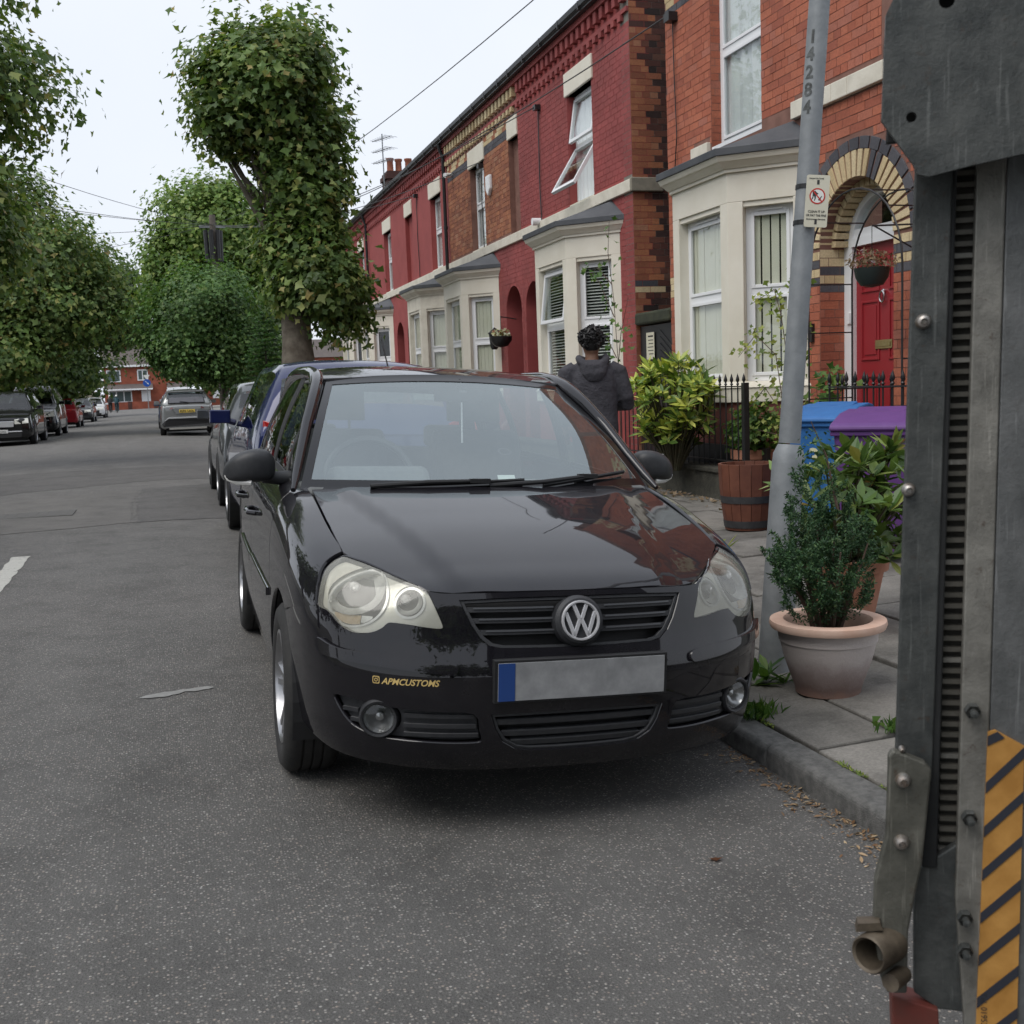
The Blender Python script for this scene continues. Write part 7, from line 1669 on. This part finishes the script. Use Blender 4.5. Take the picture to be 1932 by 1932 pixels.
# ---------------------------------------------------------------- person walking away
def person():
    r=empty('person',(3.45,8.80,pave_z(3.45)),label='person with short curly black hair in a dark grey hoodie walking away',cat='person')
    SK=mat('skin_brown',(.20,.105,.065),None,rough=.5); HO=mat('hoodie_charcoal',(.045,.044,.052),(.060,.058,.068),9,.92,0,.03,11); TR=mat('trousers_black',(.014,.014,.016),None,rough=.9); HA_=mat('hair_black',(.010,.009,.009),None,rough=.55)
    def skin(name,V,E,rad,m,par,sub=2):
        me=bpy.data.meshes.new(name); me.from_pydata(V,E,[]); me.update(); me.materials.append(m); o=link(name,me,par)
        md=o.modifiers.new('skin','SKIN'); 
        if not me.skin_vertices: 
            me.attributes.new
        sk=me.skin_vertices[0].data if me.skin_vertices else None
        return o,sk,md
    def rings(mb,L,n=24):
        vs=[];fs=[]
        for (c,rx,ry,e) in L:
            for k in range(n):
                a=2*math.pi*k/n; q=lambda v:math.copysign(abs(v)**e,v); vs.append((c[0]+rx*q(math.cos(a)),c[1]+ry*q(math.sin(a)),c[2]))
        for i in range(len(L)-1):
            for k in range(n): fs.append((i*n+k,i*n+(k+1)%n,(i+1)*n+(k+1)%n,(i+1)*n+k))
        fs.append(tuple(range(n))[::-1]); fs.append(tuple((len(L)-1)*n+k for k in range(n))); mb.add(vs,fs)
    def fuse(o,vox=.012,sm=6):
        m_=o.modifiers.new('remesh','REMESH'); m_.mode='VOXEL'; m_.voxel_size=vox; m_.use_smooth_shade=True; s_=o.modifiers.new('smooth','SMOOTH'); s_.iterations=sm; s_.factor=.5
    # body: legs, torso, neck, head, arms, hands as one mesh
    b=MB()
    rings(b,[((0,0,.80),.15,.10,1),((0,0,.95),.16,.11,1),((0,.0,1.15),.165,.105,1),((0,.0,1.32),.17,.095,1),((0,-.005,1.385),.10,.07,1),((0,0,1.42),.058,.058,1),((0,.008,1.48),.055,.058,1)])
    rings(b,[((0,.015,1.455),.035,.05,1),((0,.02,1.48),.058,.078,1),((0,.018,1.53),.072,.092,1),((0,.014,1.58),.077,.096,1),((0,.01,1.63),.072,.09,1),((0,.008,1.66),.05,.066,1),((0,.008,1.675),.02,.03,1)])
    b.tube([(0,.105,1.57),(0,.125,1.55)],[.012,.016],8)                                   # nose
    for s in (-1,1):
        b.tube([(s*.074,.01,1.535),(s*.084,.0,1.56),(s*.080,.0,1.585)],[.012,.016,.010],8)        # ear
        b.tube([(s*.085,0,.84),(s*.09,.02 if s>0 else -.02,.47),(s*.09,.06*s,.08)],[.088,.055,.04],14)
        b.tube([(s*.09,.06*s-.03,.04),(s*.09,.06*s+.12,.03)],[.04,.035],10)
    AR=[(.205,0,1.345),(.275,-.015,1.10),(.215,.20,1.03)]; AL=[(-.205,0,1.345),(-.265,-.01,1.09),(-.235,.09,.86)]
    for A in (AR,AL):
        b.tube(A,[.046,.040,.030],12); d=(Vector(A[2])-Vector(A[1])).normalized(); w_=Vector(A[2]); sd=d.cross(Vector((0,0,1))).normalized(); b.tube([w_,w_+d*.05,w_+d*.09],[.028,.036,.030],10)
        for k,(o_,L) in enumerate(((-.027,.07),(-.009,.08),(.009,.075),(.027,.06))):
            p=w_+d*.085+sd*o_; b.tube([p,p+d*L*.5+Vector((0,0,-.006)),p+d*L*.9+Vector((0,0,-.022))],[.0095,.009,.007],7)
        p=w_+d*.03+sd*-.03; b.tube([p,p+sd*-.025+d*.03,p+sd*-.03+d*.055],[.011,.010,.008],7)
    bo=b.build('body',SK,r,smooth=True); fuse(bo,.0085,3)
    # hoodie
    h=MB(); rings(h,[((0,0,.78),.205,.135,.85),((0,0,.83),.212,.142,.85),((0,0,1.0),.205,.135,.9),((0,-.005,1.2),.212,.135,.9),((0,-.008,1.31),.205,.125,.95),((0,-.005,1.38),.165,.105,1),((0,0,1.425),.10,.085,1)])
    h.tube([(.15,-.005,1.345),(.215,-.01,1.32),(.285,-.02,1.09),(.30,.0,1.045),(.225,.19,1.025)],[.075,.080,.066,.062,.045],14); h.tube([(-.15,-.005,1.345),(-.215,-.01,1.32),(-.275,-.015,1.10),(-.265,.02,1.02),(-.24,.09,.88)],[.075,.080,.064,.058,.045],14)
    hd=h.build('hoodie',HO,r,smooth=True); fuse(hd,.011,4)
    # hood lying on the back: a thick folded rim and a hanging pouch
    q=MB(); ring=[]
    for k in range(25):
        a=math.pi*2*k/24; ring.append((.115*math.cos(a),-.015-.085*math.sin(a)-.02,1.43-.055*max(0,math.sin(a))+.012*math.cos(2*a)))
    q.tube(ring,[.030+.012*max(0,math.sin(math.pi*2*k/24)) for k in range(25)],10,cap=False)
    rings(q,[((0,-.095,1.22),.02,.02,1),((0,-.115,1.25),.07,.04,1),((0,-.12,1.31),.105,.05,1),((0,-.105,1.37),.12,.05,1),((0,-.075,1.42),.11,.05,1)],20)
    ho=q.build('hood',HO,hd,smooth=True); fuse(ho,.009,3)
    t=MB()
    for s in (-1,1): t.tube([(s*.085,0,.86),(s*.09,.02 if s>0 else -.02,.47),(s*.09,.06*s,.07)],[.112,.082,.066],14)
    rings(t,[((0,0,.78),.175,.12,1),((0,0,.90),.17,.118,1)]); to=t.build('trousers',TR,r,smooth=True); fuse(to,.012,3)
    for s in (-1,1): q=MB(); q.tube([(s*.09,.06*s-.06,.045),(s*.09,.06*s+.05,.05),(s*.09,.06*s+.17,.035)],[.045,.048,.035],12); q.build('shoe',M_BLACKP,r,smooth=True)
    # curly hair
    rng=np.random.default_rng(5); q=MB()
    for _ in range(620):
        d=rng.normal(0,1,3); d/=np.linalg.norm(d)
        if d[2]<-.25 and d[1]>-.1: continue
        if d[2]<-.55: continue
        if d[1]>.55 and d[2]<.35: continue
        c=np.array([0,.0,1.595])+d*np.array([.092,.108,.095])*rng.uniform(.92,1.10); s=rng.uniform(.008,.014)
        p=[c+rng.normal(0,s,3) for _ in range(4)]; q.tube([tuple(x) for x in p],[s*.6,s*.75,s*.75,s*.4],5)
    rings(q,[((0,-.015,1.50),.05,.05,1),((0,-.012,1.54),.078,.085,1),((0,-.0,1.60),.086,.104,1),((0,.0,1.66),.07,.085,1),((0,0,1.69),.03,.04,1)],16)
    q.build('hair',HA_,r,smooth=True)
    r.scale=(1.0,1.0,1.0); r.rotation_euler=(0,0,R(-14)); return r
person()
# ---------------------------------------------------------------- small things on the house fronts
wl=empty('wall_lantern',(FX-.02,20.05,2.18),label='black wall lantern between the arch and the bay of the brown house',cat='lantern')
q=MB(); q.lathe([(.05,-.20),(.075,-.16),(.10,.08),(.12,.10),(.03,.17),(.0,.2)],6,c=(-.16,0,0)); q.tube([(0,0,.1),(-.16,0,.2)],.012,6); q.build('lantern_body',M_BLACKP,wl); q=MB(); q.lathe([(.066,-.14),(.09,.06)],6,c=(-.16,0,0)); 
hb=empty('hanging_basket',(FX-.30,19.2,1.98),label='small hanging basket with white flowers by the red arch',cat='hanging basket'); q=MB(); q.lathe([(0,0),(.12,.03),(.19,.12),(.20,.2),(.0,.19)],16); q.build('basket',M_BLACKP,hb,smooth=True); tuft(hb,'flowers',(0,0,.24),(.17,.17,.09),160,.06,leaf_mat('petal_white',[(0.,(.3,.05,.06)),(.3,(.08,.14,.03)),(.5,(.6,.6,.5)),(1.,(.7,.7,.55))]),4,LEAF6); q=MB(); q.tube([(0,0,.2),(0,.0,.55)],.006,5); q.tube([(0,0,.55),(.3,0,.5)],.01,5); q.build('bracket',M_BLACKP,hb)
ab=empty('alarm_box',(FX,20.5,4.85),label='white alarm box high on the brown brick wall',cat='alarm box'); q=MB(); q.prism([(-.13,.38),(.13,.38),(.13,.12),(.0,.0),(-.13,.12)],lambda a,b:(-.07,a,b),lambda a,b:(0,a,b)); q.build('cover',M_PVC,ab,bevel=.02)
cm=empty('wall_camera',(FX-.04,23.3,5.75),label='small white camera under the gutter beside the downpipe',cat='camera'); q=MB(); q.tube([(0,0,0),(-.15,-.1,-.02)],.05,12); q.build('camera_body',M_PVC,cm,smooth=True,sharp=40); q=MB(); q.tube([(.05,0,.02),(0,0,0)],.02,8); q.build('bracket',M_PVC,cm)
fl=empty('vent_cap',(FX-.04,17.65,3.96),label='white round boiler flue on the string course',cat='flue'); q=MB(); q.tube([(.05,0,0),(-.12,0,0)],.06,14); q.build('flue_tube',M_PVC,fl,smooth=True,sharp=40)
for (y,z1,z0,hse) in ((17.55,5.75,2.6,HA),(21.0,5.5,3.2,HB),(26.7,5.9,3.3,HC)):
    q=MB(); q.tube([(FX-.03,y,z1),(FX-.03,y+.03,(z1+z0)/2+.3),(FX-.03,y-.02,(z1+z0)/2-.4),(FX-.03,y+.02,z0)],.010,5); q.build('cable',M_BLACKP,hse); q=MB(); q.cbox((FX-.05,y,z1),(.10,.12,.08)); q.build('cable_clamp',M_BLACKP,hse)
# aerials
def aerial(loc,label,n,h):
    a=empty('tv_aerial',loc,label=label,cat='aerial'); q=MB(); q.tube([(0,0,0),(0,0,h)],.02,6); q.build('mast',M_GALV,a)
    for j in range(n):
        z=h-.15-j*.35; q=MB(); q.tube([(0,-.5,z),(0,.55,z)],.012,5); q.build('boom',M_GALV,a)
        for k in range(7): q=MB(); y=-.45+k*.15; L=.26-.02*k; q.tube([(-L,y,z),(L,y,z)],.007,4); q.build('element',M_GALV,a)
    return a
a_=aerial((FX+1.1,36.2,EAVE+1.0),'cluster of television aerials on the far chimney',3,1.9); a_.rotation_euler=(0,0,R(25))
a_=aerial((FX+.6,15.2,EAVE+.3),'thin aerial mast rising from the first painted house roof',0,2.6)
# ---------------------------------------------------------------- telegraph pole and wires
tp=empty('telegraph_pole',(2.2,46,gz(2.2)),label='wooden telegraph pole with black cable boxes rising among the trees',cat='telegraph pole')
q=MB(); q.tube([(0,0,0),(.02,0,8.35)],[.16,.12],14); q.build('pole',mat('pole_wood',(.10,.085,.07),(.15,.13,.11),10,.9),tp,smooth=True)
for k in range(7):
    a=2*math.pi*k/7; q=MB(); q.tube([(.27*math.cos(a),.27*math.sin(a),6.55),(.30*math.cos(a),.30*math.sin(a),7.75)],.085,10); q.build('cable_box',M_BLACKP,tp,smooth=True,sharp=40)
q=MB(); q.box(-.5,.5,-.04,.04,7.85,7.95); q.build('cross_arm',M_GALV,tp)
def wire(label,p,q_,sag,r=.008):
    p=Vector(p);q_=Vector(q_); m=MB(); N=16; m.tube([p.lerp(q_,k/N)-Vector((0,0,sag*4*(k/N)*(1-k/N))) for k in range(N+1)],r,5,cap=False); o=m.build('overhead_wire',mat('wire_grey',(.06,.06,.06),None,rough=.7),None); tag(o,label,'wire',group='overhead telephone wires')
TPt=(2.22,46,8.0)
for lb,e,s in (('upper overhead wire running from the pole to the first painted house',(FX-.2,14.6,7.1),.5),('second overhead wire running from the pole to the first painted house',(FX-.1,17.55,5.75),.6),('overhead wire from the pole to the brick house',(FX-.1,13.2*.949,5.6),.9),('overhead wire from the pole to the brown brick house',(FX-.1,21.0,5.55),.5),('overhead wire from the pole to the third house',(FX-.1,26.7,5.9),.3),
  ('higher wire crossing to the left from the pole',(-8.5,22,8.2),.5),('lower wire crossing to the left from the pole',(-9.2,25,7.2),.5),('wire crossing to the trees on the left',(-9.5,38,8.6),.35),('level wire crossing left near the pole top',(-9,43,7.4),.3),('lowest wire crossing left behind the trees',(-9,47,6.4),.3)): wire(lb,TPt,e,s,.009)
# ---------------------------------------------------------------- the street end
fh=empty('brick_house',(-2.4,150,0),label='orange brick house with white windows closing the street',cat='house')
M_FB=brick_mat('brick_far_orange',[(0.,(.30,.075,.04)),(1.,(.36,.10,.055))]); 
def fbox(nm,x0,x1,y0,y1,z0,z1,m,par=None,bev=0): q=MB(); q.box(x0,x1,y0,y1,z0,z1); return q.build(nm,m,par or fh,bevel=bev)
fbox('wall',-5,5.2,0,8,0,5.6,M_FB); q=MB(); q.add([(-5.3,-.4,5.55),(5.5,-.4,5.55),(5.5,4,8.6),(-5.3,4,8.6),(5.5,8.3,5.55),(-5.3,8.3,5.55)],[(0,1,2,3),(3,2,4,5),(0,3,5),(1,4,2)]); rf=q.build('roof',mat('far_roof',(.10,.085,.08),(.13,.11,.10),2,.9),fh); fbox('chimney',-2.9,-1.9,2.6,3.4,7.3,9.4,M_FB); fbox('chimney_band',-3.0,-1.8,2.5,3.5,8.3,8.75,M_PVC)
fbox('fascia',-5.2,5.4,-.45,-.35,5.35,5.6,M_PVC)
for (x0,x1,z0,z1,n) in ((-4.6,-2.9,3.5,5.0,2),(-.9,.4,3.6,5.0,2),(2.6,3.8,3.5,5.0,2),(-4.55,-1.7,.9,2.4,3)):
    w_=fbox('window',x0,x1,-.08,.02,z0,z1,M_PVC)
    for k in range(n):
        a=x0+.14+k*(x1-x0-.14)/n; q=MB(); q.box(a,a+(x1-x0-.14)/n-.14,-.10,-.07,z0+.14,z1-.14); q.build('pane',M_CGLASSD if False else mat('far_pane',(.10,.13,.13),None,rough=.15),w_)
fbox('door',-.55,.55,-.08,.02,.25,2.35,M_PVC)
q=MB(); q.add([(-4.9,-1.2,2.55),(.9,-1.2,2.55),(.9,0,3.2),(-4.9,0,3.2)],[(0,1,2,3)]); q.build('porch_roof',MATS['far_roof'],fh); fbox('porch_fascia',-4.9,.9,-1.25,-1.15,2.42,2.6,M_PVC); q=MB(); q.add([(2.6,-1.2,2.55),(5.2,-1.2,2.55),(5.2,0,3.2),(2.6,0,3.2)],[(0,1,2,3)]); q.build('porch_roof',MATS['far_roof'],fh); fbox('porch_fascia',2.6,5.2,-1.25,-1.15,2.42,2.6,M_PVC)
q=MB(); q.lathe([(.0,0),(.25,.03),(.4,.1)],16,T=Matrix.Translation((5.0,-.3,2.9))@Matrix.Rotation(R(70),4,'X')); q.build('satellite_dish',M_GALV,fh,smooth=True)
gw=empty('front_wall',(-2.4,147.4,0),label='low orange brick wall in front of the far house',cat='wall'); q=MB(); q.box(-4.6,5.6,-.12,.12,0,.95); q.build('wall_body',M_FB,gw)
for x in (-2.2,.9): q=MB(); q.box(x,x+.5,-.14,.14,0,1.0); q.build('pier',M_BRICKG,gw)
sh=empty('side_wall_row',(-14,152,0),label='pale garden walls left of the far brick house',cat='wall'); q=MB(); q.box(-14,6,-.2,.2,0,2.4); q.build('wall_body',mat('far_pale_wall',(.28,.26,.20),(.36,.34,.27),1,.9),sh)
for (lb,x,y,w,h_) in (('distant brick terrace to the right of the far house',16,154,22,6),('distant dark terrace to the left of the far house',-34,158,36,6)):
    d=empty('distant_terrace',(x,y,0),label=lb,cat='house'); q=MB(); q.box(-w/2,w/2,0,7,0,h_); q.build('wall',M_FB,d); q=MB(); q.prism([(-.3,h_),(3.5,h_+2.6),(7.3,h_)],lambda a,b:(-w/2,a,b),lambda a,b:(w/2,a,b)); q.build('roof',MATS['far_roof'],d)
    for k in range(int(w/3)):
        for z in (1,3.6): q=MB(); q.box(-w/2+1+k*3,-w/2+2.3+k*3,-.06,0,z,z+1.4); q.build('window',M_PVC,d)
bs=empty('round_sign',(-1.95,133,0),label='round blue traffic sign on a post at the street end',cat='sign'); q=MB(); q.tube([(0,0,0),(0,0,3.9)],.05,8); q.build('post',M_GALV,bs)
q=MB(); q.lathe([(.42,0),(.42,.03),(0,.03)],28,T=Matrix.Translation((0,-.08,3.05))@Matrix.Rotation(math.pi/2,4,'X')); q.build('blue_disc',mat('sign_blue',(.01,.08,.40),None,rough=.4),bs); q=MB(); q.prism([(-.20,3.20),(.05,3.05),(-.02,2.98),(.22,2.86),(.16,3.08),(.09,3.03),(-.14,3.27)],lambda a,b:(a,-.118,b),lambda a,b:(a,-.112,b)); q.build('white_arrow',M_WHT,bs)
q=MB(); q.prism([(-.38,3.95),(.38,3.95),(0,3.42)],lambda a,b:(a,-.1,b),lambda a,b:(a,-.08,b)); q.build('triangle_plate',M_WHT,bs)
def cyclist(loc,label,top,rz):
    c=empty('person',loc,rz,label=label,cat='person'); q=MB()
    q.tube([(0,0,.95),(0,.05,1.25),(0,.12,1.45)],[.17,.20,.15],12); q.tube([(0,.14,1.45),(0,.16,1.56),(0,.16,1.70)],[.06,.09,.10],10)
    for s in (-1,1): q.tube([(s*.1,0,.95),(s*.12,.2,.62),(s*.12,.1,.15)],[.10,.08,.05],8); q.tube([(s*.2,.08,1.40),(s*.24,.2,1.15),(s*.2,.42,1.08)],[.06,.05,.04],8)
    q.build('body',top,c,smooth=True); q=MB(); q.lathe([(.115,0),(.10,.08),(.05,.13),(0,.14)],12,c=(0,.15,1.64)); q.build('helmet',M_WHT,c,smooth=True)
    b=empty('bicycle',(loc[0],loc[1],loc[2]),rz,label='bicycle ridden by the '+label.split(' riding')[0],cat='bicycle')
    for y in (-.45,.60): q=MB(); q.tube([(0,y+.33*math.cos(a),.34+.33*math.sin(a)) for a in [2*math.pi*k/24 for k in range(25)]],.02,6); q.build('wheel',M_TYRE,b)
    q=MB(); q.tube([(0,-.45,.34),(0,-.1,.85),(0,.45,.8),(0,.6,.34)],.02,6); q.tube([(0,-.1,.85),(0,.05,.34),(0,.45,.8)],.02,6); q.tube([(-.25,.45,1.05),(.25,.45,1.05)],.02,6); q.build('frame',M_BLACKP,b)
cyclist((-4.75,118,0),'teal jacketed cyclist with white helmet riding away',mat('jacket_teal',(.02,.06,.075),None,rough=.8),0); cyclist((-5.5,121,0),'dark jacketed cyclist riding away at the street end',mat('jacket_dark',(.02,.02,.022),None,rough=.8),0)
